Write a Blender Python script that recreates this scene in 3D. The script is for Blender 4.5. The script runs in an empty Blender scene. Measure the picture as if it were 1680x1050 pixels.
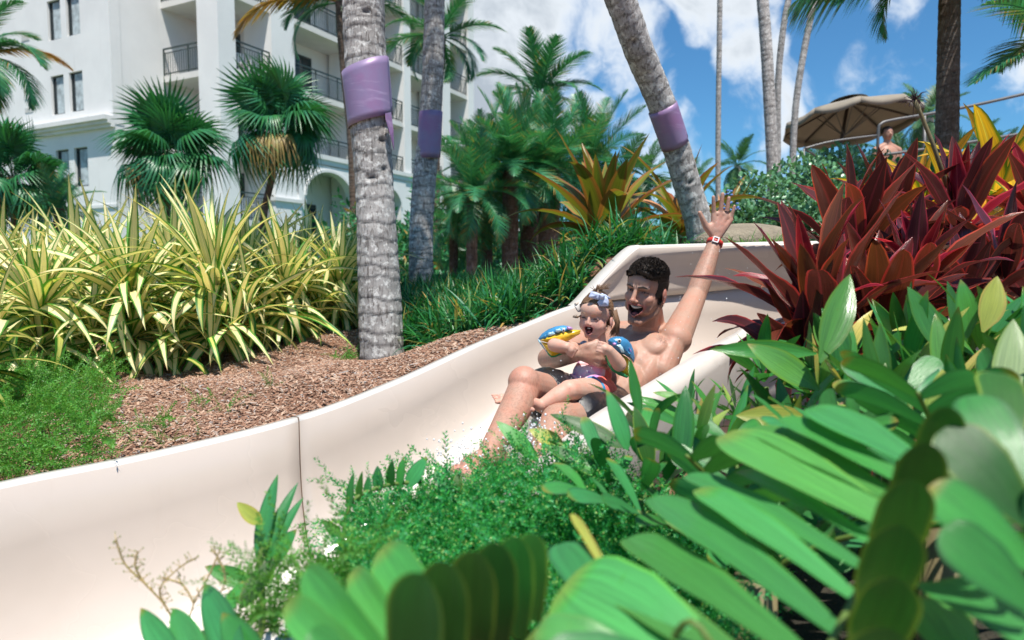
import bpy, math, random
import numpy as np
from mathutils import Vector, Matrix, Euler, Quaternion, noise as mnoise

random.seed(7)
rng = np.random.default_rng(7)
R = math.radians
SC = bpy.context.scene
COL = SC.collection

# ------------------------------------------------------------------ camera
FPX, PITCH, CAMZ = 1120.0, R(4.34), 1.6
cam_data = bpy.data.cameras.new("camera")
cam = bpy.data.objects.new("camera", cam_data)
COL.objects.link(cam)
cam.location = (0, 0, CAMZ)
cam.rotation_euler = (R(90) - PITCH, 0, 0)
cam_data.sensor_width = 36.0
cam_data.lens = 24.0
cam_data.clip_start = 0.02
cam_data.clip_end = 3000
cam_data.dof.use_dof = True
cam_data.dof.focus_distance = 2.45
cam_data.dof.aperture_fstop = 3.2
SC.camera = cam

# ------------------------------------------------------------------ light
SUN_DIR = Vector((0.10, -0.40, 1.0)).normalized()       # towards the sun
sun_el = math.asin(SUN_DIR.z)
sun_az = math.atan2(SUN_DIR.x, SUN_DIR.y)
sd = bpy.data.lights.new("sun", 'SUN')
sd.energy = 4.3
sd.angle = R(0.53)
sd.color = (1.0, 0.94, 0.86)
sun = bpy.data.objects.new("sun", sd)
COL.objects.link(sun)
sun.rotation_euler = SUN_DIR.to_track_quat('Z', 'Y').to_euler()
sun.location = SUN_DIR * 50

def pix_dir(px, py):
    v = Vector(((px - 840) / FPX, 1.0, (525 - py) / FPX))
    c, s = math.cos(PITCH), math.sin(PITCH)
    return Vector((v.x, v.y * c + v.z * s, -v.y * s + v.z * c))

def W(px, py, d):
    """the place seen at a photo pixel, d metres ahead of the camera"""
    v = pix_dir(px, py)
    return Vector((0, 0, CAMZ)) + v * (d / v.y)

world = bpy.data.worlds.new("World")
SC.world = world
world.use_nodes = True
nt = world.node_tree
nt.nodes.clear()
def wn(t, **k):
    n = nt.nodes.new(t)
    for a, b in k.items():
        setattr(n, a, b)
    return n
def wl(a, b): nt.links.new(a, b)
wo = wn('ShaderNodeOutputWorld'); bg = wn('ShaderNodeBackground'); wl(bg.outputs[0], wo.inputs[0])
bg.inputs['Strength'].default_value = 0.145
sky = wn('ShaderNodeTexSky', sky_type='NISHITA')
sky.sun_disc = False
sky.sun_elevation = sun_el
sky.sun_rotation = sun_az
sky.altitude = 10; sky.air_density = 1.0; sky.dust_density = 0.35; sky.ozone_density = 2.5
tint = wn('ShaderNodeMix', data_type='RGBA', blend_type='MULTIPLY')
tint.inputs[0].default_value = 1.0
wl(sky.outputs[0], tint.inputs[6]); tint.inputs[7].default_value = (0.25, 0.475, 0.60, 1)
tc = wn('ShaderNodeTexCoord')
def math_(op, a, b=None, clamp=False):
    n = wn('ShaderNodeMath', operation=op); n.use_clamp = clamp
    for i, v in enumerate((a, b)):
        if v is None: continue
        if isinstance(v, (int, float)): n.inputs[i].default_value = v
        else: wl(v, n.inputs[i])
    return n.outputs[0]
warp = wn('ShaderNodeTexNoise'); warp.inputs['Scale'].default_value = 5.0; warp.inputs['Detail'].default_value = 3
wl(tc.outputs['Generated'], warp.inputs['Vector'])
wsub = wn('ShaderNodeVectorMath', operation='SUBTRACT'); wl(warp.outputs['Color'], wsub.inputs[0]); wsub.inputs[1].default_value = (.5, .5, .5)
wsc = wn('ShaderNodeVectorMath', operation='SCALE'); wl(wsub.outputs[0], wsc.inputs[0]); wsc.inputs['Scale'].default_value = 0.16
wadd = wn('ShaderNodeVectorMath', operation='ADD'); wl(tc.outputs['Generated'], wadd.inputs[0]); wl(wsc.outputs[0], wadd.inputs[1])
cn = wn('ShaderNodeTexNoise'); cn.inputs['Scale'].default_value = 7.5; cn.inputs['Detail'].default_value = 9; cn.inputs['Roughness'].default_value = 0.6
wl(wadd.outputs[0], cn.inputs['Vector'])
cbig = wn('ShaderNodeTexNoise'); cbig.inputs['Scale'].default_value = 2.1; cbig.inputs['Detail'].default_value = 2
wl(tc.outputs['Generated'], cbig.inputs['Vector'])
# cloud banks lie in these directions of the sky (photo pixel, angular radius in degrees, weight)
CLOUDS = [(890, -60, 11, .40), (960, 40, 7, .34), (830, 130, 8, .40), (800, 240, 7, .3), (1000, 20, 5, .22), (950, 175, 3.2, .34),
          (1180, 50, 4.5, .30), (1150, -20, 5, .25), (1225, 120, 4.0, .32), (1250, 200, 4.0, .30), (1280, 160, 3, .2), (1200, 230, 4, .22), (1065, 215, 4, .22),
          (1320, 250, 5, .2), (1110, 250, 5, .18), (1560, -40, 6, .1), (900, -400, 14, .25),
          (300, -300, 16, .3), (1900, 60, 9, .25), (-500, 100, 16, .3)]
acc = math_('MULTIPLY', cbig.outputs[0], 0.40)
for px, py, rad, wgt in CLOUDS:
    d = pix_dir(px, py).normalized()
    dp = wn('ShaderNodeVectorMath', operation='DOT_PRODUCT')
    nz = wn('ShaderNodeVectorMath', operation='NORMALIZE'); wl(wadd.outputs[0], nz.inputs[0])
    wl(nz.outputs[0], dp.inputs[0]); dp.inputs[1].default_value = d
    mr = wn('ShaderNodeMapRange', interpolation_type='SMOOTHERSTEP')
    mr.inputs[1].default_value = math.cos(R(rad * 1.25)); mr.inputs[2].default_value = 1.0
    mr.inputs[3].default_value = 0; mr.inputs[4].default_value = wgt
    wl(dp.outputs['Value'], mr.inputs[0])
    acc = math_('MAXIMUM', acc, math_('ADD', mr.outputs[0], 0.10))
dens = math_('ADD', math_('MULTIPLY', acc, 1.0), math_('MULTIPLY', cn.outputs[0], 0.95))
mr = wn('ShaderNodeMapRange', interpolation_type='SMOOTHSTEP'); mr.inputs[1].default_value = 0.74; mr.inputs[2].default_value = 0.97
wl(dens, mr.inputs[0])
core = wn('ShaderNodeMapRange'); core.inputs[1].default_value = 0.84; core.inputs[2].default_value = 1.12
wl(dens, core.inputs[0])
ccol = wn('ShaderNodeMix', data_type='RGBA'); wl(core.outputs[0], ccol.inputs[0])
ccol.inputs[6].default_value = (4.6, 4.85, 5.1, 1); ccol.inputs[7].default_value = (2.1, 2.4, 2.75, 1)
cm = wn('ShaderNodeMix', data_type='RGBA')
wl(mr.outputs[0], cm.inputs[0]); wl(tint.outputs[2], cm.inputs[6]); wl(ccol.outputs[2], cm.inputs[7])
wl(cm.outputs[2], bg.inputs['Color'])

vs = SC.view_settings
vs.view_transform = 'Standard'; vs.look = 'None'; vs.exposure = 0.66; vs.gamma = 1.0; vs.use_curve_mapping = False
SC.render.engine = 'CYCLES'
SC.cycles.max_bounces = 7; SC.cycles.transparent_max_bounces = 8
SC.cycles.use_denoising = True

# ------------------------------------------------------------------ object helpers
def tag(o, label=None, cat=None, group=None, kind=None):
    if label: o['label'] = label
    if cat: o['category'] = cat
    if group: o['group'] = group
    if kind: o['kind'] = kind
    return o

def empty(name, loc=(0, 0, 0), label=None, cat=None, group=None):
    o = bpy.data.objects.new(name, None)
    o.empty_display_size = .05
    o.location = loc
    COL.objects.link(o)
    return tag(o, label, cat, group)

def mesh(name, V, F, uv=None, smooth=True, cols=None):
    """fast mesh: V (n,3), F list or array of equal-length faces or mixed list; uv per vertex"""
    me = bpy.data.meshes.new(name)
    V = np.asarray(V, dtype=np.float32)
    if isinstance(F, np.ndarray):
        k = F.shape[1]; n = F.shape[0]
        me.vertices.add(len(V)); me.vertices.foreach_set('co', V.ravel())
        me.loops.add(n * k); me.loops.foreach_set('vertex_index', F.astype(np.int32).ravel())
        me.polygons.add(n)
        me.polygons.foreach_set('loop_start', np.arange(0, n * k, k, dtype=np.int32))
        me.update(calc_edges=True); me.validate(verbose=False)
    else:
        me.from_pydata([tuple(v) for v in V.tolist()], [], [tuple(f) for f in F])
        me.update()
    if uv is not None:
        l = me.uv_layers.new(name='UVMap')
        li = np.empty(len(me.loops), dtype=np.int32); me.loops.foreach_get('vertex_index', li)
        l.data.foreach_set('uv', np.asarray(uv, dtype=np.float32)[li].ravel())
    if cols is not None:
        a = me.color_attributes.new('col', 'FLOAT_COLOR', 'POINT')
        c = np.ones((len(V), 4), dtype=np.float32); c[:, :3] = cols
        a.data.foreach_set('color', c.ravel())
    me.polygons.foreach_set('use_smooth', np.full(len(me.polygons), smooth))
    return me

def obj(name, me, mat=None, parent=None, loc=None, M=None):
    """link a mesh object; world-space geometry stays where it is under its parent"""
    o = bpy.data.objects.new(name, me)
    COL.objects.link(o)
    if mat is not None and len(me.materials) == 0: me.materials.append(mat)
    if parent is not None:
        o.parent = parent
        L = world_loc(parent)
        if M is not None: o.matrix_basis = Matrix.Translation(-L) @ M
        else: o.location = (Vector(loc) if loc is not None else Vector((0, 0, 0))) - L
    elif M is not None: o.matrix_basis = M
    elif loc is not None: o.location = loc
    return o

def world_loc(o):
    L = Vector((0, 0, 0))
    while o is not None:
        L = L + o.location; o = o.parent
    return L

def frame(p, d, up, s=1.0, sy=None):
    """matrix with +X along d and +Z near up"""
    x = Vector(d).normalized(); u = Vector(up)
    y = u.cross(x)
    if y.length < 1e-5: y = Vector((0, 1, 0)).cross(x)
    y.normalize(); z = x.cross(y)
    sy = s if sy is None else sy
    m = Matrix(((x.x * s, y.x * sy, z.x * s, p[0]), (x.y * s, y.y * sy, z.y * s, p[1]), (x.z * s, y.z * sy, z.z * s, p[2]), (0, 0, 0, 1)))
    return m

class MB:
    def __init__(s): s.v = []; s.f = []; s.c = []
    def add(s, V, F, c=None):
        o = len(s.v); s.v += [tuple(v) for v in V]; s.f += [tuple(i + o for i in f) for f in F]
        if c is not None: s.c += [c] * len(V)
    def box(s, a, b):
        x0, y0, z0 = a; x1, y1, z1 = b
        s.add([(x0, y0, z0), (x1, y0, z0), (x1, y1, z0), (x0, y1, z0), (x0, y0, z1), (x1, y0, z1), (x1, y1, z1), (x0, y1, z1)],
              [(0, 3, 2, 1), (4, 5, 6, 7), (0, 1, 5, 4), (1, 2, 6, 5), (2, 3, 7, 6), (3, 0, 4, 7)])
    def tube(s, pts, r, n=10, cap=True):
        pts = [Vector(p) for p in pts]
        rs = r if hasattr(r, '__len__') else [r] * len(pts)
        u = None; rings = []
        for i, p in enumerate(pts):
            t = (pts[min(i + 1, len(pts) - 1)] - pts[max(i - 1, 0)]).normalized()
            if u is None:
                u = t.orthogonal().normalized()
            u = (u - t * u.dot(t)).normalized(); w = t.cross(u)
            rings.append([p + (u * math.cos(2 * math.pi * k / n) + w * math.sin(2 * math.pi * k / n)) * rs[i] for k in range(n)])
        V = [v for ring in rings for v in ring]; F = []
        for i in range(len(pts) - 1):
            for k in range(n):
                a = i * n + k; b = i * n + (k + 1) % n
                F.append((a, b, b + n, a + n))
        if cap:
            F.append(tuple(range(n - 1, -1, -1))); F.append(tuple(range((len(pts) - 1) * n, len(pts) * n)))
        s.add(V, F)
    def ball(s, c, r, nu=12, nv=8, Mr=None):
        r = r if hasattr(r, '__len__') else (r, r, r)
        V = []; F = []
        for j in range(nv + 1):
            th = math.pi * j / nv
            for i in range(nu):
                ph = 2 * math.pi * i / nu
                p = Vector((r[0] * math.sin(th) * math.cos(ph), r[1] * math.sin(th) * math.sin(ph), r[2] * math.cos(th)))
                if Mr is not None: p = Mr @ p
                V.append(Vector(c) + p)
        for j in range(nv):
            for i in range(nu):
                a = j * nu + i; b = j * nu + (i + 1) % nu
                F.append((a, a + nu, b + nu, b))
        s.add(V, F)
    def build(s, name, mat, parent=None, smooth=False, M=None, loc=None):
        V = s.v
        return obj(name, mesh(name, V, s.f, smooth=smooth, cols=(np.array(s.c) if s.c and len(s.c) == len(V) else None)), mat, parent, loc=loc, M=M)

def instances(V, F, mats, uv=None):
    """join many transformed copies of a small mesh; V (n,3), F (m,k), mats (q,4,4)"""
    V = np.asarray(V, float); F = np.asarray(F); mats = np.asarray(mats)
    VV = np.einsum('qij,nj->qni', mats[:, :3, :3], V) + mats[:, None, :3, 3]
    FF = F[None] + (np.arange(len(mats)) * len(V))[:, None, None]
    u = None if uv is None else np.tile(np.asarray(uv), (len(mats), 1))
    return VV.reshape(-1, 3), FF.reshape(-1, F.shape[1]), u

# ------------------------------------------------------------------ materials
def lin(c):
    return tuple((x / 255 / 12.92 if x / 255 <= .04045 else ((x / 255 + .055) / 1.055) ** 2.4) for x in c)

class NT:
    def __init__(s, name):
        s.m = bpy.data.materials.new(name); s.m.use_nodes = True; s.t = s.m.node_tree; s.t.nodes.clear()
        s.out = s.n('ShaderNodeOutputMaterial')
    def n(s, t, **k):
        n = s.t.nodes.new(t)
        for a, b in k.items(): setattr(n, a, b)
        return n
    def l(s, a, b): s.t.links.new(a, b)
    def setin(s, sock, v):
        if isinstance(v, (int, float)): sock.default_value = v
        elif isinstance(v, (tuple, list)):
            sock.default_value = (*v, 1) if len(v) == 3 and sock.type == 'RGBA' else v
        else: s.l(v, sock)
    def math(s, op, a, b=None, clamp=False):
        n = s.n('ShaderNodeMath', operation=op); n.use_clamp = clamp
        s.setin(n.inputs[0], a)
        if b is not None: s.setin(n.inputs[1], b)
        return n.outputs[0]
    def mix(s, f, a, b, blend='MIX'):
        n = s.n('ShaderNodeMix', data_type='RGBA', blend_type=blend)
        s.setin(n.inputs[0], f); s.setin(n.inputs[6], a); s.setin(n.inputs[7], b)
        return n.outputs[2]
    def rng(s, v, a, b, c=0.0, d=1.0, smooth=True):
        n = s.n('ShaderNodeMapRange'); n.interpolation_type = 'SMOOTHSTEP' if smooth else 'LINEAR'
        s.setin(n.inputs[0], v)
        for i, x in enumerate((a, b, c, d)): n.inputs[i + 1].default_value = x
        return n.outputs[0]
    def noise(s, scale, detail=4, rough=.55, vec=None, dims=None):
        n = s.n('ShaderNodeTexNoise'); n.inputs['Scale'].default_value = scale; n.inputs['Detail'].default_value = detail
        n.inputs['Roughness'].default_value = rough
        if vec is not None: s.l(vec, n.inputs['Vector'])
        return n.outputs[0]
    def coord(s, which='Object', scale=None):
        o = s.n('ShaderNodeTexCoord').outputs[which]
        if scale is None: return o
        m = s.n('ShaderNodeMapping'); s.l(o, m.inputs[0]); m.inputs['Scale'].default_value = scale
        return m.outputs[0]
    def pbsdf(s, color, rough=.5, bump=None, bdist=.01, bstr=.5, **k):
        b = s.n('ShaderNodeBsdfPrincipled')
        s.setin(b.inputs['Base Color'], color); s.setin(b.inputs['Roughness'], rough)
        for a, v in k.items(): s.setin(b.inputs[a.replace('_', ' ')], v)
        if bump is not None:
            bn = s.n('ShaderNodeBump'); bn.inputs['Strength'].default_value = bstr; bn.inputs['Distance'].default_value = bdist
            s.l(bump, bn.inputs['Height']); s.l(bn.outputs[0], b.inputs['Normal'])
        return b
    def done(s, sh):
        s.l(sh.outputs[0] if hasattr(sh, 'outputs') else sh, s.out.inputs[0]); return s.m

def simple(name, color, rough=.6, var=.12, scale=8, bump=.3, bdist=.004, **k):
    t = NT(name); c = t.coord()
    n = t.noise(scale, 6, .6, c)
    col = t.mix(t.rng(n, .3, .7), tuple(x * (1 - var) for x in color), tuple(min(1, x * (1 + var)) for x in color))
    n2 = t.noise(scale * 9, 4, .6, c)
    return t.done(t.pbsdf(col, rough, bump=n2, bdist=bdist, bstr=bump, **k))

def leafmat(name, centre, edge, edge0=.55, edge1=.8, rough=.38, transl=.3, var=.25, tip=None, midrib=None, streak=.25, spots=None, hue=.03, old_glint=None, fine=40):
    """blade colour from the leaf's own UV: u across, v along"""
    t = NT(name)
    uvn = t.n('ShaderNodeUVMap'); sep = t.n('ShaderNodeSeparateXYZ'); t.l(uvn.outputs[0], sep.inputs[0])
    u, v = sep.outputs[0], sep.outputs[1]
    d = t.math('MULTIPLY', t.math('ABSOLUTE', t.math('SUBTRACT', u, .5)), 2.0)
    oi = t.n('ShaderNodeObjectInfo'); ge = t.n('ShaderNodeNewGeometry')
    rnd = t.math('FRACT', t.math('ADD', oi.outputs['Random'], ge.outputs['Random Per Island']))
    # streaks running along the blade
    comb = t.n('ShaderNodeCombineXYZ'); t.l(t.math('MULTIPLY', u, float(fine)), comb.inputs[0]); t.l(t.math('MULTIPLY', v, 1.5), comb.inputs[1]); t.l(t.math('MULTIPLY', rnd, 77.0), comb.inputs[2])
    st = t.noise(1.0, 3, .6, comb.outputs[0])
    dd = t.math('ADD', d, t.math('MULTIPLY', t.math('SUBTRACT', st, .5), streak))
    col = t.mix(t.rng(dd, edge0, edge1), centre, edge)
    if midrib is not None:
        col = t.mix(t.rng(d, .04, .13, 1, 0), col, midrib)
    if tip is not None:
        col = t.mix(t.math('MULTIPLY', t.rng(v, .86, 1.0), t.rng(rnd, .3, .7)), col, tip)
    if spots is not None:
        sp = t.noise(26, 5, .65, t.coord())
        col = t.mix(t.math('MULTIPLY', t.rng(sp, .62, .74), .55), col, spots)
    if old_glint is not None:  # aged blade colour; on the fern needles a painted glint
        col = t.mix(t.math('MULTIPLY', t.rng(rnd, .86, .97), t.rng(t.math('ADD', v, t.math('MULTIPLY', st, .6)), .3, 1.0)), col, old_glint)
    hs = t.n('ShaderNodeHueSaturation')
    t.l(t.math('ADD', .5 - hue, t.math('MULTIPLY', t.math('FRACT', t.math('MULTIPLY', rnd, 7.3)), 2 * hue)), hs.inputs['Hue'])
    t.l(t.math('ADD', 1 - var, t.math('MULTIPLY', rnd, 2 * var)), hs.inputs['Value'])
    t.l(t.math('ADD', .94, t.math('MULTIPLY', t.math('MULTIPLY', st, .12), 1.0)), hs.inputs['Saturation'])
    t.l(col, hs.inputs['Color']); col = hs.outputs[0]
    col = t.mix(1.0, col, t.mix(t.rng(st, .3, .7), (.74, .76, .74), (1.22, 1.20, 1.18)), 'MULTIPLY')
    b = t.pbsdf(col, rough, bump=st, bdist=.0015, bstr=.35)
    tr = t.n('ShaderNodeBsdfTranslucent')
    tcol = t.mix(1.0, col, (1.35, 1.35, .75), 'MULTIPLY'); t.l(tcol, tr.inputs[0])
    mx = t.n('ShaderNodeMixShader'); mx.inputs[0].default_value = transl
    t.l(b.outputs[0], mx.inputs[1]); t.l(tr.outputs[0], mx.inputs[2])
    return t.done(mx)

M = {}
M['variegated'] = leafmat('variegated_leaf', (.90, .79, .42), (.08, .27, .035), .52, .74, .42, .28, .18, streak=.55, hue=.012, tip=(.45, .30, .12), fine=22)
M['variegated2'] = leafmat('variegated_leaf_green', (.58, .60, .16), (.04, .19, .02), .30, .6, .42, .3, .2, streak=.6, hue=.012, fine=22)
M['grass'] = leafmat('grass_blade', (.030, .205, .060), (.022, .15, .045), .4, .9, .36, .32, .35, hue=.03, old_glint=(.38, .30, .08))
M['fern'] = leafmat('fern_needle', (.06, .40, .11), (.055, .32, .09), .4, .9, .25, .4, .45, hue=.025, old_glint=(.35, .5, .16))  # pale glints painted into the colour of some needles
M['fernfar'] = leafmat('fern_needle_far', (.12, .34, .05), (.08, .26, .04), .4, .9, .4, .4, .35, hue=.02)
M['cycad'] = leafmat('cycad_leaflet', (.048, .25, .060), (.036, .17, .045), .7, .95, .33, .22, .22, tip=(.22, .20, .03), streak=.2, hue=.02, spots=(.05, .15, .02), fine=34)
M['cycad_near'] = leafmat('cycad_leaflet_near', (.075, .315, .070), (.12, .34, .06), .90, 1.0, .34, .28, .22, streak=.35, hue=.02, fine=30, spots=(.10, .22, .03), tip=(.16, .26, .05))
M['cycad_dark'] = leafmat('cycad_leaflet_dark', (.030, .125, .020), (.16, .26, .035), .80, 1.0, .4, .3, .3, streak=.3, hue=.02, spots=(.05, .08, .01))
M['broad'] = leafmat('broad_leaf', (.055, .235, .050), (.07, .22, .03), .7, .95, .22, .24, .40, tip=(.2, .2, .04), streak=.25, hue=.025, spots=(.09, .16, .03), old_glint=(.45, .40, .10), fine=30)
M['red'] = leafmat('cordyline_leaf', (.085, .022, .026), (.40, .04, .05), .80, .97, .24, .30, .35, midrib=(.17, .03, .045), streak=.3, hue=.02, fine=46)
M['redbright'] = leafmat('cordyline_leaf_bright', (.30, .016, .035), (.62, .06, .09), .7, .95, .30, .45, .25, midrib=(.45, .06, .08), streak=.4, hue=.012, fine=46)
M['rusty'] = leafmat('cordyline_leaf_rusty', (.15, .038, .024), (.52, .05, .05), .78, .95, .24, .30, .3, midrib=(.2, .04, .03), streak=.35, hue=.02, fine=46)
M['croton'] = leafmat('croton_leaf', (.62, .34, .03), (.10, .17, .015), .6, .9, .38, .35, .22, midrib=(.6, .45, .08), streak=.7, hue=.02, fine=14)
M['bronze'] = leafmat('bronze_leaf', (.19, .21, .03), (.33, .15, .04), .4, .8, .36, .3, .3, tip=(.40, .2, .06), streak=.5, hue=.03, old_glint=(.5, .3, .12), fine=18)
M['palm'] = leafmat('palm_frond', (.045, .23, .10), (.035, .19, .08), .5, .95, .36, .3, .35, hue=.025, old_glint=(.33, .22, .05))
M['fan'] = leafmat('fan_leaf', (.035, .19, .075), (.028, .14, .055), .5, .95, .36, .25, .3, hue=.025)
M['deadfan'] = leafmat('dry_fan_leaf', (.42, .33, .12), (.36, .25, .09), .5, .95, .5, .3, .2, hue=.02)
M['orangefrond'] = leafmat('orange_frond', (.40, .22, .05), (.30, .20, .04), .5, .95, .5, .35, .3, hue=.02)
M['farpalm'] = leafmat('far_palm_frond', (.05, .15, .06), (.05, .13, .06), .5, .95, .45, .3, .3, hue=.02)
M['shrub'] = leafmat('shrub_leaf', (.13, .30, .16), (.08, .2, .1), .5, .95, .28, .2, .35, hue=.02)
M['drygrass'] = leafmat('dry_blade', (.36, .22, .11), (.28, .17, .08), .5, .95, .7, .2, .35, hue=.02)
M['stem'] = simple('plant_stem', (.16, .13, .06), .7)
M['stemgreen'] = simple('green_stem', (.10, .17, .03), .6)
M['stemred'] = simple('red_stem', (.40, .05, .07), .5)
# ------------------------------------------------------------------ the water slide's lines (far edge, near edge, floor drop)
def cat(pts, n):
    """smooth polyline through control points"""
    P = [Vector(p) for p in pts]; out = []
    for i in range(len(P) - 1):
        p0 = P[max(i - 1, 0)]; p1 = P[i]; p2 = P[i + 1]; p3 = P[min(i + 2, len(P) - 1)]
        for k in range(n):
            t = k / n
            out.append(.5 * ((2 * p1) + (p2 - p0) * t + (2 * p0 - 5 * p1 + 4 * p2 - p3) * t * t + (3 * p1 - p0 - 3 * p2 + p3) * t ** 3))
    out.append(P[-1]); return out

FAR = [W(-700, 975, 1.35), W(-300, 880, 1.6), W(0, 803, 1.85), W(250, 752, 2.08), W(490, 692, 2.30), W(650, 632, 2.52), W(780, 572, 2.75), W(870, 534, 2.93),
       W(945, 505, 3.08), W(1010, 496, 3.22), W(1120, 486, 3.34), W(1240, 474, 3.38), W(1400, 462, 3.3), W(1560, 450, 3.1)]
NEAR = [Vector((-1.62, .30, .72)), Vector((-1.12, .62, .80)), Vector((-.78, .92, .86)), Vector((-.48, 1.18, .92)), Vector((-.22, 1.44, .99)), Vector((0.0, 1.70, 1.06)), W(960, 692, 2.0), W(1040, 645, 2.18),
        W(1110, 603, 2.36), W(1160, 573, 2.5), W(1200, 553, 2.6), W(1240, 535, 2.68), Vector((1.30, 2.66, 1.44)), Vector((1.72, 2.5, 1.5))]
DROP = [.66, .66, .64, .60, .54, .46, .38, .30, .28, .30, .36, .42, .44, .44]
NS = 8
far = cat(FAR, NS); near = cat(NEAR, NS)
drop = [p.x for p in cat([Vector((d, 0, 0)) for d in DROP], NS)]
# top of the high splash wall: follows the far edge, climbs after the 9th station
TOPC = [Vector(p) for p in FAR]
TOPC[9] = W(1015, 437, 3.28)
tops = cat(FAR, NS)
def lerp(a, b, t): return a + (b - a) * t
wall_top = [W(945, 505, 3.08), W(962, 490, 3.10), W(1000, 448, 3.15), W(1040, 409, 3.20), W(1056, 406, 3.21), W(1110, 404, 3.24), W(1180, 402, 3.27), W(1255, 400, 3.27), W(1400, 398, 3.18), W(1560, 396, 2.96)]

UP = Vector((0, 0, 1))
NCS = 26
def section(i):
    F, N, d = far[i], near[i], drop[i]
    pts = []
    for k in range(NCS + 1):
        th = math.pi * k / NCS
        a = .5 * (1 - math.copysign(abs(math.cos(th)) ** .80, math.cos(th)))
        h = max(0.0, math.sin(th)) ** .62
        pts.append(F.lerp(N, a) - UP * d * h)
    return pts
FL = .075      # flange width
LIP = .045
def across(i):
    v = near[i] - far[i]; v.z = 0; return v.normalized()
def full_section(i):
    s = section(i); ax = across(i)
    F, N = far[i], near[i]
    outer = [F - ax * FL - UP * LIP, F - ax * FL + UP * .004, F - ax * .012 + UP * .012, ]
    inner_end = [N + ax * .012 + UP * .012, N + ax * (FL * 1.15) + UP * .002, N + ax * (FL * 1.2) - UP * .05, N + ax * (FL * 1.0) - UP * .26, N + ax * (-.02) - UP * .44]
    return outer + s + inner_end

def trough(name, i0, i1, gap=.0):
    V = []; F = []; secs = []
    for i in range(i0, i1 + 1):
        secs.append(full_section(i))
    m = len(secs[0])
    if gap:
        d0 = (secs[1][m // 2] - secs[0][m // 2]).normalized() * gap
        secs[0] = [p + d0 for p in secs[0]]
    for s in secs: V += s
    for i in range(len(secs) - 1):
        for k in range(m - 1):
            a = i * m + k; F.append((a, a + 1, a + 1 + m, a + m))
    return V, F, m

t = NT('fibreglass_gelcoat'); c = t.coord()
big = t.noise(1.6, 4, .6, c); fine = t.noise(60, 3, .6, c)
sm = t.n('ShaderNodeMapping'); t.l(c, sm.inputs[0]); sm.inputs['Scale'].default_value = (14, 14, 2.2); sm.inputs['Rotation'].default_value = (0, .2, .7)
stn = t.noise(1.3, 7, .7, sm.outputs[0])
col = t.mix(t.rng(big, .35, .7), (.575, .50, .435), (.52, .45, .385))
col = t.mix(t.math('MULTIPLY', t.rng(stn, .55, .78), .16), col, (.50, .40, .32))
sp = t.noise(150, 2, .5, c)
col = t.mix(t.math('MULTIPLY', t.rng(sp, .76, .8), .5), col, (.35, .28, .22))
M['slide'] = t.done(t.pbsdf(col, t.rng(big, .3, .7, .24, .34), bump=t.noise(5, 3, .5, c), bdist=.006, bstr=.12, Coat_Weight=.25, Coat_Roughness=.12))
t = NT('flange_gelcoat'); c = t.coord()
col = t.mix(t.rng(t.noise(7, 6, .7, c), .45, .75), (.60, .57, .53), (.50, .47, .43))
M['flange'] = t.done(t.pbsdf(col, .42, bump=t.noise(50, 3, .6, c), bdist=.001, bstr=.3))
M['seam'] = simple('seam_sealant', (.13, .085, .06), .8)

slide = empty('water_slide', far[20], 'long cream fibreglass water slide curving down between the planting beds', 'water slide')
cut = 4 * NS
def build_trough(i0, i1, gap, label):
    V, F, m = trough('trough', i0, i1, gap)
    me = mesh('trough', V, F)
    o = obj('trough', me, M['slide'], slide)
    me.materials.append(M['flange'])
    k = m - 1
    mi = []
    for i in range(len(F)):
        j = i % k
        mi.append(1 if (j < 3 or j >= k - 5) else 0)
    me.polygons.foreach_set('material_index', mi)
    md = o.modifiers.new('thick', 'SOLIDIFY'); md.thickness = .012; md.offset = -1
    o['label'] = label
    return o
build_trough(0, cut, 0, 'lower trough length running out to the left')
build_trough(cut, len(far) - 1, .004, 'upper trough length the riders sit in')
# the joint: dark sealant in the gap, slightly recessed
sa = full_section(cut); sb = full_section(cut); dd = (section(cut + 1)[13] - section(cut)[13]).normalized()
V = []; F = []
for k, p in enumerate(sa):
    V += [p + UP * .0015 - dd * .001, p + UP * .0015 + dd * .003]
for k in range(len(sa) - 1): F.append((2 * k, 2 * k + 1, 2 * k + 3, 2 * k + 2))
V = [v + (-across(cut) * 0) + UP * -.0005 for v in V]
obj('joint_seam', mesh('joint_seam', V, F), M['seam'], slide)

# thin running water on the trough floor
V = []; F = []; k0, k1 = 8, 20
rows_ = list(range(int(4.6 * NS), int(8.6 * NS)))
for i in rows_:
    s_ = section(i)
    for k in range(k0, k1 + 1):
        for h_ in (0, .5):
            p = s_[k].lerp(s_[min(k + 1, NCS)], h_) + UP * .007
            p.z += .006 * mnoise.fractal(Vector((p.x * 22, p.y * 22, 1)), 1, 2, 4); V.append(p)
m_ = 2 * (k1 - k0 + 1)
for i in range(len(rows_) - 1):
    for k in range(m_ - 1):
        a = i * m_ + k; F.append((a, a + 1, a + 1 + m_, a + m_))
t = NT('running_water'); nb = t.noise(60, 4, .6, t.coord())
M['runwater'] = t.done(t.pbsdf((.95, .98, 1.0), .04, bump=nb, bdist=.006, bstr=.6, Transmission_Weight=1.0, IOR=1.33))
tag(obj('water', mesh('water', V, F), M['runwater']), 'thin sheet of water running down the slide floor', kind='structure')

# high splash wall above the upper bend
WT = cat(wall_top, 6)
i_s = 8 * NS
def far_at(u):      # u 0..1 along far edge from station 8 to the end
    x = i_s + u * (len(far) - 1 - i_s); i = int(min(x, len(far) - 2)); return far[i].lerp(far[i + 1], x - i)
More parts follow.
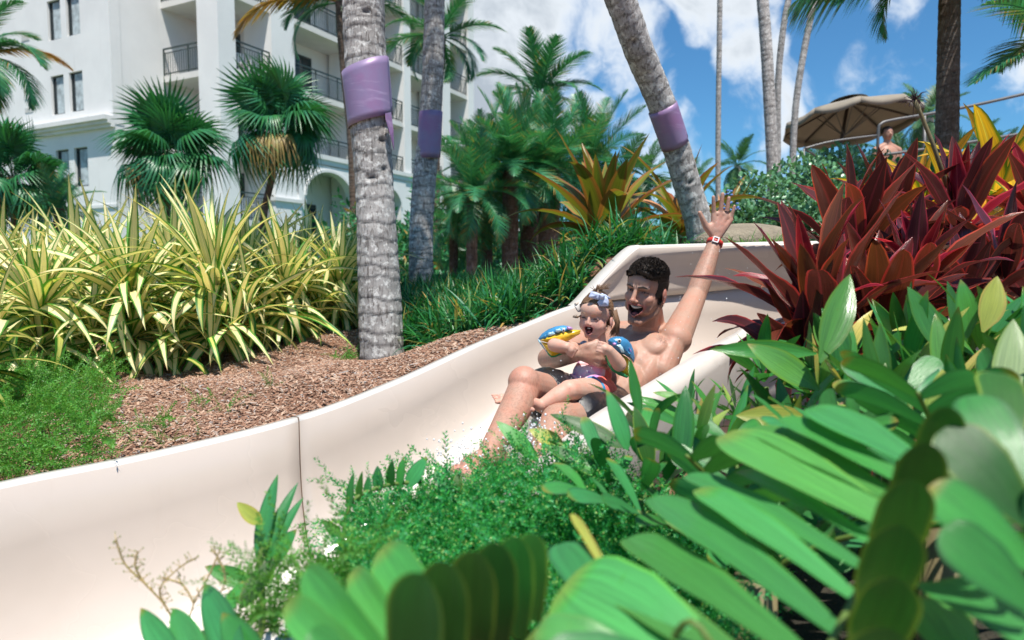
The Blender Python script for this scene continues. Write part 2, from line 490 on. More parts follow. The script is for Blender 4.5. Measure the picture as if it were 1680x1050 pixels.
# arc matching by horizontal position
V = []; F = []; rows = 7; n = len(WT)
base = []
for i, p in enumerate(WT):
    # nearest far-edge point by x
    best = min(far[i_s - 2:], key=lambda q: abs(q.x - (p.x + .01 * 0)))
    j = far.index(best); q = best
    if 0 < j < len(far) - 1:
        a, b = (far[j - 1], q) if q.x > p.x else (q, far[min(j + 1, len(far) - 1)])
        if abs(b.x - a.x) > 1e-4: q = a.lerp(b, max(0, min(1, (p.x - a.x) / (b.x - a.x))))
    base.append(q.copy())
for i in range(n):
    for r in range(rows):
        t_ = r / (rows - 1)
        q = base[i] + UP * .013 + Vector((0, -.004, 0)); p = WT[i]
        bulge = Vector((0, .018 * math.sin(math.pi * t_), 0))
        V.append(q.lerp(p, t_) + bulge)
for i in range(n - 1):
    for r in range(rows - 1):
        a = i * rows + r; F.append((a, a + rows, a + rows + 1, a + 1))
o = obj('splash_wall', mesh('splash_wall', V, F), M['slide'], slide); o['label'] = 'high cream side wall above the bend'
md = o.modifiers.new('thick', 'SOLIDIFY'); md.thickness = .012; md.offset = 1
# flange on top of the wall
V = []; F = []; prof = 6
for i, p in enumerate(WT):
    t_ = (WT[min(i + 1, n - 1)] - WT[max(i - 1, 0)]).normalized()
    out = Vector((-t_.y, t_.x, 0)); out = (out if out.length > 1e-3 else Vector((0, 1, 0))).normalized()
    if out.y < 0: out = -out
    nn = t_.cross(out).normalized()
    if nn.z < 0: nn = -nn
    wd = .085
    V += [p - nn * .018, p + nn * .004 - out * .004, p + nn * .010 + out * .006, p + nn * .010 + out * (wd - .01), p + nn * .002 + out * wd, p - nn * .045 + out * wd]
for i in range(n - 1):
    for k in range(prof - 1):
        a = i * prof + k; F.append((a, a + prof, a + prof + 1, a + 1))
o = obj('wall_flange', mesh('wall_flange', V, F), M['flange'], slide)
# dark open joint under the wall
mb = MB(); mb.tube([q + UP * .012 + Vector((0, -.012, 0)) for q in base[3:]], .0032, 6); mb.build('wall_seam', M['seam'], slide, True)

# ------------------------------------------------------------------ terrain
far_np = np.array([tuple(p) for p in far]); near_np = np.array([tuple(p) for p in near]); drop_np = np.array(drop)
CP_BACK = [tuple(p - UP * .05) for p in FAR[1:9]] + [(W(1040, 409, 3.5) - UP * .04)[:], (W(1255, 400, 3.6) - UP * .04)[:], (1.9, 3.6, 1.68)] + [
    (-.70, 3.75, 1.08), (-1.9, 2.6, 1.0), (-1.9, 3.4, 1.02), (-3.2, 3.6, 1.0), (-2.2, 5, 1.12), (-.1, 4.0, 1.22), (0.3, 4.6, 1.33), (.9, 4.4, 1.50), (2, 4.6, 1.60), (4, 5, 1.6),
    (-6, 6, 1.1), (0, 6.5, 1.30), (-3, 7.5, 1.15), (4, 8, 1.45), (-8, 12, .95), (0, 12, 1.15), (8, 12, 1.35), (-20, 20, .75), (0, 22, .8), (20, 22, .9), (0, 60, .7), (-60, 40, .7), (60, 40, .7), (0, 300, .6), (-300, 100, .6), (300, 100, .6)]
CP_FRONT = [(-2, 0, .1), (-1.5, -.5, .0), (0, 0, .05), (0, .7, .35), (.5, 1.2, .62), (1.0, 1.4, .78), (1.2, 2.0, .95), (1.6, 2.3, 1.08), (2.2, 2.6, 1.2), (2.4, 1.4, .9), (2.2, 3.2, 1.4), (3.5, 3.5, 1.5), (1.5, .5, .4), (2, -1, .1),
            (-.5, .8, .35), (-1.2, .3, .2), (0, -5, 0), (-10, -5, 0), (10, -5, 0), (5, 2, 1.2), (0, -100, 0), (100, -50, 0), (-100, -50, 0), (8, 4, 1.5), (300, 0, .5), (-300, 0, .2)]
def idw(cp, X, Y, p=3.2):
    num = np.zeros_like(X); den = np.zeros_like(X)
    for c in cp:
        d = ((X - c[0]) ** 2 + (Y - c[1]) ** 2 + 1e-4) ** (p / 2)
        num += c[2] / d; den += 1 / d
    return num / den
def slide_info(X, Y):
    """position across the slide: s<0 beyond the far edge, 0..1 inside, >1 on the near side; and floor height"""
    shp = X.shape; x = X.ravel(); y = Y.ravel()
    cen = (far_np + near_np) / 2
    best = np.full(x.shape, 1e9); idx = np.zeros(x.shape, int)
    for i in range(len(cen)):
        d = (x - cen[i, 0]) ** 2 + (y - cen[i, 1]) ** 2
        m = d < best; best[m] = d[m]; idx[m] = i
    F = far_np[idx]; N = near_np[idx]
    ax = N[:, :2] - F[:, :2]; L2 = (ax ** 2).sum(1)
    s = ((x - F[:, 0]) * ax[:, 0] + (y - F[:, 1]) * ax[:, 1]) / L2
    floor = (F[:, 2] + N[:, 2]) / 2 - drop_np[idx] * 1.05
    return s.reshape(shp), floor.reshape(shp), np.sqrt(best).reshape(shp)
def ground_np(X, Y):
    X = np.asarray(X, float); Y = np.asarray(Y, float)
    b = idw(CP_BACK, X, Y); f = idw(CP_FRONT, X, Y)
    s, fl, dist = slide_info(X, Y)
    w = np.clip((s + .03) / .06, 0, 1)                     # 0 behind the far edge .. 1 inside
    near_slide = np.clip((3.0 - dist) / 1.0, 0, 1)
    inside = np.minimum(f, fl - .12)
    w2 = np.clip((s - 1.05) / .1, 0, 1)
    frontz = inside * (1 - w2) + f * w2
    z = b * (1 - w) + frontz * w
    hump = .02 * np.sin(X * 7.1 + Y * 3) * np.sin(Y * 6.3 - X * 2.0)
    return z + hump * np.clip(np.abs(s - .5), 0, 1)
def ground(x, y): return float(ground_np(np.array([float(x)]), np.array([float(y)]))[0])

def axis(lo, hi, fine_lo, fine_hi, step, grow=1.22):
    a = list(np.arange(fine_lo, fine_hi + 1e-6, step)); s = step; v = a[-1]
    while v < hi: s *= grow; v += s; a.append(v)
    s = step; v = a[0]; pre = []
    while v > lo: s *= grow; v -= s; pre.append(v)
    return np.array(pre[::-1] + a)
gx = axis(-900, 900, -2.6, 2.8, .03); gy = axis(-300, 1500, .2, 5.2, .03)
GX, GY = np.meshgrid(gx, gy)
GZ = ground_np(GX, GY)
nzz = np.zeros_like(GZ)
core_m = (np.abs(GX) < 4) & (GY > 0) & (GY < 7)
for (i, j) in zip(*np.nonzero(core_m)):
    nzz[i, j] = mnoise.fractal(Vector((GX[i, j] * 9, GY[i, j] * 9, 0)), .8, 2.1, 4) * .012
GZ = GZ + nzz
ny, nx = GX.shape
V = np.stack([GX.ravel(), GY.ravel(), GZ.ravel()], 1)
ii = (np.arange(ny - 1)[:, None] * nx + np.arange(nx - 1)[None]).ravel()
Fq = np.stack([ii, ii + 1, ii + 1 + nx, ii + nx], 1)
t = NT('mulch_and_soil'); c = t.coord()
n1 = t.noise(3, 6, .6, c); n2 = t.noise(55, 6, .7, c); vor = t.n('ShaderNodeTexVoronoi'); vor.inputs['Scale'].default_value = 90; t.l(c, vor.inputs['Vector'])
col = t.mix(t.rng(n1, .35, .65), (.25, .12, .07), (.32, .17, .105))
col = t.mix(t.math('MULTIPLY', t.rng(n2, .5, .72), .75), col, (.52, .37, .27))
col = t.mix(t.math('MULTIPLY', t.rng(vor.outputs['Distance'], .0, .35, 1, 0), .5), col, (.13, .075, .05))
sepx = t.n('ShaderNodeSeparateXYZ'); t.l(c, sepx.inputs[0])
far_g = t.rng(sepx.outputs[1], 8, 14)
col = t.mix(far_g, col, (.05, .11, .03))
M['mulch'] = t.done(t.pbsdf(col, .95, bump=n2, bdist=.03, bstr=.9))
o = obj('ground', mesh('ground', V, Fq), M['mulch']); tag(o, 'reddish brown mulch bank behind and around the slide', kind='structure')
# ------------------------------------------------------------------ the hotel
t = NT('white_stucco'); c = t.coord()
n = t.noise(.5, 6, .6, c); sx = t.n('ShaderNodeMapping'); t.l(c, sx.inputs[0]); sx.inputs['Scale'].default_value = (2.5, 2.5, .25)
st = t.noise(1.2, 6, .65, sx.outputs[0])
col = t.mix(t.rng(n, .3, .7), (.80, .80, .78), (.73, .73, .715))
col = t.mix(t.math('MULTIPLY', t.rng(st, .58, .8), .30), col, (.50, .49, .46))
M['stucco'] = t.done(t.pbsdf(col, .9, bump=t.noise(22, 4, .6, c), bdist=.02, bstr=.35))
M['trim'] = simple('plaster_trim', (.70, .70, .68), .85, .08, 1.2)
M['soffit'] = simple('plaster_soffit', (.66, .645, .61), .9, .05, 1)
M['rail'] = simple('green_painted_rail', (.035, .055, .05), .45, .2, 2)
M['glassdark'] = NT('window_glass').done(NT('x').pbsdf((.02, .03, .035), .05)) if False else None
t = NT('window_glass'); c = t.coord()
M['glass'] = t.done(t.pbsdf((.018, .03, .036), .06, Specular_IOR_Level=.6))
M['curtain'] = simple('sheer_curtain', (.38, .44, .46), .8, .3, 5)
M['winframe'] = simple('dark_window_frame', (.04, .05, .05), .5)
M['chairwhite'] = simple('white_plastic', (.75, .75, .74), .5)
M['interior'] = simple('dim_interior', (.10, .10, .09), .9)

BC = Vector((-14.85, 26.0, 0)); BR = Vector((.444, .896, 0)).normalized(); BLv = Vector((-.896, .444, 0)).normalized()
BM = Matrix(((BR.x, BLv.x, 0, BC.x), (BR.y, BLv.y, 0, BC.y), (0, 0, 1, 0), (0, 0, 0, 1)))
ZB = .55; ZT = 21.2; FLH = 2.86
hotel = empty('hotel', (BC.x, BC.y, ZB), 'tall white stucco hotel block with green railed balconies behind the palms', 'building')
def hb(name, boxes, mat, parent=None, smooth=False):
    m = MB()
    for a, b in boxes: m.box([min(p, q) for p, q in zip(a, b)], [max(p, q) for p, q in zip(a, b)])
    return m.build(name, M[mat] if isinstance(mat, str) else mat, parent or hotel, smooth, M=BM if (parent or hotel) is hotel else None)
# local coordinates: a along the receding wing, b along the left face, z up
WTOPS = [12.0 - 2.86 * k + 2.86 * 3 for k in range(7)]          # window heads, top to bottom
wins = []
for zt in WTOPS:
    if zt < 4: continue
    for b0 in (2.90, 1.71):
        wins.append((b0, b0 + .84, zt - 1.5, zt))
    for b0 in (10.6, 9.4): wins.append((b0, b0 + .78, zt - 1.5, zt))
# left block: a wall built with real openings -> strips round the windows
def wall_with_openings(b0, b1, z0, z1, ops, a0=0.0, th=.35):
    bs = sorted(set([b0, b1] + [o[0] for o in ops] + [o[1] for o in ops])); boxes = []
    for i in range(len(bs) - 1):
        l, r = bs[i], bs[i + 1]
        col = sorted([o for o in ops if o[0] <= l + 1e-6 and o[1] >= r - 1e-6 and o[2] >= z0 and o[3] <= z1], key=lambda o: o[2])
        z = z0
        for o_ in col:
            boxes.append(((a0, l, z), (a0 + th, r, o_[2]))); z = o_[3]
        boxes.append(((a0, l, z), (a0 + th, r, z1)))
    return boxes
ledge_z = 6.98
hb('wall', wall_with_openings(0, 14, ledge_z, ZT, wins, -.06, .41), 'stucco')
hb('wall', wall_with_openings(0, 14, ZB, ledge_z, wins, 0, .35), 'stucco')
# inner block so nothing shows through
hb('wall', [((.35, .35, ZB), (2.6, 14, ZT)), ], 'interior')
hb('wall', [((.0 + .35, 0, ZB), (5.6, .34, ZT)), ((.35, 0, ZB), (.36, .34, ZT))], 'stucco')
hb('wall', [((-.058, -.0, ledge_z), (.36, -.02, ZT))], 'stucco')
# ledge: stepped cornice under the upper floors
m = MB()
for k, (z0, z1, pr) in enumerate([(6.86, 6.98, .10), (6.98, 7.10, .22), (7.10, 7.26, .34)]):
    m.box((-pr - .06, -.02 - (.0), z0), (-.061 if k else 0.0, 6.1, z1))
m.build('cornice', M['trim'], hotel, M=BM)
hb('trim_band', [((-.05, .0, 3.9), (-.001, 2.0, 4.02)), ((-.05, 4.0, 3.9), (-.001, 14, 4.02))], 'trim')
for z in (3.2, 2.4): hb('trim_band', [((-.02, .0, z), (-.001, 14, z + .04))], 'trim')
# windows
pane_me = None
for (b0, b1, z0, z1) in wins:
    off = -.06 if z0 > ledge_z else 0
    m = MB(); f = .05; a0, a1 = off + .09, off + .17
    m.box((a0, b0, z0), (a1, b0 + f, z1)); m.box((a0, b1 - f, z0), (a1, b1, z1)); m.box((a0, b0 + f, z0), (a1, b1 - f, z0 + f)); m.box((a0, b0 + f, z1 - f), (a1, b1 - f, z1))
    w = m.build('window', M['winframe'], hotel, M=BM)
    Mi = BM
    m = MB(); m.box((a0 + .03, b0 + f, z0 + f), (a0 + .04, b1 - f, z1 - f))
    p = m.build('pane', M['glass'], None); p.parent = w
    m = MB(); cw = (b1 - b0 - 2 * f); V = []; F = []; nfold = 26
    c0 = b0 + f + .06; cwid = cw * .68
    for i in range(nfold + 1):
        bb = c0 + cwid * i / nfold; aa = a0 + .012 + .008 * math.sin(i * 1.9)
        V += [(aa, bb, z0 + f + .01), (aa, bb, z1 - f - .01)]
        if i: F.append((2 * i - 2, 2 * i - 1, 2 * i + 1, 2 * i))
    m.add(V, F); q = m.build('curtain', M['curtain'], None); q.parent = w
# wall vents
for (b0, z0) in ((5.0, 10.75), (5.0, 8.45), (5.0, 7.92)):
    hb('wall_vent', [((-.085, b0, z0 + .05 * k), (-.062, b0 + .55, z0 + .05 * k + .03)) for k in range(4)], 'trim')

# floors of the balcony wing
LV = [3.50 + FLH * k for k in range(6)]        # slab tops
def slab(name, a0, a1, b0, b1, z):
    m = MB(); m.box((a0, b0, z - .24), (a1, b1, z)); return m.build(name, M['soffit'], hotel, M=BM)
def railing(p0, p1, z, h=1.06, n=None):
    """balcony rail from p0 to p1 (a, b): rails and bars"""
    p0 = Vector((*p0, z)); p1 = Vector((*p1, z)); L = (p1 - p0).length
    m = MB(); d = (p1 - p0).normalized(); nrm = Vector((-d.y, d.x, 0))
    def bar(q0, q1, w):
        # box along any axis
        ax = (q1 - q0).normalized(); up = UP if abs(ax.z) < .5 else d
        s_ = ax.cross(up).normalized() * w / 2; u_ = s_.cross(ax).normalized() * w / 2
        V = [q + a * s_ + b * u_ for q in (q0, q1) for a, b in ((-1, -1), (1, -1), (1, 1), (-1, 1))]
        m.add(V, [(0, 1, 2, 3), (7, 6, 5, 4), (0, 4, 5, 1), (1, 5, 6, 2), (2, 6, 7, 3), (3, 7, 4, 0)])
    bar(p0 + UP * h, p1 + UP * h, .055); bar(p0 + UP * (h - .16), p1 + UP * (h - .16), .03); bar(p0 + UP * .10, p1 + UP * .10, .035)
    n = max(2, int(L / .125))
    for i in range(n + 1):
        q = p0.lerp(p1, i / n)
        big = (i % 11 == 0) or i == n
        bar(q + UP * .0, q + UP * ((h if big else h - .16)), .045 if big else .018)
    return m.build('balcony_railing', M['rail'], hotel, M=BM)
B_OUT = -3.57; B_COL = -2.46
# corner bay: side wall behind, a pillar at the corner, balconies wrapping it
hb('wall', [((5.6, B_OUT + 1.75, ZB), (20.6, .34, ZT))], 'stucco')
hb('wall', [((4.5, -1.9, ZB), (5.6, 0, ZT))], 'soffit')
hb('pillar', [((1.75, B_OUT, ZB), (2.55, B_COL, ZT))], 'stucco')
hb('pillar', [((4.35, B_OUT - .02, ZB), (5.63, B_OUT + 1.5, ZT))], 'stucco')
hb('plinth', [((4.25, B_OUT - .12, ZB), (5.73, B_OUT + 1.4, 4.35))], 'stucco')
hb('plinth', [((4.18, B_OUT - .2, 4.352), (5.8, B_OUT + 1.4, 4.5))], 'trim')
for z in LV:
    slab('balcony_slab', 2.1, 4.35, B_OUT + .05, -.001, z)
    railing((2.15, -.02), (2.15, B_COL), z)
    railing((2.55, B_OUT + .10), (4.34, B_OUT + .10), z)
    # sliding door on the wall behind
    m = MB(); m.box((4.44, -1.7, z), (4.49, -.25, z + 2.1)); d_ = m.build('balcony_door', M['winframe'], hotel, M=BM)
    m = MB(); m.box((4.42, -1.62, z + .08), (4.438, -1.0, z + 2.02)); m.box((4.42, -.94, z + .08), (4.438, -.33, z + 2.02)); q = m.build('pane', M['glass'], None); q.parent = d_
# wing bays
BAYS = [(5.63, 9.6), (10.2, 13.5), (14.1, 17.3), (18.1, 20.2)]
for (a0, a1) in ((9.6, 10.2), (13.5, 14.1), (17.3, 18.1), (20.2, 20.9)):
    hb('pillar', [((a0, B_OUT - .02, ZB), (a1, B_OUT + 1.6, ZT))], 'stucco')
for bi, (a0, a1) in enumerate(BAYS):
    for k, z in enumerate(LV):
        if z < 5: continue
        slab('balcony_slab', a0 + .001, a1 - .001, B_OUT + .05, B_OUT + 1.76, z)
        railing((a0, B_OUT + .12), (a1, B_OUT + .12), z)
        bw = B_OUT + 1.70
        dc = a0 + (a1 - a0) * (.5 if bi == 0 else .42); hw = .9
        if a1 - a0 < 2.5: hw = .6
        m = MB()
        m.box((dc - hw, bw, z), (dc - hw + .07, bw + .06, z + 2.15)); m.box((dc + hw - .07, bw, z), (dc + hw, bw + .06, z + 2.15)); m.box((dc - .03, bw, z), (dc + .03, bw + .06, z + 2.08)); m.box((dc - hw + .07, bw, z + 2.08), (dc + hw - .07, bw + .06, z + 2.15))
        d_ = m.build('balcony_door', M['winframe'], hotel, M=BM)
        m = MB(); m.box((dc - hw + .07, bw + .02, z + .03), (dc - .03, bw + .03, z + 2.08)); m.box((dc + .03, bw + .02, z + .03), (dc + hw - .07, bw + .03, z + 2.08)); q = m.build('pane', M['glass'], None); q.parent = d_
        m = MB(); m.box((dc - hw + .15, bw + .012, z + .05), (dc - hw * .45, bw + .018, z + 2.0)); q = m.build('curtain', M['curtain'], None); q.parent = d_
# arcade on the ground floor
def arch_wall(a0, a1, zs, zt, pw):
    """wall from the ground to zt between a0 and a1 with a round-headed opening springing at zs"""
    m = MB(); b0, b1 = B_OUT - .06, B_OUT + .30
    l, r = a0 + pw, a1 - pw
    m.box((a0, b0, ZB), (l, b1, zs)); m.box((r, b0, ZB), (a1, b1, zs))
    n = 18; cx = (l + r) / 2; rx = (r - l) / 2; rz = min(rx * .8, 1.15)
    top = [(a0 + (a1 - a0) * i / n) for i in range(n + 1)]
    arc = [(cx - rx * math.cos(math.pi * i / n), zs + rz * math.sin(math.pi * i / n)) for i in range(n + 1)]
    arc[0] = (a0, zs) if pw == 0 else (l, zs)
    V = []; F = []
    for b in (b0, b1):
        for i in range(n + 1): V.append((top[i], b, zt)); V.append((arc[i][0], b, arc[i][1]))
    k = 2 * (n + 1)
    for i in range(n):
        F.append((2 * i, 2 * i + 1, 2 * i + 3, 2 * i + 2)); F.append((k + 2 * i, k + 2 * i + 2, k + 2 * i + 3, k + 2 * i + 1))
        F.append((2 * i + 1, k + 2 * i + 1, k + 2 * i + 3, 2 * i + 3))
    # side spandrels down to the spring line
    for b in (b0, b1):
        V += [(a0, b, zt), (a0, b, zs), (l, b, zs), (a1, b, zt), (r, b, zs), (a1, b, zs)]
    o0 = 2 * k
    F += [(o0, o0 + 1, o0 + 2), (o0 + 3, o0 + 4, o0 + 5), (o0 + 6, o0 + 8, o0 + 7), (o0 + 9, o0 + 11, o0 + 10)]
    m.add(V, F)
    w = m.build('arcade_wall', M['stucco'], hotel, M=BM)
    m = MB()
    for i in range(n):
        (x0, z0), (x1, z1) = arc[i], arc[i + 1]
        if i == 0: x0 = l
        k0 = 1.10; 
        def o_(x, z): return (cx + (x - cx) * 1.07, zs + (z - zs) * 1.10)
        (u0, w0), (u1, w1) = o_(x0, z0), o_(x1, z1)
        m.add([(x0, b0 - .05, z0), (x1, b0 - .05, z1), (u1, b0 - .05, w1), (u0, b0 - .05, w0), (x0, b0 - .001, z0), (x1, b0 - .001, z1), (u1, b0 - .001, w1), (u0, b0 - .001, w0)],
              [(0, 1, 2, 3), (0, 4, 5, 1), (2, 6, 7, 3)])
    q = m.build('arch_moulding', M['trim'], None); q.parent = w
for (a0, a1) in BAYS[:3]:
    arch_wall(a0 + .002, a1 - .002, 4.75, 6.158, .45)
hb('trim_band', [((4.3, B_OUT - .16, 6.42), (20.95, B_OUT - .03, 6.62))], 'trim')
hb('trim_band', [((4.3, B_OUT - .10, 6.20), (20.95, B_OUT - .08, 6.42))], 'trim')
hb('arcade_ceiling', [((5.64, B_OUT + .31, 6.0), (20, B_OUT + 1.74, 6.1))], 'soffit')
for (a0, a1) in BAYS[:3]:
    c_ = (a0 + a1) / 2
    m = MB(); m.box((c_ - 1.0, B_OUT + 1.70, ZB), (c_ + 1.0, B_OUT + 1.745, 4.6)); q = m.build('lobby_door', M['winframe'], hotel, M=BM)
    m = MB()
    for j in range(3): m.box((c_ - .93 + .64 * j, B_OUT + 1.68, ZB + .1), (c_ - .93 + .64 * j + .58, B_OUT + 1.698, 4.4))
    g = m.build('pane', M['glass'], None); g.parent = q
hb('roof', [((-.3, -3.9, ZT), (21.2, 14.2, ZT + .35))], 'trim')
hb('wall', [((20.6, B_OUT + 1.75, ZB), (20.9, 10, ZT))], 'stucco')

# white plastic chairs on the balconies
def balcony_chair(a, b, z, rot, label):
    P = BM @ Vector((a, b, z))
    r = empty('balcony_chair', P, label, 'chair', 'white chairs on the hotel balconies')
    Mx = Matrix.Translation(P) @ Matrix.Rotation(rot, 4, 'Z')
    def pb(name, boxes):
        m = MB()
        for q in boxes: m.box(*q)
        m.build(name, M['chairwhite'], r, M=Mx)
    pb('seat', [((-.25, -.25, .40), (.25, .25, .44))])
    pb('backrest', [((-.25 + .09 * i, .24, .46), (-.20 + .09 * i, .27, .88)) for i in range(6)] + [((-.27, .235, .88), (.27, .275, .94))])
    for x in (-.24, .20):
        for y in (-.24, .20): pb('leg', [((x, y, 0), (x + .04, y + .04, .40))])
    for x in (-.29, .25): pb('armrest', [((x, -.25, .62), (x + .04, .25, .65)), ((x, -.24, .40), (x + .04, -.20, .62))])
balcony_chair(2.7, -1.9, LV[2], 2.6, 'white chair behind the second balcony rail left of the corner pillar')
balcony_chair(3.4, -2.9, LV[2], .9, 'white chair behind the balcony rail just right of the corner pillar')
balcony_chair(2.8, -2.0, LV[1], 2.4, 'white chair on the lower balcony half hidden by the left fan palm')
balcony_chair(3.3, -3.0, LV[0], .9, 'white chair on the lowest balcony beside the curved palm trunk')

# low white pavilion with posts seen between the palms
pav = empty('pavilion', W(925, 420, 17) * 1.0, 'low white pavilion with slim posts glimpsed between the palm trunks', 'building')
m = MB(); pc = W(930, 330, 17); gz = .8
for dx in (-2.6, -1.5, -.4, .6, 1.6, 2.6): m.box((pc.x + dx, 17, gz), (pc.x + dx + .12, 17.12, 2.4))
m.build('post', M['stucco'], pav)
m = MB(); m.box((pc.x - 2.9, 16.8, 2.401), (pc.x + 3, 20, 2.6)); m.build('roof', M['trim'], pav)
m = MB(); m.box((pc.x - 2.9, 19.5, gz), (pc.x + 3, 19.7, 2.4)); m.build('wall', M['stucco'], pav)
m = MB(); m.box((pc.x - .1, 16.95, 1.5), (pc.x + .55, 16.99, 1.95)); sg = m.build('sign_panel', M['stucco'], pav)
cu = bpy.data.curves.new('sign_letter', 'FONT'); cu.body = 'D'; cu.size = .4; cu.extrude = .005
so = bpy.data.objects.new('sign_letter', cu); COL.objects.link(so)
dg = bpy.context.evaluated_depsgraph_get(); me_ = bpy.data.meshes.new_from_object(so.evaluated_get(dg)); bpy.data.objects.remove(so)
obj('sign_letter', me_, M['winframe'], pav, M=Matrix.Translation((pc.x + .08, 16.94, 1.58)) @ Matrix.Rotation(R(90), 4, 'X'))
# ------------------------------------------------------------------ leaves
def prof_blade(v): return min(1, .55 + 2.2 * v) * (1 - max(0, (v - .45) / .55) ** 1.6)
def prof_lance(v): return max(0.0, (math.sin(math.pi * min(1, v ** .80)) ** .75))
def prof_ellip(v): return max(.10 if v < .12 else 0.0, math.sin(math.pi * max(0, (v - .05) / .95) ** .85) ** .85 if v > .05 else .1)
def prof_obov(v): return (.30 + .70 * min(1, v / .55) ** .9) * (1 if v < .78 else math.sqrt(max(0, 1 - ((v - .78) / .22) ** 2)))
def prof_round(v): return math.sqrt(max(0, 1 - (2 * v - 1) ** 2))

def leaf_geo(bend, width, prof=prof_blade, segs=8, fold=.25, bend_pow=1.0, nw=2, wave=0.0, twist=0.0, seed=0):
    V = []; F = []; U = []
    p = Vector((0, 0, 0)); n = nw * 2 + 1
    r_ = random.Random(seed); ph = r_.random() * 6
    tipd = 1.7 if prof in (prof_obov, prof_ellip, prof_round) else 1.0
    vs_ = [1 - (1 - i / segs) ** tipd for i in range(segs + 1)] + [1]
    for i in range(segs + 1):
        v = vs_[i]
        ang = -bend * v ** bend_pow
        t = Vector((math.cos(ang), 0, math.sin(ang))); up = Vector((-math.sin(ang), 0, math.cos(ang)))
        w = max(prof(v), .02 if i == segs else .0) * width / 2
        tw = twist * v
        for k in range(n):
            s_ = (k / (n - 1)) * 2 - 1
            off = Vector((0, math.cos(tw), 0)) * s_ * w + up * (math.sin(tw) * s_ * w + abs(s_) * w * fold) + up * (wave * math.sin(v * 14 + ph + s_) * abs(s_) * w)
            V.append(p + off); U.append(((s_ + 1) / 2, v))
        p = p + t * (vs_[i + 1] - v)
    for i in range(segs):
        for k in range(n - 1):
            a = i * n + k; F.append((a, a + 1, a + 1 + n, a + n))
    return np.array([tuple(v) for v in V]), np.array(F), np.array(U)

ASP = {}
def leafmesh(name, bend, width=1.0, mat=None, aspect=.2, **k):
    V, F, U = leaf_geo(bend, aspect, **k)
    me = mesh(name, V, F, uv=U); me.materials.append(mat); ASP[me.name] = aspect
    return me

def rosette(root, base, n, L, W_, meshes, el, up=Vector((0, 0, 1)), jitter=.2, az0=None, name='leaf', base_r=.02, avoid=None):
    """leaves spiralling round a growing point; el = (inner, outer) elevation; meshes sorted stiff->drooping"""
    az = random.random() * 6.28 if az0 is None else az0
    rot = UP.rotation_difference(up)
    for i in range(n):
        f = (i + .5) / n
        az += 2.39996 + random.uniform(-.25, .25)
        e = R(el[0] + (el[1] - el[0]) * f + random.uniform(-8, 8))
        d = Vector((math.cos(az) * math.cos(e), math.sin(az) * math.cos(e), math.sin(e)))
        d = rot @ d
        if avoid is not None and avoid(d): continue
        l = random.uniform(*L) * (.75 + .35 * math.sin(math.pi * min(1, f * 1.1 + .1)))
        mi = min(len(meshes) - 1, max(0, int(f * len(meshes) + random.uniform(-.8, .8))))
        me = meshes[mi]
        if isinstance(me, (list, tuple)): me = random.choice(me)
        wv = random.uniform(*W_) / l
        roll = random.uniform(-jitter, jitter)
        upv = (Matrix.Rotation(roll, 3, d) @ up)
        p = Vector(base) + d * base_r + up * (.03 * (1 - f))
        obj(name, me, None, root, M=frame(p, d, upv, l, l * wv / ASP[me.name]))

VARI = []
for k, (bd, bp) in enumerate([(.35, 1.6), (.9, 1.3), (1.4, 1.0), (2.0, .9), (2.5, .9)]):
    VARI.append([leafmesh('leaf', bd, 1.0, aspect=.065, mat=M['variegated' if (j % 4 or k < 2) else 'variegated2'], segs=9, fold=.35, bend_pow=bp, twist=random.uniform(-.5, .5), seed=k * 5 + j, nw=1) for j in range(4)])

# ------------------------------------------------------------------ variegated screw-pine bed on the left
clump_spots = [   # px, d, leaves, size, label
    (62, 3.55, 60, .95, 'variegated yellow striped clump above the feathery ground cover at the left'),
    (215, 3.75, 70, 1.0, 'variegated striped clump whose leaves brush the mulch, second along the front row'),
    (355, 3.95, 80, 1.08, 'fullest variegated striped clump in the middle of the front row over bare mulch'),
    (-75, 2.75, 26, .80, 'nearest variegated clump at the left edge with long arching striped leaves'),
    (468, 4.35, 66, .9, 'variegated striped clump right of the fullest one, low over the mulch'),
    (556, 4.75, 60, .88, 'variegated striped clump directly left of the big grey banded trunk'),
    (130, 4.6, 64, 1.05, 'variegated striped clump in the second row behind the left ones'),
    (285, 4.75, 66, 1.1, 'tall variegated striped clump in the second row, centre left'),
    (410, 5.0, 60, 1.05, 'variegated striped clump in the second row below the left fan palm trunk'),
    (510, 5.4, 54, 1.0, 'variegated striped clump in the second row below the curved fan palm'),
    (8, 4.7, 60, 1.0, 'variegated striped clump at the back left edge of the bed'),
    (595, 5.9, 44, .95, 'variegated striped clump behind the big grey banded trunk'),
    (-120, 4.0, 40, 1.0, 'variegated striped clump partly beyond the left edge of the photo'),
    (345, 6.0, 50, 1.1, 'rearmost variegated striped clump in front of the left fan palm'),
    (180, 6.0, 50, 1.15, 'rearmost variegated striped clump in front of the hotel corner'),
    (60, 6.2, 46, 1.1, 'rearmost variegated striped clump in front of the left edge palm'),
    (478, 6.6, 40, 1.05, 'rearmost variegated striped clump in front of the corner pillar'),
]
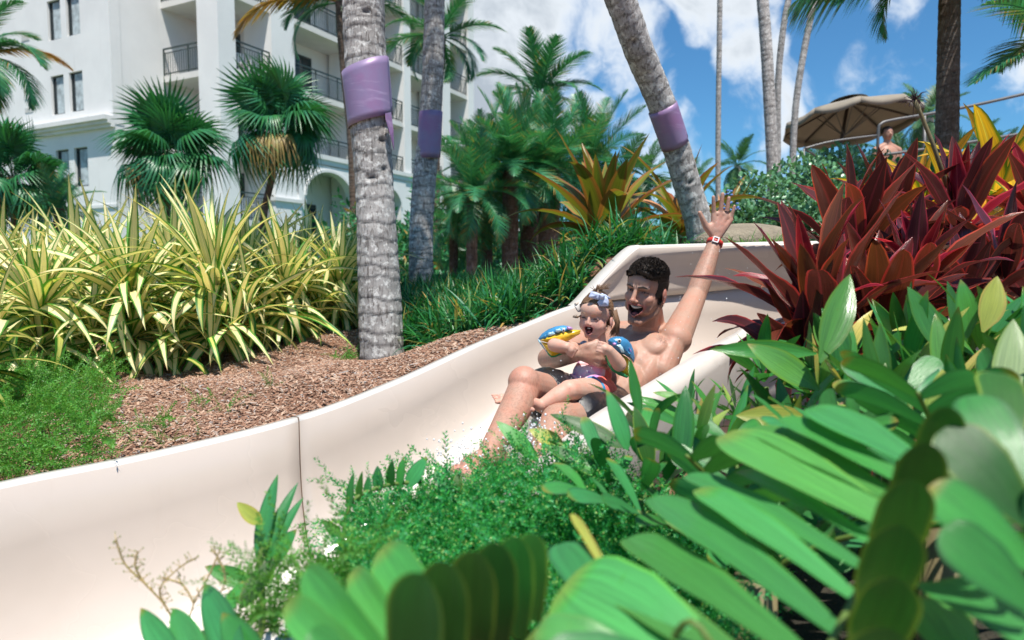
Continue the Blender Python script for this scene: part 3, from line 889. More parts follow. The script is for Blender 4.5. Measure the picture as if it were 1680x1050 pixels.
for (px, d, n, s, lab) in clump_spots:
    x = (px - 840) / FPX * d; z = ground(x, d)
    r = empty('striped_screw_pine', (x, d, z), lab, 'plant', 'variegated striped clumps in the left bed')
    m = MB(); m.tube([(x, d, z - .05), (x, d, z + .1), (x + .02, d, z + .30 * s)], [.035, .03, .022], 8); m.build('stem', M['stem'], r, True)
    for (hz, frac, e, ll) in ((.34 * s, .62, (86, 5), (.34, .72)), (.16 * s, .50, (55, -20), (.36, .66))):
        rosette(r, (x, d, z + hz), int(n * frac * 1.75), (ll[0] * s, ll[1] * s), (.038, .062), VARI, e, jitter=.7)
    for k in range(4):   # side shoots
        a = random.random() * 6.28; q = (x + .22 * math.cos(a), d + .22 * math.sin(a), z + random.uniform(.05, .3))
        rosette(r, q, max(5, n // 9), (.35 * s, .6 * s), (.032, .05), VARI, (85, 20), jitter=.5)

# ------------------------------------------------------------------ joined small foliage
def rand_frames(P, D, Lr, Wr, upj=.6):
    q = []
    for p, d in zip(P, D):
        l = random.uniform(*Lr); w = random.uniform(*Wr)
        up = Vector((random.uniform(-upj, upj), random.uniform(-upj, upj), 1))
        q.append(np.array(frame(p, d, up, l, w)))
    return q

def blades_object(name, label, mat, tufts, per, Lr, Wr, el=(80, 10), spread=.05, cat='grass', segs=5, kindstuff=True, droop=(.5, 1.1, 1.9)):
    Vs = []; Fs = []; Us = []; off = 0
    for bi, bend in enumerate(droop):
        V, F, U = leaf_geo(bend, .045, segs=segs, fold=.3, nw=1, bend_pow=1.1)
        # two-column blade (cheaper)
        mats = []
        for (x, y, z, s) in tufts:
            for k in range(per // len(droop)):
                az = random.random() * 6.28; f = random.random() ** .8
                if bi == 0: f *= .5
                e = R(el[0] + (el[1] - el[0]) * f)
                d = Vector((math.cos(az) * math.cos(e), math.sin(az) * math.cos(e), math.sin(e)))
                l = random.uniform(*Lr) * s; w = random.uniform(*Wr)
                p = (x + random.gauss(0, spread), y + random.gauss(0, spread), z)
                mats.append(np.array(frame(p, d, UP + Vector((random.uniform(-.4, .4), random.uniform(-.4, .4), 0)), l, w / .045)))
        VV, FF, UU = instances(V, F, mats, U)
        Vs.append(VV); Fs.append(FF + off); Us.append(UU); off += len(VV)
    o = obj(name, mesh(name, np.concatenate(Vs), np.concatenate(Fs), uv=np.concatenate(Us)), mat)
    return tag(o, label, cat, kind='stuff')

def inside_slide(x, y):
    s, f, d = slide_info(np.array([x]), np.array([y])); return (-.13 < s[0] < 1.18) and d[0] < 2.5
tufts = []
# liriope-like grass from the big trunk to the splash wall and on behind it
tries = 0
while len(tufts) < 820 and tries < 60000:
    tries += 1
    y = random.uniform(2.9, 7.2); px = random.uniform(648, 1100); x = (px - 840) / FPX * y
    if inside_slide(x, y): continue
    s, f, dd_ = slide_info(np.array([x]), np.array([y]))
    if s[0] > 0: continue
    # bare mulch near the trunk and along the rim on the left
    edge = W(655, 560, 3.95).x + 0
    if y < 3.9 and x < -.52 + (3.9 - y) * .62: continue
    if s[0] > -.30: continue
    if x < -.30 and y < 3.45: continue
    tufts.append((x, y, ground(x, y), random.uniform(.8, 1.15)))
blades_object('border_grass', 'dark green strappy border grass between the grey trunk and the slide wall', M['grass'], tufts, 36, (.18, .33), (.009, .016), el=(88, 2))
tf = [(x + .02, y - .02, z, s) for (x, y, z, s) in tufts if random.random() < .35 and y < 4.2]
blades_object('dry_grass', 'dry brown blades at the foot of the border grass', M['drygrass'], tf, 12, (.15, .3), (.006, .010), el=(25, -5), droop=(.5, 1.2))
tufts2 = []
for k in range(120):
    px = random.uniform(1080, 1420); y = random.uniform(3.62, 4.6); x = (px - 840) / FPX * y
    tufts2.append((x, y, ground(x, y), random.uniform(.35, .55)))
blades_object('lawn_strip', 'short bright grass strip behind the upper slide wall', M['fernfar'], tufts2, 30, (.15, .3), (.006, .010), el=(88, 20))

# mulch chips and litter
chipV = np.array([(-.5, -.5, 0), (.5, -.5, 0), (.4, .5, 0), (-.4, .5, 0), (-.4, -.4, .6), (.4, -.4, .6), (.35, .4, .6), (-.35, .4, .6)])
chipF = np.array([(4, 5, 6, 7), (0, 1, 5, 4), (1, 2, 6, 5), (2, 3, 7, 6), (3, 0, 4, 7)])
def chips(name, label, mat, n, Lr, Wr, region):
    mats = []
    while len(mats) < n:
        x, y = region()
        if inside_slide(x, y): continue
        l, w = random.uniform(*Lr), random.uniform(*Wr)
        m_ = Matrix.Translation((x, y, 0)) @ Euler((random.uniform(-.5, .5), random.uniform(-.5, .5), random.random() * 6.28)).to_matrix().to_4x4() @ Matrix.Diagonal((l, w, min(w * .5, .006), 1))
        mats.append(np.array(m_))
    mats = np.array(mats); mats[:, 2, 3] = ground_np(mats[:, 0, 3], mats[:, 1, 3]) + .008
    VV, FF, _ = instances(chipV, chipF, mats)
    return tag(obj(name, mesh(name, VV, FF, smooth=False), mat), label, 'mulch', kind='stuff')
t = NT('wood_chip'); ge = t.n('ShaderNodeNewGeometry')
cr = t.n('ShaderNodeValToRGB'); t.l(ge.outputs['Random Per Island'], cr.inputs[0])
for i, (p, cc) in enumerate([(0, (.16, .085, .055)), (.3, (.30, .155, .095)), (.62, (.42, .26, .175)), (.85, (.50, .36, .26)), (1, (.34, .31, .29))]):
    e = cr.color_ramp.elements[i] if i < 2 else cr.color_ramp.elements.new(p)
    e.position = p; e.color = (*cc, 1)
M['chip'] = t.done(t.pbsdf(cr.outputs[0], .9))
def reg_l():
    y = random.uniform(1.7, 4.6); px = random.uniform(20, 880); return (px - 840) / FPX * y, y
chips('mulch_chips', 'reddish wood chips and dry litter scattered on the bank', M['chip'], 34000, (.007, .028), (.003, .008), reg_l)
chips('bark_pieces', 'larger pale bark pieces lying on the mulch', M['chip'], 260, (.03, .06), (.008, .018), reg_l)

# feathery ground cover: sprigs made of fine needles
def sprig_geo(n=46, L=.16, w=.010, nl=.022, seed=0):
    rr = random.Random(seed); Vl, Fl, Ul = leaf_geo(.3, 1.0, segs=2, fold=.2, nw=1, prof=prof_round)
    # diamond needles: 4 verts
    V = []; F = []; U = []
    bend = rr.uniform(.3, 1.0)
    for i in range(n):
        v = i / n; ang = -bend * v
        p = Vector((L * math.sin(bend * v) / max(bend, .01), 0, -L * (1 - math.cos(bend * v)) / max(bend, .01)))
        az = i * 2.4; tdir = Vector((math.cos(ang), 0, math.sin(ang))); a = Vector((0, 1, 0)); b = tdir.cross(a)
        sidev = a * math.cos(az) + b * math.sin(az)
        d = (tdir * .75 + sidev).normalized() * nl * (1.1 - .6 * v) * rr.uniform(.7, 1.2)
        wv = d.cross(tdir).normalized() * nl * .13 if d.cross(tdir).length > 1e-6 else a * .002
        o = len(V); q = p
        V += [q, q + d * .5 + wv, q + d, q + d * .5 - wv]; U += [(.5, 0), (0, .5), (.5, 1), (1, .5)]
        F.append((o, o + 1, o + 2, o + 3))
    return np.array([tuple(v) for v in V]), np.array(F), np.array(U)
def sprig_mass(name, label, mat, spots, cat='ground cover', n=46, Lr=(.8, 1.5), el=(80, 10), nl=.022):
    Vs = []; Fs = []; Us = []; off = 0
    for sd_ in range(4):
        V, F, U = sprig_geo(n=n, seed=sd_, nl=nl); mats = []
        for (x, y, z, s) in spots[sd_::4]:
            az = random.random() * 6.28; e = R(random.uniform(*el))
            d = Vector((math.cos(az) * math.cos(e), math.sin(az) * math.cos(e), math.sin(e))); l = random.uniform(*Lr) * s
            mats.append(np.array(frame((x, y, z), d, UP + Vector((random.uniform(-.5, .5), random.uniform(-.5, .5), 0)), l)))
        VV, FF, UU = instances(V, F, mats, U); Vs.append(VV); Fs.append(FF + off); Us.append(UU); off += len(VV)
    o = obj(name, mesh(name, np.concatenate(Vs), np.concatenate(Fs), uv=np.concatenate(Us), smooth=False), mat)
    return tag(o, label, cat, kind='stuff')
sp = []
while len(sp) < 2300:
    y = random.uniform(1.75, 3.9); px = random.uniform(-160, 190); x = (px - 840) / FPX * y
    if inside_slide(x, y): continue
    lim = -1.36 + (y - 2.2) * -.55
    if x > lim + random.gauss(0, .07): continue
    h = random.random() ** 1.5 * .10
    sp.append((x, y, ground(x, y) + h, random.uniform(.5, .95)))
sprig_mass('feathery_ground_cover', 'feathery light green ground cover filling the lower left bank', M['fernfar'], sp, el=(75, -5), nl=.018)
sp = []
for (px, py, d, n_) in ((245, 712, 2.5, 26), (335, 678, 2.8, 10), (440, 665, 2.9, 6), (265, 735, 2.35, 10), (352, 700, 2.65, 6), (570, 560, 3.9, 40), (140, 700, 2.6, 40)):
    x = (px - 840) / FPX * d
    for k in range(n_): 
        xx, yy = x + random.gauss(0, .035), d + random.gauss(0, .05)
        if inside_slide(xx, yy): continue
        sp.append((xx, yy, ground(xx, yy), random.uniform(.3, .6)))
sprig_mass('mulch_weeds', 'small green weeds sprouting from the bare mulch', M['fernfar'], sp, 'weeds', el=(85, 30))

# ------------------------------------------------------------------ palms
def trunk_mesh(path, r0s, ring=.075, seed=0, gouges=0, nseg=36, rough=.06, vis=None):
    """ringed coconut trunk: stepped leaf scars, lumps, slots"""
    rr = random.Random(seed); P = cat(path, 24); n = len(P)
    # resample by length
    Ls = [0]
    for i in range(1, n): Ls.append(Ls[-1] + (P[i] - P[i - 1]).length)
    tot = Ls[-1]; step = ring / 7; m = int(tot / step)
    scars = []; z = 0
    while z < tot:
        z += ring * rr.uniform(.55, 1.5); scars.append((z, rr.uniform(-.35, .35), rr.uniform(0, 6.28), rr.uniform(.5, 1.3)))
    sl = [] 
    for g in range(gouges): sl.append((rr.uniform(.1, .95) * tot, rr.uniform(-2.6, -.4), rr.uniform(.15, .4), rr.uniform(.006, .014)))
    V = []; C = []; j = 0
    sc = np.array(scars)
    for i in range(m + 1):
        L = tot * i / m
        while j < n - 2 and Ls[j + 1] < L: j += 1
        f = (L - Ls[j]) / max(1e-6, Ls[j + 1] - Ls[j]); c_ = P[j].lerp(P[j + 1], f)
        t_ = (P[min(j + 1, n - 1)] - P[j]).normalized()
        x_ = Vector((1, 0, 0)); x_ = (x_ - t_ * x_.dot(t_)).normalized(); y_ = t_.cross(x_)
        fr = (j + f) / (n - 1) * (len(r0s) - 1); k0 = int(min(fr, len(r0s) - 2)); rad = r0s[k0] + (r0s[k0 + 1] - r0s[k0]) * (fr - k0)
        for k in range(nseg):
            a = 2 * math.pi * k / nseg
            # height of this vertex relative to tilted scars
            tilt = sc[:, 1] * .09 * np.cos(a + sc[:, 2]) * rad / .12
            dz = L - (sc[:, 0] + tilt + .006 * np.sin(a * 5 + sc[:, 2] * 3))
            below = dz[(dz >= 0)]
            gap = below.min() if len(below) else .05
            st_ = max(0, 1 - gap / (ring * .9)) ** 1.4        # widest just above the scar
            groove = math.exp(-(np.abs(dz).min() / .0055) ** 2)
            nz = mnoise.fractal(Vector((math.cos(a) * 1.4 + seed, math.sin(a) * 1.4, L * 4)), 1, 2, 4)
            fs = mnoise.fractal(Vector((math.cos(a) * 10 + seed, math.sin(a) * 10, L * 5)), 1, 2, 3)
            r_ = rad * (1 + .035 * st_ - .03 * groove + .030 * nz + .015 * fs)
            dark = .55 * groove + max(0, -fs) * .35
            for (gz, ga, gw, gh) in sl:
                da = abs((a - ga + math.pi) % (2 * math.pi) - math.pi)
                if da < gw and abs(L - gz) < gh * 2:
                    q = (1 - (da / gw) ** 2) * math.exp(-((L - gz) / gh) ** 2)
                    r_ -= rad * .16 * q; dark = max(dark, q * 1.1)
            V.append(c_ + (x_ * math.cos(a) + y_ * math.sin(a)) * r_)
            g = (1 - min(1, dark)); C.append((g, st_, 0))
    rows = m + 1
    ii = np.arange(rows - 1)[:, None] * nseg + np.arange(nseg)[None]; i2 = np.arange(rows - 1)[:, None] * nseg + (np.arange(nseg)[None] + 1) % nseg
    F = np.stack([ii.ravel(), i2.ravel(), (i2 + nseg).ravel(), (ii + nseg).ravel()], 1)
    return mesh('trunk', np.array([tuple(v) for v in V]), F, cols=np.array(C))

def barkmat(name, light, dark, scale=1.0, lich=.5):
    t = NT(name); c = t.coord()
    at = t.n('ShaderNodeVertexColor'); at.layer_name = 'col'; sep = t.n('ShaderNodeSeparateColor'); t.l(at.outputs[0], sep.inputs[0])
    mp = t.n('ShaderNodeMapping'); t.l(c, mp.inputs[0]); mp.inputs['Scale'].default_value = (1, 1, .22)
    fib = t.noise(75 * scale, 5, .7, mp.outputs[0]); big = t.noise(7 * scale, 5, .65, c); pat = t.noise(28 * scale, 5, .7, c)
    col = t.mix(t.rng(big, .3, .7), light, tuple(x * .62 for x in light))
    col = t.mix(t.math('MULTIPLY', t.rng(fib, .47, .66), .8), col, dark)
    col = t.mix(t.math('MULTIPLY', t.rng(pat, .50, .62), lich), col, (.76, .75, .71))
    col = t.mix(t.math('MULTIPLY', t.math('SUBTRACT', 1.0, sep.outputs[0]), .85), col, tuple(x * .3 for x in dark))
    return t.done(t.pbsdf(col, .92, bump=fib, bdist=.012, bstr=.8))
M['bark'] = barkmat('grey_palm_bark', (.48, .455, .43), (.085, .07, .06), lich=.8)
M['bark_dark'] = barkmat('brown_palm_bark', (.16, .125, .10), (.05, .038, .03), lich=.12)
M['bark_pale'] = barkmat('pale_thin_bark', (.42, .41, .39), (.14, .12, .11), 1.0, .5)
M['bark_date'] = barkmat('shaggy_palm_bark', (.16, .11, .08), (.04, .028, .02), .6, .1)

t = NT('lilac_metal_band'); c = t.coord()
n = t.noise(3.2, 4, .6, c); n2 = t.noise(16, 4, .6, c); mp = t.n('ShaderNodeMapping'); t.l(c, mp.inputs[0]); mp.inputs['Scale'].default_value = (1, 1, 7)
sc_ = t.noise(4, 5, .6, mp.outputs[0])
col = t.mix(t.rng(n, .38, .62), (.27, .205, .345), (.30, .15, .30))
col = t.mix(t.math('MULTIPLY', t.rng(sc_, .56, .72), .35), col, (.58, .48, .66))
M['band'] = t.done(t.pbsdf(col, .45, bump=n, bdist=.01, bstr=.25, Metallic=.15))

def band(root, c0, c1, r0, r1, tiltv, label, overlap=.25, a0=0.0):
    """rolled sheet wrapped round a trunk with an overlapping corner"""
    c0 = Vector(c0); c1 = Vector(c1); t_ = (c1 - c0).normalized(); x_ = (Vector((1, 0, 0)) - t_ * t_.x).normalized(); y_ = t_.cross(x_)
    n = 56; V = []; F = []; rows = 9
    for i in range(n + 1):
        f = i / n; a = a0 + f * (2 * math.pi + overlap); rr = 1 + .055 * f
        for k in range(rows):
            g = k / (rows - 1); lo = c0.lerp(c1, g); rad = r0 + (r1 - r0) * g
            tl = tiltv[0] * (1 - g) + tiltv[1] * g
            V.append(lo + (x_ * math.cos(a) + y_ * math.sin(a)) * rad * rr * (1 + .012 * math.sin(3 * a + g * 3)) + t_ * (tl * math.cos(a - tiltv[2]) * rad - .02 * f * (1 - g)))
    for i in range(n):
        for k in range(rows - 1):
            a = i * rows + k; F.append((a, a + rows, a + rows + 1, a + 1))
    o = obj('wrap_band', mesh('wrap_band', V, F), M['band'], root)
    md = o.modifiers.new('thick', 'SOLIDIFY'); md.thickness = .003; md.offset = 1
    o['label'] = label
    return o

def frond_geo(L=1.0, n=52, leaflet=.34, bend=.9, w=.028, vee=.35, hang=.6, seed=0, bp=1.3, start=.16, segs=3, tiplen=.35, rach=.012):
    rr = random.Random(seed); V = []; F = []; U = []
    def rp(v):
        # integrate the rachis curve numerically
        st = 24; p = Vector((0, 0, 0))
        for i in range(int(st * v)):
            a = -bend * ((i + .5) / st) ** bp; p += Vector((math.cos(a), 0, math.sin(a))) * L / st
        fr = st * v - int(st * v); a = -bend * v ** bp; p += Vector((math.cos(a), 0, math.sin(a))) * L / st * fr
        return p, Vector((math.cos(a), 0, math.sin(a))), Vector((-math.sin(a), 0, math.cos(a)))
    # rachis strip (two crossed ribbons)
    prev = None
    for i in range(13):
        v = i / 12; p, t_, u_ = rp(v); r_ = rach * (1 - .85 * v)
        o = len(V); V += [p + Vector((0, r_, 0)), p + u_ * r_, p - Vector((0, r_, 0)), p - u_ * r_]; U += [(.5, 0)] * 4
        if i:
            for k in range(4): F.append((o - 4 + k, o - 4 + (k + 1) % 4, o + (k + 1) % 4, o + k))
    for i in range(n):
        v = start + (1 - start) * (i + .5) / n
        p, t_, u_ = rp(v)
        ll = leaflet * (math.sin(math.pi * min(1, ((v - start) / (1 - start)) * .82 + .16)) ** .7) * rr.uniform(.85, 1.1)
        for s_ in (-1, 1):
            fw = .5 + .6 * v + rr.uniform(-.12, .12)
            d = (Vector((0, s_, 0)) + t_ * fw + u_ * (vee + rr.uniform(-.12, .12))).normalized()
            q = p.copy(); ns = segs; o = len(V)
            for k in range(ns + 1):
                g = k / ns; ww = w * (1 - .95 * g ** 1.6) * (.65 if k == 0 else 1) / 2
                nrm = t_ * 1.0 - d * t_.dot(d); nrm = nrm.normalized()
                V += [q + nrm * ww, q - nrm * ww]; U += [(0, g), (1, g)]
                dd = (d + Vector((0, 0, -1)) * hang * (g + .5 / ns) * rr.uniform(.8, 1.2)).normalized()
                q = q + dd * ll / ns
            for k in range(ns): F.append((o + 2 * k, o + 2 * k + 1, o + 2 * k + 3, o + 2 * k + 2))
    return np.array([tuple(v) for v in V]), np.array(F), np.array(U)
def frondmesh(name, mat, **k):
    V, F, U = frond_geo(**k); me = mesh(name, V, F, uv=U); me.materials.append(mat); return me
COCO = [[frondmesh('frond', M['palm'], bend=b, hang=h, seed=i * 3 + j, vee=.25, leaflet=.30, w=.015, n=78) for j in range(2)] for i, (b, h) in enumerate([(.5, .35), (.9, .6), (1.35, .8), (1.9, 1.0)])]
COCO_FAR = [[frondmesh('frond', M['farpalm'], bend=b, hang=h, seed=i, vee=.25, leaflet=.30, w=.035, n=26, segs=2)] for i, (b, h) in enumerate([(.5, .35), (1.0, .6), (1.6, .9)])]
COCO_OR = [[frondmesh('frond', M['orangefrond'], bend=1.4, hang=.9, seed=50, vee=.1, leaflet=.26, w=.03, n=50)]]
DATE = [[frondmesh('frond', M['palm'], bend=b, hang=.22, seed=i * 3 + j + 9, vee=.30, leaflet=.27, w=.012, n=74, start=.06, rach=.008) for j in range(2)] for i, b in enumerate([.35, .8, 1.2, 1.7])]

def crown(root, c_, n, L, meshes, el, name='frond', az0=None, up=UP, extra=None, skip=None):
    az = random.random() * 6.28 if az0 is None else az0
    for i in range(n):
        f = (i + .5) / n; az += 2.39996 + random.uniform(-.2, .2)
        e = R(el[0] + (el[1] - el[0]) * f + random.uniform(-7, 7))
        d = Vector((math.cos(az) * math.cos(e), math.sin(az) * math.cos(e), math.sin(e)))
        if skip is not None and skip(d): continue
        mi = min(len(meshes) - 1, max(0, int(f * len(meshes) + random.uniform(-.5, .5))))
        l = random.uniform(*L)
        obj(name, random.choice(meshes[mi]), None, root, M=frame(Vector(c_) + d * .02, d, UP + Vector((random.uniform(-.3, .3), random.uniform(-.3, .3), 0)), l))

def fan_geo(n=34, span=300, L=1.0, split=.42, droop=.9, seed=0, petiole=1.0):
    """costapalmate leaf: pleated segments joined for the inner part, tips free and hanging; petiole from the origin"""
    rr = random.Random(seed); V = []; F = []; U = []
    c0 = Vector((petiole, 0, 0)); r_ = .012
    o = 0
    for i in range(5):
        v = i / 4; p = Vector((petiole * v, 0, -.10 * v * v * 0)); V += [p + Vector((0, r_, 0)), p + Vector((0, 0, r_)), p - Vector((0, r_, 0))]; U += [(.5, 0)] * 3
        if i:
            for k in range(3): F.append((3 * i - 3 + k, 3 * i - 3 + (k + 1) % 3, 3 * i + (k + 1) % 3, 3 * i + k))
    for i in range(n):
        a = R(-span / 2 + span * (i + .5) / n); ha = R(span / n / 2)
        ll = L * (1 - .25 * (abs(a) / R(span / 2)) ** 2) * rr.uniform(.9, 1.06)
        dp = droop * rr.uniform(.8, 1.3)
        base_z = .20 * abs(math.sin(a)) 
        o = len(V)
        for k, g in enumerate((0.03, .25, .5, .7, .86, 1.0)):
            cz = -.10 * g - dp * max(0, g - .38) ** 1.6 * 1.5 + base_z * g * (1 - g)
            rad = ll * (g if g < .5 else .5 + (g - .5) * (1 - .22 * dp))
            wid = rad * math.tan(ha) if g <= .5 else ll * .5 * math.tan(ha) * (1 - (g - .5) / .5) ** .8 * 1.0
            wid = max(wid, .0015)
            d = Vector((math.cos(a), math.sin(a), 0)); s_ = Vector((-math.sin(a), math.cos(a), 0))
            q = c0 + d * rad + UP * cz; pl = wid * .55
            V += [q - s_ * wid, q + UP * pl, q + s_ * wid]; U += [(0, g), (.5, g), (1, g)]
        for k in range(5):
            for h in range(2):
                b = o + 3 * k + h; F.append((b, b + 1, b + 4, b + 3))
    return np.array([tuple(v) for v in V]), np.array([f if len(f) == 4 else f for f in F]), np.array(U)
def fanmesh(mat, **k):
    V, F, U = fan_geo(**k); me = mesh('fan_leaf', V, F, uv=U); me.materials.append(mat); return me
FAN = [[fanmesh(M['fan'], droop=dr, seed=i * 3 + j, petiole=.8) for j in range(2)] for i, dr in enumerate([.35, .7, 1.1])]
FAN_DRY = [[fanmesh(M['deadfan'], droop=1.5, seed=77)]]
# ------------------------------------------------------------------ banded coconut palms
def palm_tree(name, label, path, radii, mat, gouges=0, ring=.075, seed=0, nseg=36, crownspec=None, group=None, cat_='palm tree'):
    base = Vector(path[0]); r = empty(name, base, label, cat_, group)
    obj('trunk', trunk_mesh(path, radii, ring=ring, seed=seed, gouges=gouges, nseg=nseg), mat, r)
    if crownspec:
        crown(r, path[-1], **crownspec)
    return r
rad = lambda wpx, d: wpx / 2 / FPX * d
D1 = 3.75
b1 = W(628, 592, D1); b1.z = ground(b1.x, b1.y) - .03
p1 = [b1, W(624, 520, D1), W(620, 420, D1), W(614, 300, D1), W(607, 200, D1), W(600, 100, D1), W(596, 0, D1), W(592, -200, D1), W(584, -600, D1 + .05), W(540, -1350, D1 + .1)]
palm1 = palm_tree('coconut_palm', 'big grey ringed palm trunk with a wide lilac band, between striped clumps and border grass', p1,
                  [rad(66, D1) * 1.10, rad(70, D1), rad(66, D1), rad(60, D1), rad(64, D1), rad(66, D1), rad(66, D1), .115, .105, .09], M['bark'], gouges=30, seed=3, nseg=56,
                  crownspec=dict(n=13, L=(1.8, 2.3), meshes=COCO, el=(80, 0)))
band(palm1, W(608, 196, D1), W(600, 108, D1), rad(70, D1), rad(73, D1), (.25, .30, .3), 'wide lilac band wrapped round the big trunk', .22, a0=-.5)
fl = [W(632, 186, D1 - .10), W(641, 184, D1 - .06), W(645, 215, D1 - .06), W(646, 246, D1 - .07), W(640, 222, D1 - .10), W(633, 197, D1 - .115)]
o = obj('band_flap', mesh('band_flap', np.array([tuple(v) for v in fl]), [(0, 1, 2, 4), (2, 3, 4), (0, 4, 5)], smooth=False), M['band'], palm1); md = o.modifiers.new('t', 'SOLIDIFY'); md.thickness = .003
b2 = W(690, 415, 6.4); b2.z = ground(b2.x, b2.y) - .03
p2 = [b2, W(691, 380, 6.4), W(696, 300, 6.4), W(704, 220, 6.4), W(710, 120, 6.4), W(713, 0, 6.4), W(714, -200, 6.4), W(620, -600, 6.4), W(430, -1000, 6.5)]
palm2 = palm_tree('coconut_palm', 'slimmer lilac banded palm trunk, dark at its foot, right of the big trunk', p2,
                  [rad(40, 6.4), rad(38, 6.4), rad(37, 6.4), rad(35, 6.4), rad(33, 6.4), rad(30, 6.4), rad(29, 6.4), .08], M['bark'], gouges=16, seed=9,
                  crownspec=dict(n=9, L=(1.3, 1.6), meshes=COCO, el=(80, 5)))
band(palm2, W(703, 258, 6.4), W(707, 184, 6.4), rad(37, 6.4), rad(36, 6.4), (.12, .1, .3), 'narrower lilac band on the slim trunk', .2, a0=-.6)
b3 = W(1158, 404, 4.35); b3.z = ground(b3.x, b3.y) - .04
p3 = [b3, W(1149, 380, 4.34), W(1128, 305, 4.30), W(1107, 235, 4.24), W(1091, 185, 4.18), W(1066, 125, 4.1), W(1044, 72, 4.0), W(1016, -5, 3.9), W(965, -130, 3.8), W(880, -340, 3.75), W(700, -850, 3.6), W(560, -1350, 3.4)]
palm3 = palm_tree('coconut_palm', 'leaning palm trunk with a lilac band, rising behind the splash wall of the slide', p3,
                  [rad(50, 4.3), rad(44, 4.3), rad(43, 4.3), rad(42, 4.24), rad(43, 4.2), rad(45, 4.1), rad(46, 4.0), rad(47, 3.9), .095, .09, .08], M['bark'], gouges=20, seed=17, nseg=44,
                  crownspec=dict(n=9, L=(1.2, 1.5), meshes=COCO, el=(80, 5)))
band(palm3, W(1107, 234, 4.235), W(1087, 176, 4.17), rad(44, 4.2), rad(45, 4.2), (.1, .05, .3), 'lilac band on the leaning trunk', .2, a0=-.8)

def straight_palm(label, pts, wpx, d, mat, seed, crownspec=None, taper=.9, gouges=0):
    path = [W(px, py, d) for px, py in pts]; path[0].z = min(path[0].z, ground(path[0].x, path[0].y) - .03) if path[0].z < 3 else path[0].z
    return palm_tree('coconut_palm', label, path, [rad(wpx, d), rad(wpx * .95, d), rad(wpx * taper, d)], mat, ring=.10, seed=seed, nseg=20, crownspec=crownspec, gouges=gouges)
straight_palm('very thin white palm trunk standing alone against the clouds', [(1180, 420), (1178, 290), (1179, 150), (1181, 0), (1182, -200), (1184, -600), (1187, -1500)], 8.5, 12, M['bark_pale'], 21, dict(n=12, L=(2, 2.6), meshes=COCO_FAR, el=(80, -30)))
straight_palm('thicker grey palm trunk left of its thin white twin, beyond the shrub', [(1272, 420), (1268, 290), (1262, 160), (1256, 60), (1250, -20), (1246, -150), (1238, -550), (1222, -1500)], 19, 10, M['bark'], 22, dict(n=12, L=(2.2, 2.8), meshes=COCO_FAR, el=(80, -30)))
straight_palm('thin white palm trunk leaning against its thicker grey twin', [(1280, 420), (1276, 250), (1277, 130), (1286, 40), (1297, -20), (1309, -120), (1345, -500), (1420, -1400)], 10, 10.4, M['bark_pale'], 23, dict(n=12, L=(1.8, 2.4), meshes=COCO_FAR, el=(80, -30)))
straight_palm('thin curved palm trunk just left of the beige umbrella', [(1300, 430), (1300, 290), (1305, 180), (1318, 90), (1338, -10), (1356, -110), (1405, -480), (1500, -1300)], 10.5, 11.0, M['bark_pale'], 24, dict(n=12, L=(1.8, 2.4), meshes=COCO_FAR, el=(80, -30)))
# right palm with a crown hanging into the top of the picture
path = [W(1548, 470, 6.0), W(1552, 300, 6.0), W(1555, 150, 6.0), W(1558, 0, 6.0), W(1560, -40, 6.0), W(1562, -75, 6.0)]
path[0].z = ground(path[0].x, path[0].y)
pr = palm_tree('coconut_palm', 'brown palm trunk at the right with dark fronds hanging from the top edge', path, [rad(34, 6), rad(33, 6), rad(30, 6), rad(29, 6)], M['bark_dark'], gouges=6, seed=31, nseg=28)
cc = path[-1]
for (dx, dy, dz, l, k) in ((-.95, -.25, .16, 1.30, 2), (-.8, .3, .25, 1.4, 2), (.9, -.1, .05, 1.25, 2), (.75, -.5, .25, 1.2, 2), (-.5, -.8, .3, 1.2, 2), (.3, -.9, .4, 1.2, 2), (-.3, .9, .5, 1.5, 1), (.4, .8, .5, 1.5, 1),
                           (-.95, .05, -.1, 1.0, 3), (-.6, -.6, .9, 1.4, 1), (.6, .1, 1, 1.4, 1), (0, 0, 1, 1.3, 0), (.95, .35, .1, 1.4, 2)):
    d = Vector((dx, dy, dz)).normalized()
    obj('frond', random.choice(COCO[k]), None, pr, M=frame(cc, d, UP, l))
HANGF = frondmesh('frond', M['palm'], bend=.75, hang=1.5, seed=91, vee=.0, leaflet=.50, w=.016, n=80, segs=5)
for (dx, dy, dz, l) in ((-1, -.1, .10, 1.30), (-.9, -.5, .0, 1.15), (-.6, -.8, -.05, 1.0), (.9, -.3, .05, .95), (-.95, .4, .15, 1.3), (-.5, -.3, -.1, .9)):
    obj('frond', HANGF, None, pr, M=frame(cc, Vector((dx, dy, dz)), UP, l))
# frond tips reaching in at the upper right edge belong to a palm beyond the frame
pe = W(1790, 95, 5.2); base = Vector((pe.x + .2, pe.y, ground(pe.x, pe.y)))
r = palm_tree('coconut_palm', 'palm beyond the right edge whose green frond reaches into the upper right corner', [base, base.lerp(pe, .5), pe], [.12, .11, .10], M['bark_dark'], seed=37, nseg=16)
for (tx, ty, td, l, k) in ((1575, 60, 5.0, 1.05, 1), (1640, -60, 5.0, 1.1, 1), (1700, -90, 5.4, 1.1, 0), (1900, 0, 5.2, 1.1, 2), (1990, 150, 5.4, 1.0, 3), (1690, 20, 5.9, 1.2, 2), (1800, -60, 4.4, 1.2, 2)):
    obj('frond', random.choice(COCO[k]), None, r, M=frame(pe, W(tx, ty, td) - pe + UP * .1, UP, l))

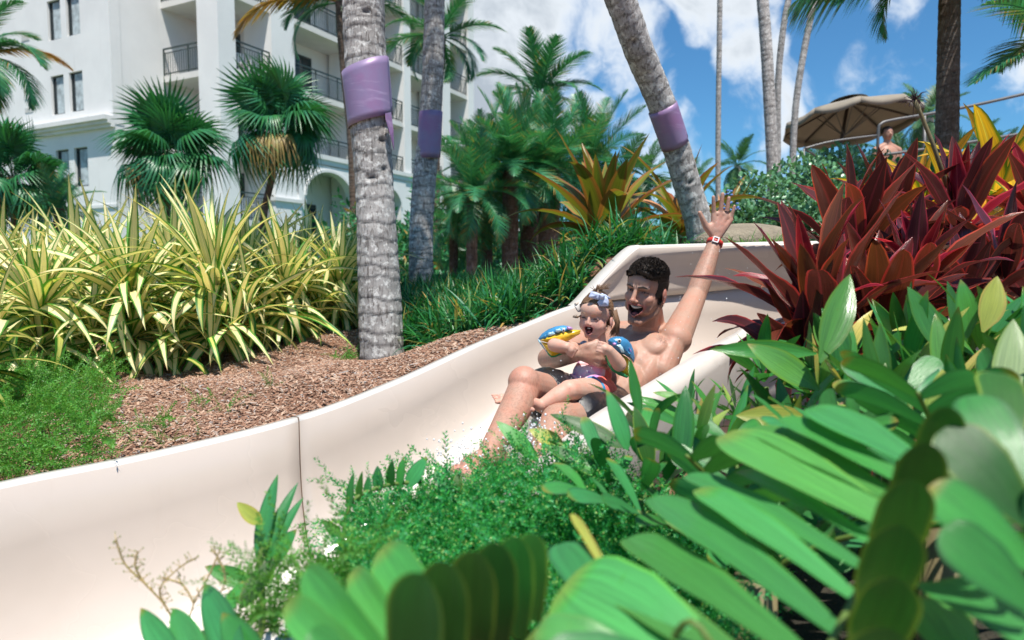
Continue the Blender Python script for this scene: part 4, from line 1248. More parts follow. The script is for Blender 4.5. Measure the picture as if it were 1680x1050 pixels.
# ------------------------------------------------------------------ fan palms before the hotel
def fan_palm(label, px, py, d, R_, n, base, curve=(), wpx=14, dry=2, el=(85, -50)):
    c_ = W(px, py, d)
    g = W(base[0], base[1], d); g.z = ground(g.x, g.y)
    path = [g] + [W(a, b, d) for a, b in curve] + [c_]
    r = palm_tree('fan_palm', label, path, [rad(wpx, d), rad(wpx * .9, d), rad(wpx, d) * .9], M['bark_date'], ring=.12, seed=int(px), nseg=14, group='fan palms in front of the hotel')
    for i in range(n):
        f = (i + .5) / n; az = i * 2.39996 + random.uniform(-.3, .3); e = R(el[0] + (el[1] - el[0]) * f + random.uniform(-16, 16))
        dr = Vector((math.cos(az) * math.cos(e), math.sin(az) * math.cos(e), math.sin(e)))
        ms = FAN[min(2, int(f * 3))]
        l = R_ * random.uniform(.32, .54)
        obj('fan_leaf', random.choice(ms), None, r, M=frame(c_ + Vector((0, 0, random.uniform(-.15, .1))), dr, UP + Vector((random.uniform(-.7, .7), random.uniform(-.7, .7), 0)), l))
    for k in range(dry):
        az = -1.9 + k * .8 + random.uniform(-.3, .3); dr = Vector((math.cos(az) * .7, math.sin(az) * .7, -.35))
        o = obj('fan_leaf', FAN_DRY[0][0], None, r, M=frame(c_, dr, UP, R_ * .4)); o['label'] = 'dry yellow fan leaf'
    return r
fan_palm('round headed green fan palm in front of the hotel corner, left of the corner pillar', 276, 250, 13, 1.5, 34, (270, 400), ((273, 340),), 13, dry=1)
fan_palm('green fan palm with dry yellow leaves and a curved pale trunk near the corner pillar', 458, 205, 12, 1.38, 34, (425, 430), ((432, 360), (446, 290)), 12, dry=2)
fan_palm('green fan palm cut off by the left edge of the photo', 20, 290, 11, 1.25, 32, (30, 420), ((25, 360),), 14, dry=1)
# feathery palm low at the left, under the hotel wall
cc = W(96, 342, 10); g = Vector((cc.x, cc.y, ground(cc.x, cc.y)))
r = palm_tree('feather_palm', 'low bushy feather leaved palm at the foot of the hotel wall, left', [g, cc], [.08, .07], M['bark_date'], seed=5, nseg=12)
crown(r, cc, 20, (.5, .75), DATE, (80, -40))
# coconut crown at the upper left edge
cc = W(-35, 95, 9); g = Vector((cc.x - .5, cc.y + .3, ground(cc.x, cc.y)))
r = palm_tree('coconut_palm', 'coconut palm at the upper left edge with orange tipped fronds', [g, g.lerp(cc, .5) + Vector((-.1, 0, 0)), cc], [.14, .12, .11], M['bark'], seed=6, nseg=16)
for (tx, ty, td, l, k, om) in ((85, 15, 8.8, 1.1, 2, 0), (110, 120, 8.8, 1.15, 2, 0), (60, 190, 8.6, .9, 2, 0), (40, 90, 8.2, 1.0, 3, 0), (10, 200, 9, .9, 3, 0), (-120, 150, 9, 1, 2, 0), (-60, 20, 9.5, 1, 1, 0), (40, 0, 9.6, 1.0, 1, 0), (95, 80, 9.5, 1.1, 2, 1), (-20, -20, 9, 1, 1, 0), (0, 150, 8.4, .8, 3, 0), (70, 55, 9, 1.0, 2, 0), (-100, 60, 8.5, 1.0, 2, 0)):
    me = COCO_OR[0][0] if om else random.choice(COCO[min(3, k + 1)])
    obj('frond', me, None, r, M=frame(cc, W(tx, ty, td) - cc + UP * .35, UP, l))
# crown behind the big trunk, and the one behind the slim trunk
cc = W(563, 5, 15); g = W(585, 430, 15); g.z = ground(g.x, g.y)
r = palm_tree('coconut_palm', 'coconut palm behind the big banded trunk, orange frond crossing the balconies', [g, W(580, 250, 15), W(567, 110, 15), cc], [.13, .12, .12, .17], M['bark_date'], seed=8, nseg=16)
for (tx, ty, l, k, om) in ((430, 20, 2.6, 2, 1), (470, -20, 2.2, 2, 0), (500, 60, 1.8, 3, 0), (640, 40, 1.7, 2, 0), (660, -10, 2.0, 2, 0), (600, 70, 1.4, 3, 0), (540, -70, 2, 1, 0), (610, -80, 2, 0, 0), (450, -60, 2, 1, 0), (690, -60, 2, 1, 0), (580, -100, 2, 0, 0), (520, 40, 1.6, 3, 0)):
    me = COCO_OR[0][0] if om else random.choice(COCO[k])
    obj('frond', me, None, r, M=frame(cc, W(tx, ty, 15 + random.uniform(-1, .6)) - cc + UP * .7, UP, l))
cc = W(722, 62, 14); g = W(715, 430, 14); g.z = ground(g.x, g.y)
r = palm_tree('coconut_palm', 'coconut palm whose green crown spreads behind the slim banded trunk', [g, W(712, 250, 14), cc], [.12, .12, .12], M['bark_date'], seed=12, nseg=16)
for (tx, ty, l, k) in ((640, 70, 1.5, 2), (655, 30, 1.4, 2), (650, 110, 1.1, 3), (700, -10, 1.2, 0), (760, 0, 1.2, 1), (812, 40, 1.5, 1), (800, 70, 1.3, 2), (775, 110, 1.2, 2), (745, 130, 1.0, 3), (690, 130, 1.0, 3), (735, 20, 1.1, 0), (780, 90, 1.3, 3), (670, 60, 1.3, 3)):
    obj('frond', random.choice(COCO[k]), None, r, M=frame(cc, W(tx, ty, 14 + random.uniform(-.8, .8)) - cc + UP * .35, UP, l))
# centre coconut, shuttlecock shaped
cc = W(884, 165, 12); g = W(880, 430, 12); g.z = ground(g.x, g.y)
r = palm_tree('coconut_palm', 'upright coconut palm head standing above the date palms against the sky', [g, W(882, 300, 12), cc], [.13, .13, .12], M['bark_date'], seed=14, nseg=16)
for (tx, ty, l, k) in ((825, 80, 1.25, 2), (850, 70, 1.2, 1), (875, 60, 1.2, 0), (905, 65, 1.2, 0), (935, 75, 1.25, 1), (955, 105, 1.2, 2), (835, 110, 1.1, 2), (925, 110, 1.0, 2), (890, 75, 1.1, 1), (860, 95, 1.0, 1), (815, 120, 1.1, 3), (960, 140, 1.0, 3)):
    obj('frond', random.choice(COCO[k]), None, r, M=frame(cc, W(tx, ty, 12 + random.uniform(-.6, .6)) - cc + UP * .05, UP, l))
# date palms
def date_palm(label, px, py, d, L, n, el=(85, -35), wpx=26):
    c_ = W(px, py, d); g = W(px - 2, 420, d); g.z = ground(g.x, g.y)
    r = palm_tree('date_palm', label, [g, g.lerp(c_, .5), c_], [rad(wpx, d)] * 3, M['bark_date'], ring=.10, seed=int(px), nseg=16, group='date palms behind the border grass')
    crown(r, c_, n, (L * .85, L * 1.1), DATE, el)
    return r
date_palm('big dark green date palm left of the thick shaggy trunk, centre of the photo', 838, 272, 9, .98, 36)
date_palm('date palm with the thick shaggy trunk, behind the bronze leaved plant', 902, 278, 9.4, .98, 34, wpx=34)
date_palm('low date palm leaning its fronds toward the slim banded trunk', 775, 318, 8.6, .80, 30, wpx=18)
date_palm('date palm whose fronds reach right toward the leaning trunk', 970, 268, 10.5, 1.05, 30)
date_palm('small date palm low behind the border grass, right of the slim trunk', 745, 375, 9.5, .7, 26, wpx=14)
date_palm('date palm rising just behind the two biggest ones, against the cloud', 868, 250, 10.6, 1.15, 34)
date_palm('broad date palm filling the gap behind the slim banded trunk', 800, 300, 10.2, 1.1, 34, wpx=18)
# far palms
def far_palm(label, px, py, d, L, n=18):
    c_ = W(px, py, d); g = W(px, 440, d); g.z = ground(g.x, g.y)
    r = palm_tree('coconut_palm', label, [g, g.lerp(c_, .5), c_], [.14, .13, .12], M['bark'], ring=.3, seed=int(px), nseg=8, group='small distant palms')
    crown(r, c_, n, (L * .9, L * 1.1), COCO_FAR, (80, -40))
far_palm('distant palm head just right of the thin white trunk', 1210, 272, 26, 1.25)
far_palm('distant palm head between the leaning trunk and the thin white trunk', 1135, 300, 30, 1.3)
far_palm('distant palm head right of the umbrella, against the brown trunk', 1520, 195, 13, .75)
far_palm('distant palm head under the umbrella, left of the bather', 1395, 285, 22, 1.5)
far_palm('distant palm head behind the bather', 1480, 262, 20, 1.5)
far_palm('distant palm head under the left rim of the umbrella', 1330, 290, 24, 1.3)
far_palm('distant palm head at the right edge above the yellow leaves', 1640, 262, 15, .7)
far_palm('distant palm head at the foot of the clouds, above the bronze plant', 1010, 300, 22, 1.7)
far_palm('distant palm head peeking above the bronze plant, left of the leaning trunk', 1060, 290, 24, 1.6)
far_palm('distant palm head behind the right cordylines', 1590, 255, 20, 1.1)
tufts = []
ff = []
for k in range(900):
    d = random.uniform(12, 17); px = random.uniform(560, 1260); x = (px - 840) / FPX * d
    ff.append((x, d, ground(x, d) + random.uniform(.0, 1.0), random.uniform(4, 8)))
sprig_mass('far_hedge', 'dark green hedge mass far behind the palms', M['palm'], ff, 'hedge', n=30, Lr=(.8, 1.3), el=(85, 0), nl=.035)

# ------------------------------------------------------------------ bronze bromeliad-like plants
BRZ = [[leafmesh('leaf', bd, 1.0, prof=prof_blade, mat=M['bronze'], segs=9, fold=.30, bend_pow=1.4, wave=.05, seed=j + k * 3, twist=random.uniform(-.4, .4)) for j in range(3)] for k, bd in enumerate([.25, .7, 1.2, 1.7])]
def bronze(label, px, py, d, n, L, W_, el=(88, 8)):
    b = W(px, py, d); g = Vector((b.x, b.y, ground(b.x, b.y)))
    r = empty('bronze_plant', g, label, 'plant', 'bronze leaved plants behind the grass')
    m = MB(); m.tube([g - UP * .05, b], [.05, .035], 8); m.build('stem', M['stem'], r, True)
    rosette(r, b, n, L, W_, BRZ, el, jitter=.4)
bronze('large bronze green strap leaved plant with peachy dry leaves, left of the leaning trunk', 990, 402, 4.7, 34, (.56, .80), (.10, .145))
bronze('bronze green strap leaved plant behind the leaning trunk', 1118, 390, 5.0, 24, (.5, .76), (.07, .10))
bronze('small bronze strap leaved plant at the right of the leaning trunk foot', 1190, 392, 5.4, 14, (.35, .55), (.04, .06), el=(80, 20))

# round leaved silvery shrub behind the slide wall
SH = leaf_geo(.4, .7, prof=prof_round, segs=3, fold=.2, nw=1)
def shrub(label, spots, n, leaf=(.035, .055), mat='shrub'):
    root = None
    mats = []
    for (px, py, d, rx, rz) in spots:
        c_ = W(px, py, d)
        for k in range(n):
            v = Vector((random.gauss(0, 1), random.gauss(0, 1), random.gauss(0, 1))).normalized() * (random.random() ** .35)
            lump = 1 + .22 * mnoise.noise(v * 2.6 + c_)
            p = c_ + Vector((v.x * rx, v.y * rx, v.z * rz)) * lump
            d_ = (v + Vector((random.uniform(-.8, .8), random.uniform(-.8, .8), random.uniform(-.3, 1.0)))).normalized()
            l = random.uniform(*leaf); mats.append(np.array(frame(p, d_, v + UP * .6, l, l * random.uniform(.85, 1.2))))
    VV, FF, UU = instances(*SH[:2], mats, SH[2])
    c0 = W(*spots[0][:3]); g = Vector((c0.x, c0.y, ground(c0.x, c0.y)))
    r = empty('round_leaved_shrub', g, label, 'shrub')
    o = obj('foliage', mesh('foliage', VV, FF, uv=UU), M[mat], r); o['kind'] = 'stuff'
    m = MB()
    for (px, py, d, rx, rz) in spots:
        c_ = W(px, py, d)
        for k in range(5):
            e_ = c_ + Vector((random.uniform(-.6, .6) * rx, random.uniform(-.6, .6) * rx, random.uniform(0, .6) * rz))
            g_ = Vector((c_.x + random.uniform(-.1, .1), c_.y, ground(c_.x, c_.y) - .05)); m.tube([g_, g_.lerp(e_, .5) + Vector((random.uniform(-.1, .1), 0, 0)), e_], [.018, .012, .005], 5)
    m.build('branch', M['stem'], r, True)
shrub('silvery green round leaved shrub behind the raised hand and the slide wall', [(1250, 345, 5.6, .34, .30), (1320, 325, 5.8, .38, .36), (1380, 300, 6.2, .36, .32), (1215, 375, 5.4, .25, .2), (1350, 370, 5.5, .4, .3)], 1500)
shrub('darker shrub mass behind the red cordylines at the right', [(1480, 330, 6.5, .6, .45), (1600, 320, 6.5, .6, .4), (1700, 330, 6.5, .6, .5)], 1300, mat='palm', leaf=(.05, .08))
# small blue flowers poking from the shrub
m = MB()
t_ = simple('blue_petal', (.10, .22, .55), .6)
for k in range(26):
    c_ = W(random.uniform(1185, 1215), random.uniform(312, 345), 5.2)
    m.ball(c_, (.012, .012, .008), 6, 4)
tag(m.build('blue_flowers', t_), 'small blue flower cluster behind the raised hand', 'flowers', kind='stuff')
m = MB(); m.ball(W(1225, 398, 4.3), (.34, .22, .12), 20, 12)
bo = m.build('boulder', simple('boulder_stone', (.26, .22, .16), .9, .25, 5, .8, .02), smooth=True); tag(bo, 'rounded tan boulder behind the slide wall below the shrub', 'boulder')

# ------------------------------------------------------------------ cordylines
def cord_set(mat, k0):
    return [[leafmesh('leaf', bd, 1.0, prof=prof_lance, mat=mat, segs=12, fold=.36, bend_pow=1.6, wave=.16, seed=k0 + j + k * 3, twist=random.uniform(-.5, .5), nw=2) for j in range(3)] for k, bd in enumerate([.2, .7, 1.2, 1.7])]
CR, CB, CRU = cord_set(M['red'], 100), cord_set(M['redbright'], 200), cord_set(M['rusty'], 300)
CY = cord_set(M['croton'], 400)
def mixset(*ss): return [sum([list(s[i]) for s in ss], []) for i in range(4)]
def cordyline(label, px, py, d, n, L, W_, sets, el=(88, -5), name='cordyline', tilt=(0, 0), group='red cordylines beside the slide', bright=0):
    b = W(px, py, d); g = Vector((b.x, b.y, ground(b.x, b.y)))
    if g.z > b.z - .05: g.z = b.z - .3
    r = empty(name, g, label, 'plant', group)
    m = MB(); m.tube([g - UP * .05, g.lerp(b, .6) + Vector((.01, 0, 0)), b], [.016, .014, .012], 8); m.build('stem', M['stemred'] if name == 'cordyline' else M['stem'], r, True)
    up = Vector((tilt[0], tilt[1], 1)).normalized()
    rosette(r, b, n, L, W_, sets, el, up=up, jitter=.5, base_r=.03)
    if bright: rosette(r, b + up * .02, bright, (L[0] * .9, L[1] * .85), (W_[0] * .7, W_[1] * .75), CB, (88, 62), up=up, jitter=.5, base_r=.03)
RR = mixset(CR, CR, CRU); RD = CR
cordyline('foremost rust red cordyline whose long leaves reach over the slide toward the raised arm', 1350, 570, 1.95, 32, (.30, .44), (.062, .085), mixset(CRU, CRU, CR), tilt=(-.25, -.1), bright=4)
cordyline('red cordyline behind the foremost one, its tall leaves below the umbrella', 1395, 450, 2.45, 28, (.32, .44), (.068, .09), RR, el=(88, 5), bright=1)
cordyline('cordyline with a vivid scarlet new leaf, middle of the red group', 1500, 510, 2.2, 26, (.25, .36), (.054, .075), RR, el=(88, 0), bright=8)
cordyline('dark burgundy cordyline below the brown palm trunk', 1570, 400, 2.8, 26, (.34, .46), (.068, .09), mixset(CR, CR, CR, CB), bright=3)
cordyline('dark cordyline left of the brown palm trunk, in the back of the red group', 1455, 400, 3.0, 24, (.30, .42), (.064, .088), RD, el=(85, 0))
cordyline('dark cordyline at the right edge above the green leaves', 1650, 480, 2.4, 24, (.28, .38), (.058, .08), RD, bright=1)
cordyline('dark cordyline low between the scarlet leaf and the right edge', 1580, 530, 2.3, 24, (.26, .38), (.058, .08), RD, el=(80, -5))
cordyline('cordyline with lax leaves just right of the foremost one', 1430, 570, 2.05, 24, (.28, .40), (.062, .085), mixset(CRU, CR), el=(80, -5), tilt=(.2, 0))
cordyline('red cordyline reaching into the right edge of the photo', 1715, 390, 2.9, 20, (.34, .44), (.06, .08), mixset(CR, CB), tilt=(-.3, 0))
cordyline('low rust cordyline leaning over the near rim of the slide', 1330, 640, 1.85, 16, (.24, .34), (.05, .07), mixset(CRU, CR), el=(85, 20), tilt=(-.15, 0))
cordyline('small dark cordyline hidden under the red group beside the wall', 1440, 470, 2.7, 18, (.28, .36), (.06, .08), RD, el=(80, 0))
cordyline('yellow and green croton right of the brown palm trunk', 1640, 350, 3.4, 18, (.40, .56), (.08, .11), CY, name='croton', group='yellow crotons behind the cordylines', el=(85, 5))
cordyline('yellow croton leaves arching between the two tallest dark cordylines', 1505, 372, 3.3, 16, (.34, .46), (.06, .09), CY, name='croton', group='yellow crotons behind the cordylines', el=(80, 5))
cordyline('yellow croton low behind the dark cordyline at the right', 1560, 410, 3.2, 16, (.35, .48), (.06, .09), CY, name='croton', group='yellow crotons behind the cordylines')
# dried flower head on a long stalk
r = empty('dried_flower', W(1560, 320, 3.0), 'dark dried flower head on a long stalk in front of the umbrella', 'flower')
m = MB(); top = W(1500, 165, 3.0); m.tube([W(1562, 330, 3.0), W(1532, 240, 3.0), W(1510, 185, 3.0), top], [.010, .009, .008, .012], 6); m.build('stalk', M['stem'], r, True)
m = MB()
for k in range(46):
    v = Vector((random.gauss(0, 1), random.gauss(0, .8), random.gauss(.3, 1))).normalized() * random.uniform(.03, .065)
    m.tube([top, top + v * .6 + UP * .005, top + v + Vector((random.uniform(-.01, .01), 0, -.008))], [.0018, .0014, .0008], 4)
q = m.build('dry_petals', simple('dry_petal', (.045, .02, .025), .8), r); q['kind'] = 'stuff'
# ------------------------------------------------------------------ green leaved plants on the near bank
def leafset(mat, prof, k0, bends=(.1, .35, .6), wave=.03, fold=.16, nm='leaflet'):
    return [[leafmesh(nm, bd, 1.0, prof=prof, mat=mat, segs=11, fold=fold, bend_pow=1.2, wave=wave, seed=k0 + j + 5 * k, twist=random.uniform(-.35, .35)) for j in range(3)] for k, bd in enumerate(bends)]
LCY, LNEAR, LDARK, LBR = leafset(M['cycad'], prof_obov, 500), leafset(M['cycad_near'], prof_obov, 520), leafset(M['cycad_dark'], prof_obov, 540), leafset(M['broad'], prof_ellip, 560, bends=(.1, .5, .9), nm='leaf')
M['palegreen'] = leafmat('pale_leaf', (.30, .40, .20), (.25, .36, .12), .7, .95, .25, .25, .1, streak=.3, hue=.01)
M['peach'] = leafmat('dry_peach_leaf', (.52, .36, .25), (.45, .28, .2), .7, .95, .5, .25, .1, streak=.4, hue=.01, midrib=(.3, .35, .12))
M['yellowleaf'] = leafmat('yellowing_leaf', (.38, .42, .08), (.45, .36, .08), .7, .95, .35, .3, .1, streak=.4, hue=.01)

def cycad_frond(plant, pts, pairs, ll, ww, sets, up=UP, side=(-1, 1), fwd=.55, lift=.35, start=.15, label=None, bendi=None, ratio=None):
    """a frond: rachis through pts with thick leaflets on both sides; every leaflet an object"""
    P = cat(pts, 8); n = len(P)
    m = MB(); m.tube(P, [.006 * (1 - .6 * i / n) for i in range(n)], 7)
    fr = m.build('frond', M['stemgreen'], plant, True)
    if label: fr['label'] = label
    for i in range(pairs):
        v = start + (1 - start) * (i + .5) / pairs
        x = v * (n - 1); k = int(min(x, n - 2)); p = P[k].lerp(P[k + 1], x - k); t_ = (P[k + 1] - P[k]).normalized()
        sd = t_.cross(up).normalized(); nu = sd.cross(t_).normalized()
        l = ll * (.72 + .36 * math.sin(math.pi * v)) * random.uniform(.92, 1.08)
        for s_ in side:
            d = (sd * s_ + t_ * (fwd + .5 * (v - .5)) + nu * (lift + random.uniform(-.12, .12))).normalized()
            ms = sets[random.randrange(len(sets)) if bendi is None else bendi]
            w_ = ww * random.uniform(.88, 1.1)
            obj('leaflet', random.choice(ms), None, fr, M=frame(p, d, nu + t_ * -.25 + Vector((random.uniform(-.15, .15),) * 3), l, w_ / .2))
    return fr
def cycad(label, px, py, d, nf, L, ll, ww, pairs=7, el=(75, 15), sets=None, az_range=(0, 6.28), bz=None):
    sets = sets or LCY
    b = W(px, py, d); 
    if bz is not None: b.z = bz
    g = Vector((b.x, b.y, min(b.z - .1, ground(b.x, b.y))))
    r = empty('cycad', g, label, 'plant', 'cardboard palm cycads on the near bank')
    m = MB(); m.tube([g, b], [.05, .035], 8); m.build('trunk', M['stem'], r, True)
    for i in range(nf):
        f = (i + .5) / nf; az = az_range[0] + (az_range[1] - az_range[0]) * ((i * .618) % 1); e = R(el[0] + (el[1] - el[0]) * f)
        d0 = Vector((math.cos(az) * math.cos(e), math.sin(az) * math.cos(e), math.sin(e))); l = L * random.uniform(.85, 1.1)
        d1 = (d0 + Vector((math.cos(az), math.sin(az), -.1)) * .5).normalized()
        cycad_frond(r, [b, b + d0 * l * .5, b + d0 * l * .5 + d1 * l * .5], pairs, ll, ww, sets)
    return r

# mass of broad green leaves right of the slide
def leafy(label, px, py, d, n, L, W_, sets, el=(85, 0), name='leafy_plant', tilt=(0, 0), spread=.08, stems=4):
    b = W(px, py, d); g = Vector((b.x, b.y, min(b.z - .1, ground(b.x, b.y))))
    r = empty(name, g, label, 'plant', 'broad leaved green plants on the near bank')
    m = MB()
    for s_ in range(stems):
        a = s_ * 2.4; q = b + Vector((math.cos(a) * spread, math.sin(a) * spread, random.uniform(-.05, .05)))
        m.tube([g + Vector((0, 0, -.03)), g.lerp(q, .5), q], [.010, .009, .006], 6)
        rosette(r, q, n // stems, L, W_, sets, el, up=Vector((tilt[0] + math.cos(a) * .3, tilt[1] + math.sin(a) * .3, 1)).normalized(), jitter=.8, base_r=.01)
    m.build('stem', M['stemgreen'], r, True)
leafy('green leafy plant under the foremost red cordyline at the slide rim', 1310, 665, 1.62, 37, (0.12, 0.17), (0.029, 0.041), LBR)
leafy('green leafy plant with upright leaves below the scarlet leaf', 1440, 640, 1.55, 45, (0.13, 0.21), (0.031, 0.043), LBR)
leafy('green leafy plant below the dark cordylines, right of centre', 1560, 600, 1.6, 45, (0.14, 0.2), (0.031, 0.043), LBR)
leafy('green leafy plant at the right edge below the dark cordyline', 1665, 600, 1.5, 42, (0.14, 0.22), (0.032, 0.044), LBR)
leafy('green leafy plant low in front, between the big blurred frond and the red group', 1370, 720, 1.4, 37, (0.13, 0.2), (0.029, 0.043), LBR)
leafy('green leafy plant with olive upright leaves beside the near rim', 1115, 760, 1.35, 22, (0.1, 0.15), (0.022, 0.031), LBR, el=(88, 35))
leafy('low narrow leaved plant spilling along the near rim of the slide', 1185, 722, 1.6, 37, (0.08, 0.12), (0.015, 0.022), LBR, el=(70, 0))
leafy('green leafy plant behind the big blurred frond at the right', 1540, 700, 1.2, 35, (0.13, 0.19), (0.031, 0.043), LBR)
leafy('green leafy plant at the lower right edge', 1700, 740, 1.15, 30, (0.14, 0.2), (0.034, 0.044), LBR)
leafy('dark upright leaved plant in front of the black shorts', 1040, 800, 1.25, 12, (.08, .12), (.026, .034), LCY, el=(88, 40), spread=.05)
leafy('green leafy plant nestled left of the small cordyline, on the rim', 1245, 722, 1.5, 27, (0.09, 0.14), (0.022, 0.032), LBR)
def single(label, base, tip, w, mat, name='big_leaf', prof=prof_ellip, bend=.3, up=None, parent=None):
    p, q = W(*base), W(*tip); l = (q - p).length
    me = leafmesh('leaf' if parent is None else 'leaflet', bend, 1.0, prof=prof, mat=mat, segs=13, fold=.30, wave=.04, seed=int(base[0]))
    d = q - p
    upv = up or Vector((0, -.5, 1))
    o = obj(name if parent is None else 'leaf', me, None, parent, M=frame(p, d, upv, l * 1.03, w / .2))
    if parent is None: tag(o, label, 'leaf')
    return o
# leaves that stand out one by one grow from one plant
r = empty('leafy_plant', W(1460, 720, 1.35), 'tall leaved green plant in front of the foremost cordyline, with one big pale glossy leaf', 'plant', 'broad leaved green plants on the near bank')
m = MB(); m.tube([W(1460, 900, 1.3), W(1455, 760, 1.35), W(1420, 690, 1.38)], [.012, .010, .007], 6); m.build('stem', M['stemgreen'], r, True)
FB = Vector((0, -1, .35))
for (b_, t_, w, mt, lab) in (((1345, 595, 1.30), (1405, 445, 1.36), .062, M['broad'], 'broad upright mid green leaf'), ((1425, 730, 1.2), (1462, 595, 1.24), .056, M['palegreen'], 'pale glossy leaf'),
                             ((1545, 580, 1.4), (1500, 470, 1.42), .055, M['broad'], 'upright dark green leaf'), ((1587, 555, 1.45), (1585, 460, 1.45), .05, M['cycad'], 'dark oval upright leaf'),
                             ((1612, 545, 1.4), (1645, 452, 1.42), .055, M['yellowleaf'], 'yellowing upright leaf'), ((1500, 655, 1.25), (1380, 668, 1.2), .05, M['peach'], 'dry peach coloured leaf lying across the green ones'),
                             ((1340, 580, 1.5), (1180, 568, 1.45), .045, M['broad'], 'leaf reaching left over the slide rim'), ((1345, 640, 1.4), (1235, 562, 1.42), .06, M['broad'], 'dark broad leaf reaching left'),
                             ((1640, 690, 1.0), (1680, 520, 1.05), .06, M['palegreen'], 'long pale leaf at the right edge'), ((1395, 590, 1.4), (1355, 505, 1.42), .045, M['broad'], 'short upright leaf'),
                             ((1460, 640, 1.35), (1450, 560, 1.35), .045, M['cycad'], 'dark upright leaf in the middle'), ((1335, 690, 1.3), (1215, 680, 1.3), .05, M['yellowleaf'], 'yellow green leaf tip'),
                             ((1540, 720, 1.05), (1555, 610, 1.05), .06, M['broad'], 'broad upright leaf beside the dry one')):
    o = single(None, b_, t_, w, mt, parent=r, up=FB); o['label'] = lab

# ---- big blurred cycad frond, lower right
cy = empty('cycad', Vector((.42, .50, .35)), 'big blurred cycad with long parallel leaflets filling the lower right corner', 'plant', 'cardboard palm cycads on the near bank')
m = MB(); m.tube([Vector((.36, .44, .3)), Vector((.30, .44, .8)), W(1250, 1400, .46)], [.06, .05, .02], 10); m.build('trunk', M['stem'], cy, True)
rb, rt = W(1335, 1120, .50), W(1560, 700, .72)
P = cat([W(1250, 1400, .46), rb, W(1430, 930, .60), W(1515, 800, .68), rt], 8); m = MB(); m.tube(P, .003, 8)
fr = m.build('frond', M['stemgreen'], cy, True); fr['label'] = 'nearest frond with long parallel leaflets'
for (b_, t_, w) in (((1530, 775, .68), (1335, 660, .80), .058), ((1515, 812, .66), (1288, 675, .80), .040), ((1480, 872, .63), (1195, 700, .80), .078), ((1500, 842, .65), (1240, 690, .82), .050), ((1452, 905, .62), (1215, 760, .80), .034), ((1425, 940, .60), (1130, 765, .80), .038),
                    ((1405, 985, .57), (1150, 790, .74), .042), ((1375, 1040, .54), (1075, 800, .76), .054), ((1330, 1090, .51), (1035, 865, .72), .054), ((1290, 1150, .48), (985, 930, .64), .045)):
    o = single(None, b_, t_, w, M['cycad_near'], parent=fr, up=Vector((.25, -.75, .75)), prof=prof_obov, bend=.15); o.name = 'leaflet'
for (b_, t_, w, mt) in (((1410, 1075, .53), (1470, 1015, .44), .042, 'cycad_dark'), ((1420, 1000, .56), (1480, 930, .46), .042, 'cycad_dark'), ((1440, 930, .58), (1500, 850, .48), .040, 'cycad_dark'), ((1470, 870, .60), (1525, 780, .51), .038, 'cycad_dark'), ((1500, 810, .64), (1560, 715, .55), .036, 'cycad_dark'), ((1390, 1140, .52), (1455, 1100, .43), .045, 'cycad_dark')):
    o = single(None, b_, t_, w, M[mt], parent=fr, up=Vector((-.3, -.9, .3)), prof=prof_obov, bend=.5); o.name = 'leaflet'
# second frond: the darker blurred one near the right edge
P = cat([Vector((.42, .48, .75)), W(1730, 1020, .48), W(1720, 860, .52), W(1660, 700, .60)], 8); m = MB(); m.tube(P, .003, 8)
fr = m.build('frond', M['stemgreen'], cy, True); fr['label'] = 'darker frond at the right edge'
for (b_, t_, w, mt) in (((1690, 860, .52), (1560, 700, .56), .05, 'cycad_dark'), ((1680, 800, .54), (1600, 640, .60), .045, 'cycad'), ((1695, 930, .50), (1540, 800, .52), .04, 'cycad'), ((1700, 1000, .48), (1560, 870, .50), .04, 'cycad'), ((1660, 730, .58), (1640, 600, .64), .04, 'cycad_dark'),
                    ((1690, 880, .52), (1790, 760, .5), .05, 'cycad'), ((1698, 1060, .47), (1530, 920, .62), .06, 'cycad_near'), ((1700, 940, .5), (1800, 850, .5), .05, 'cycad'), ((1600, 1120, .52), (1500, 950, .66), .06, 'cycad_near')):
    o = single(None, b_, t_, w, M[mt], parent=fr, up=Vector((-.2, -.8, .5)), prof=prof_obov, bend=.3); o.name = 'leaflet'
# frond reaching left along the bottom: broad bright leaflet pair
P = cat([Vector((.38, .48, .72)), W(1200, 1120, .52), W(1080, 1060, .56), W(960, 1010, .62)], 8); m = MB(); m.tube(P, .003, 8)
fr = m.build('frond', M['stemgreen'], cy, True); fr['label'] = 'frond with a broad bright leaflet at the bottom edge'
for (b_, t_, w, mt) in (((1190, 1110, .52), (925, 945, .62), .10, 'cycad_near'), ((1060, 1090, .54), (880, 1040, .56), .05, 'cycad_near'), ((1010, 970, .66), (940, 835, .74), .011, 'yellowleaf'), ((1120, 1100, .53), (900, 1100, .5), .06, 'cycad'), ((1000, 1020, .62), (920, 880, .72), .045, 'cycad')):
    o = single(None, b_, t_, w, M[mt], parent=fr, up=Vector((.1, -.7, .75)), prof=prof_obov, bend=.25); o.name = 'leaflet'

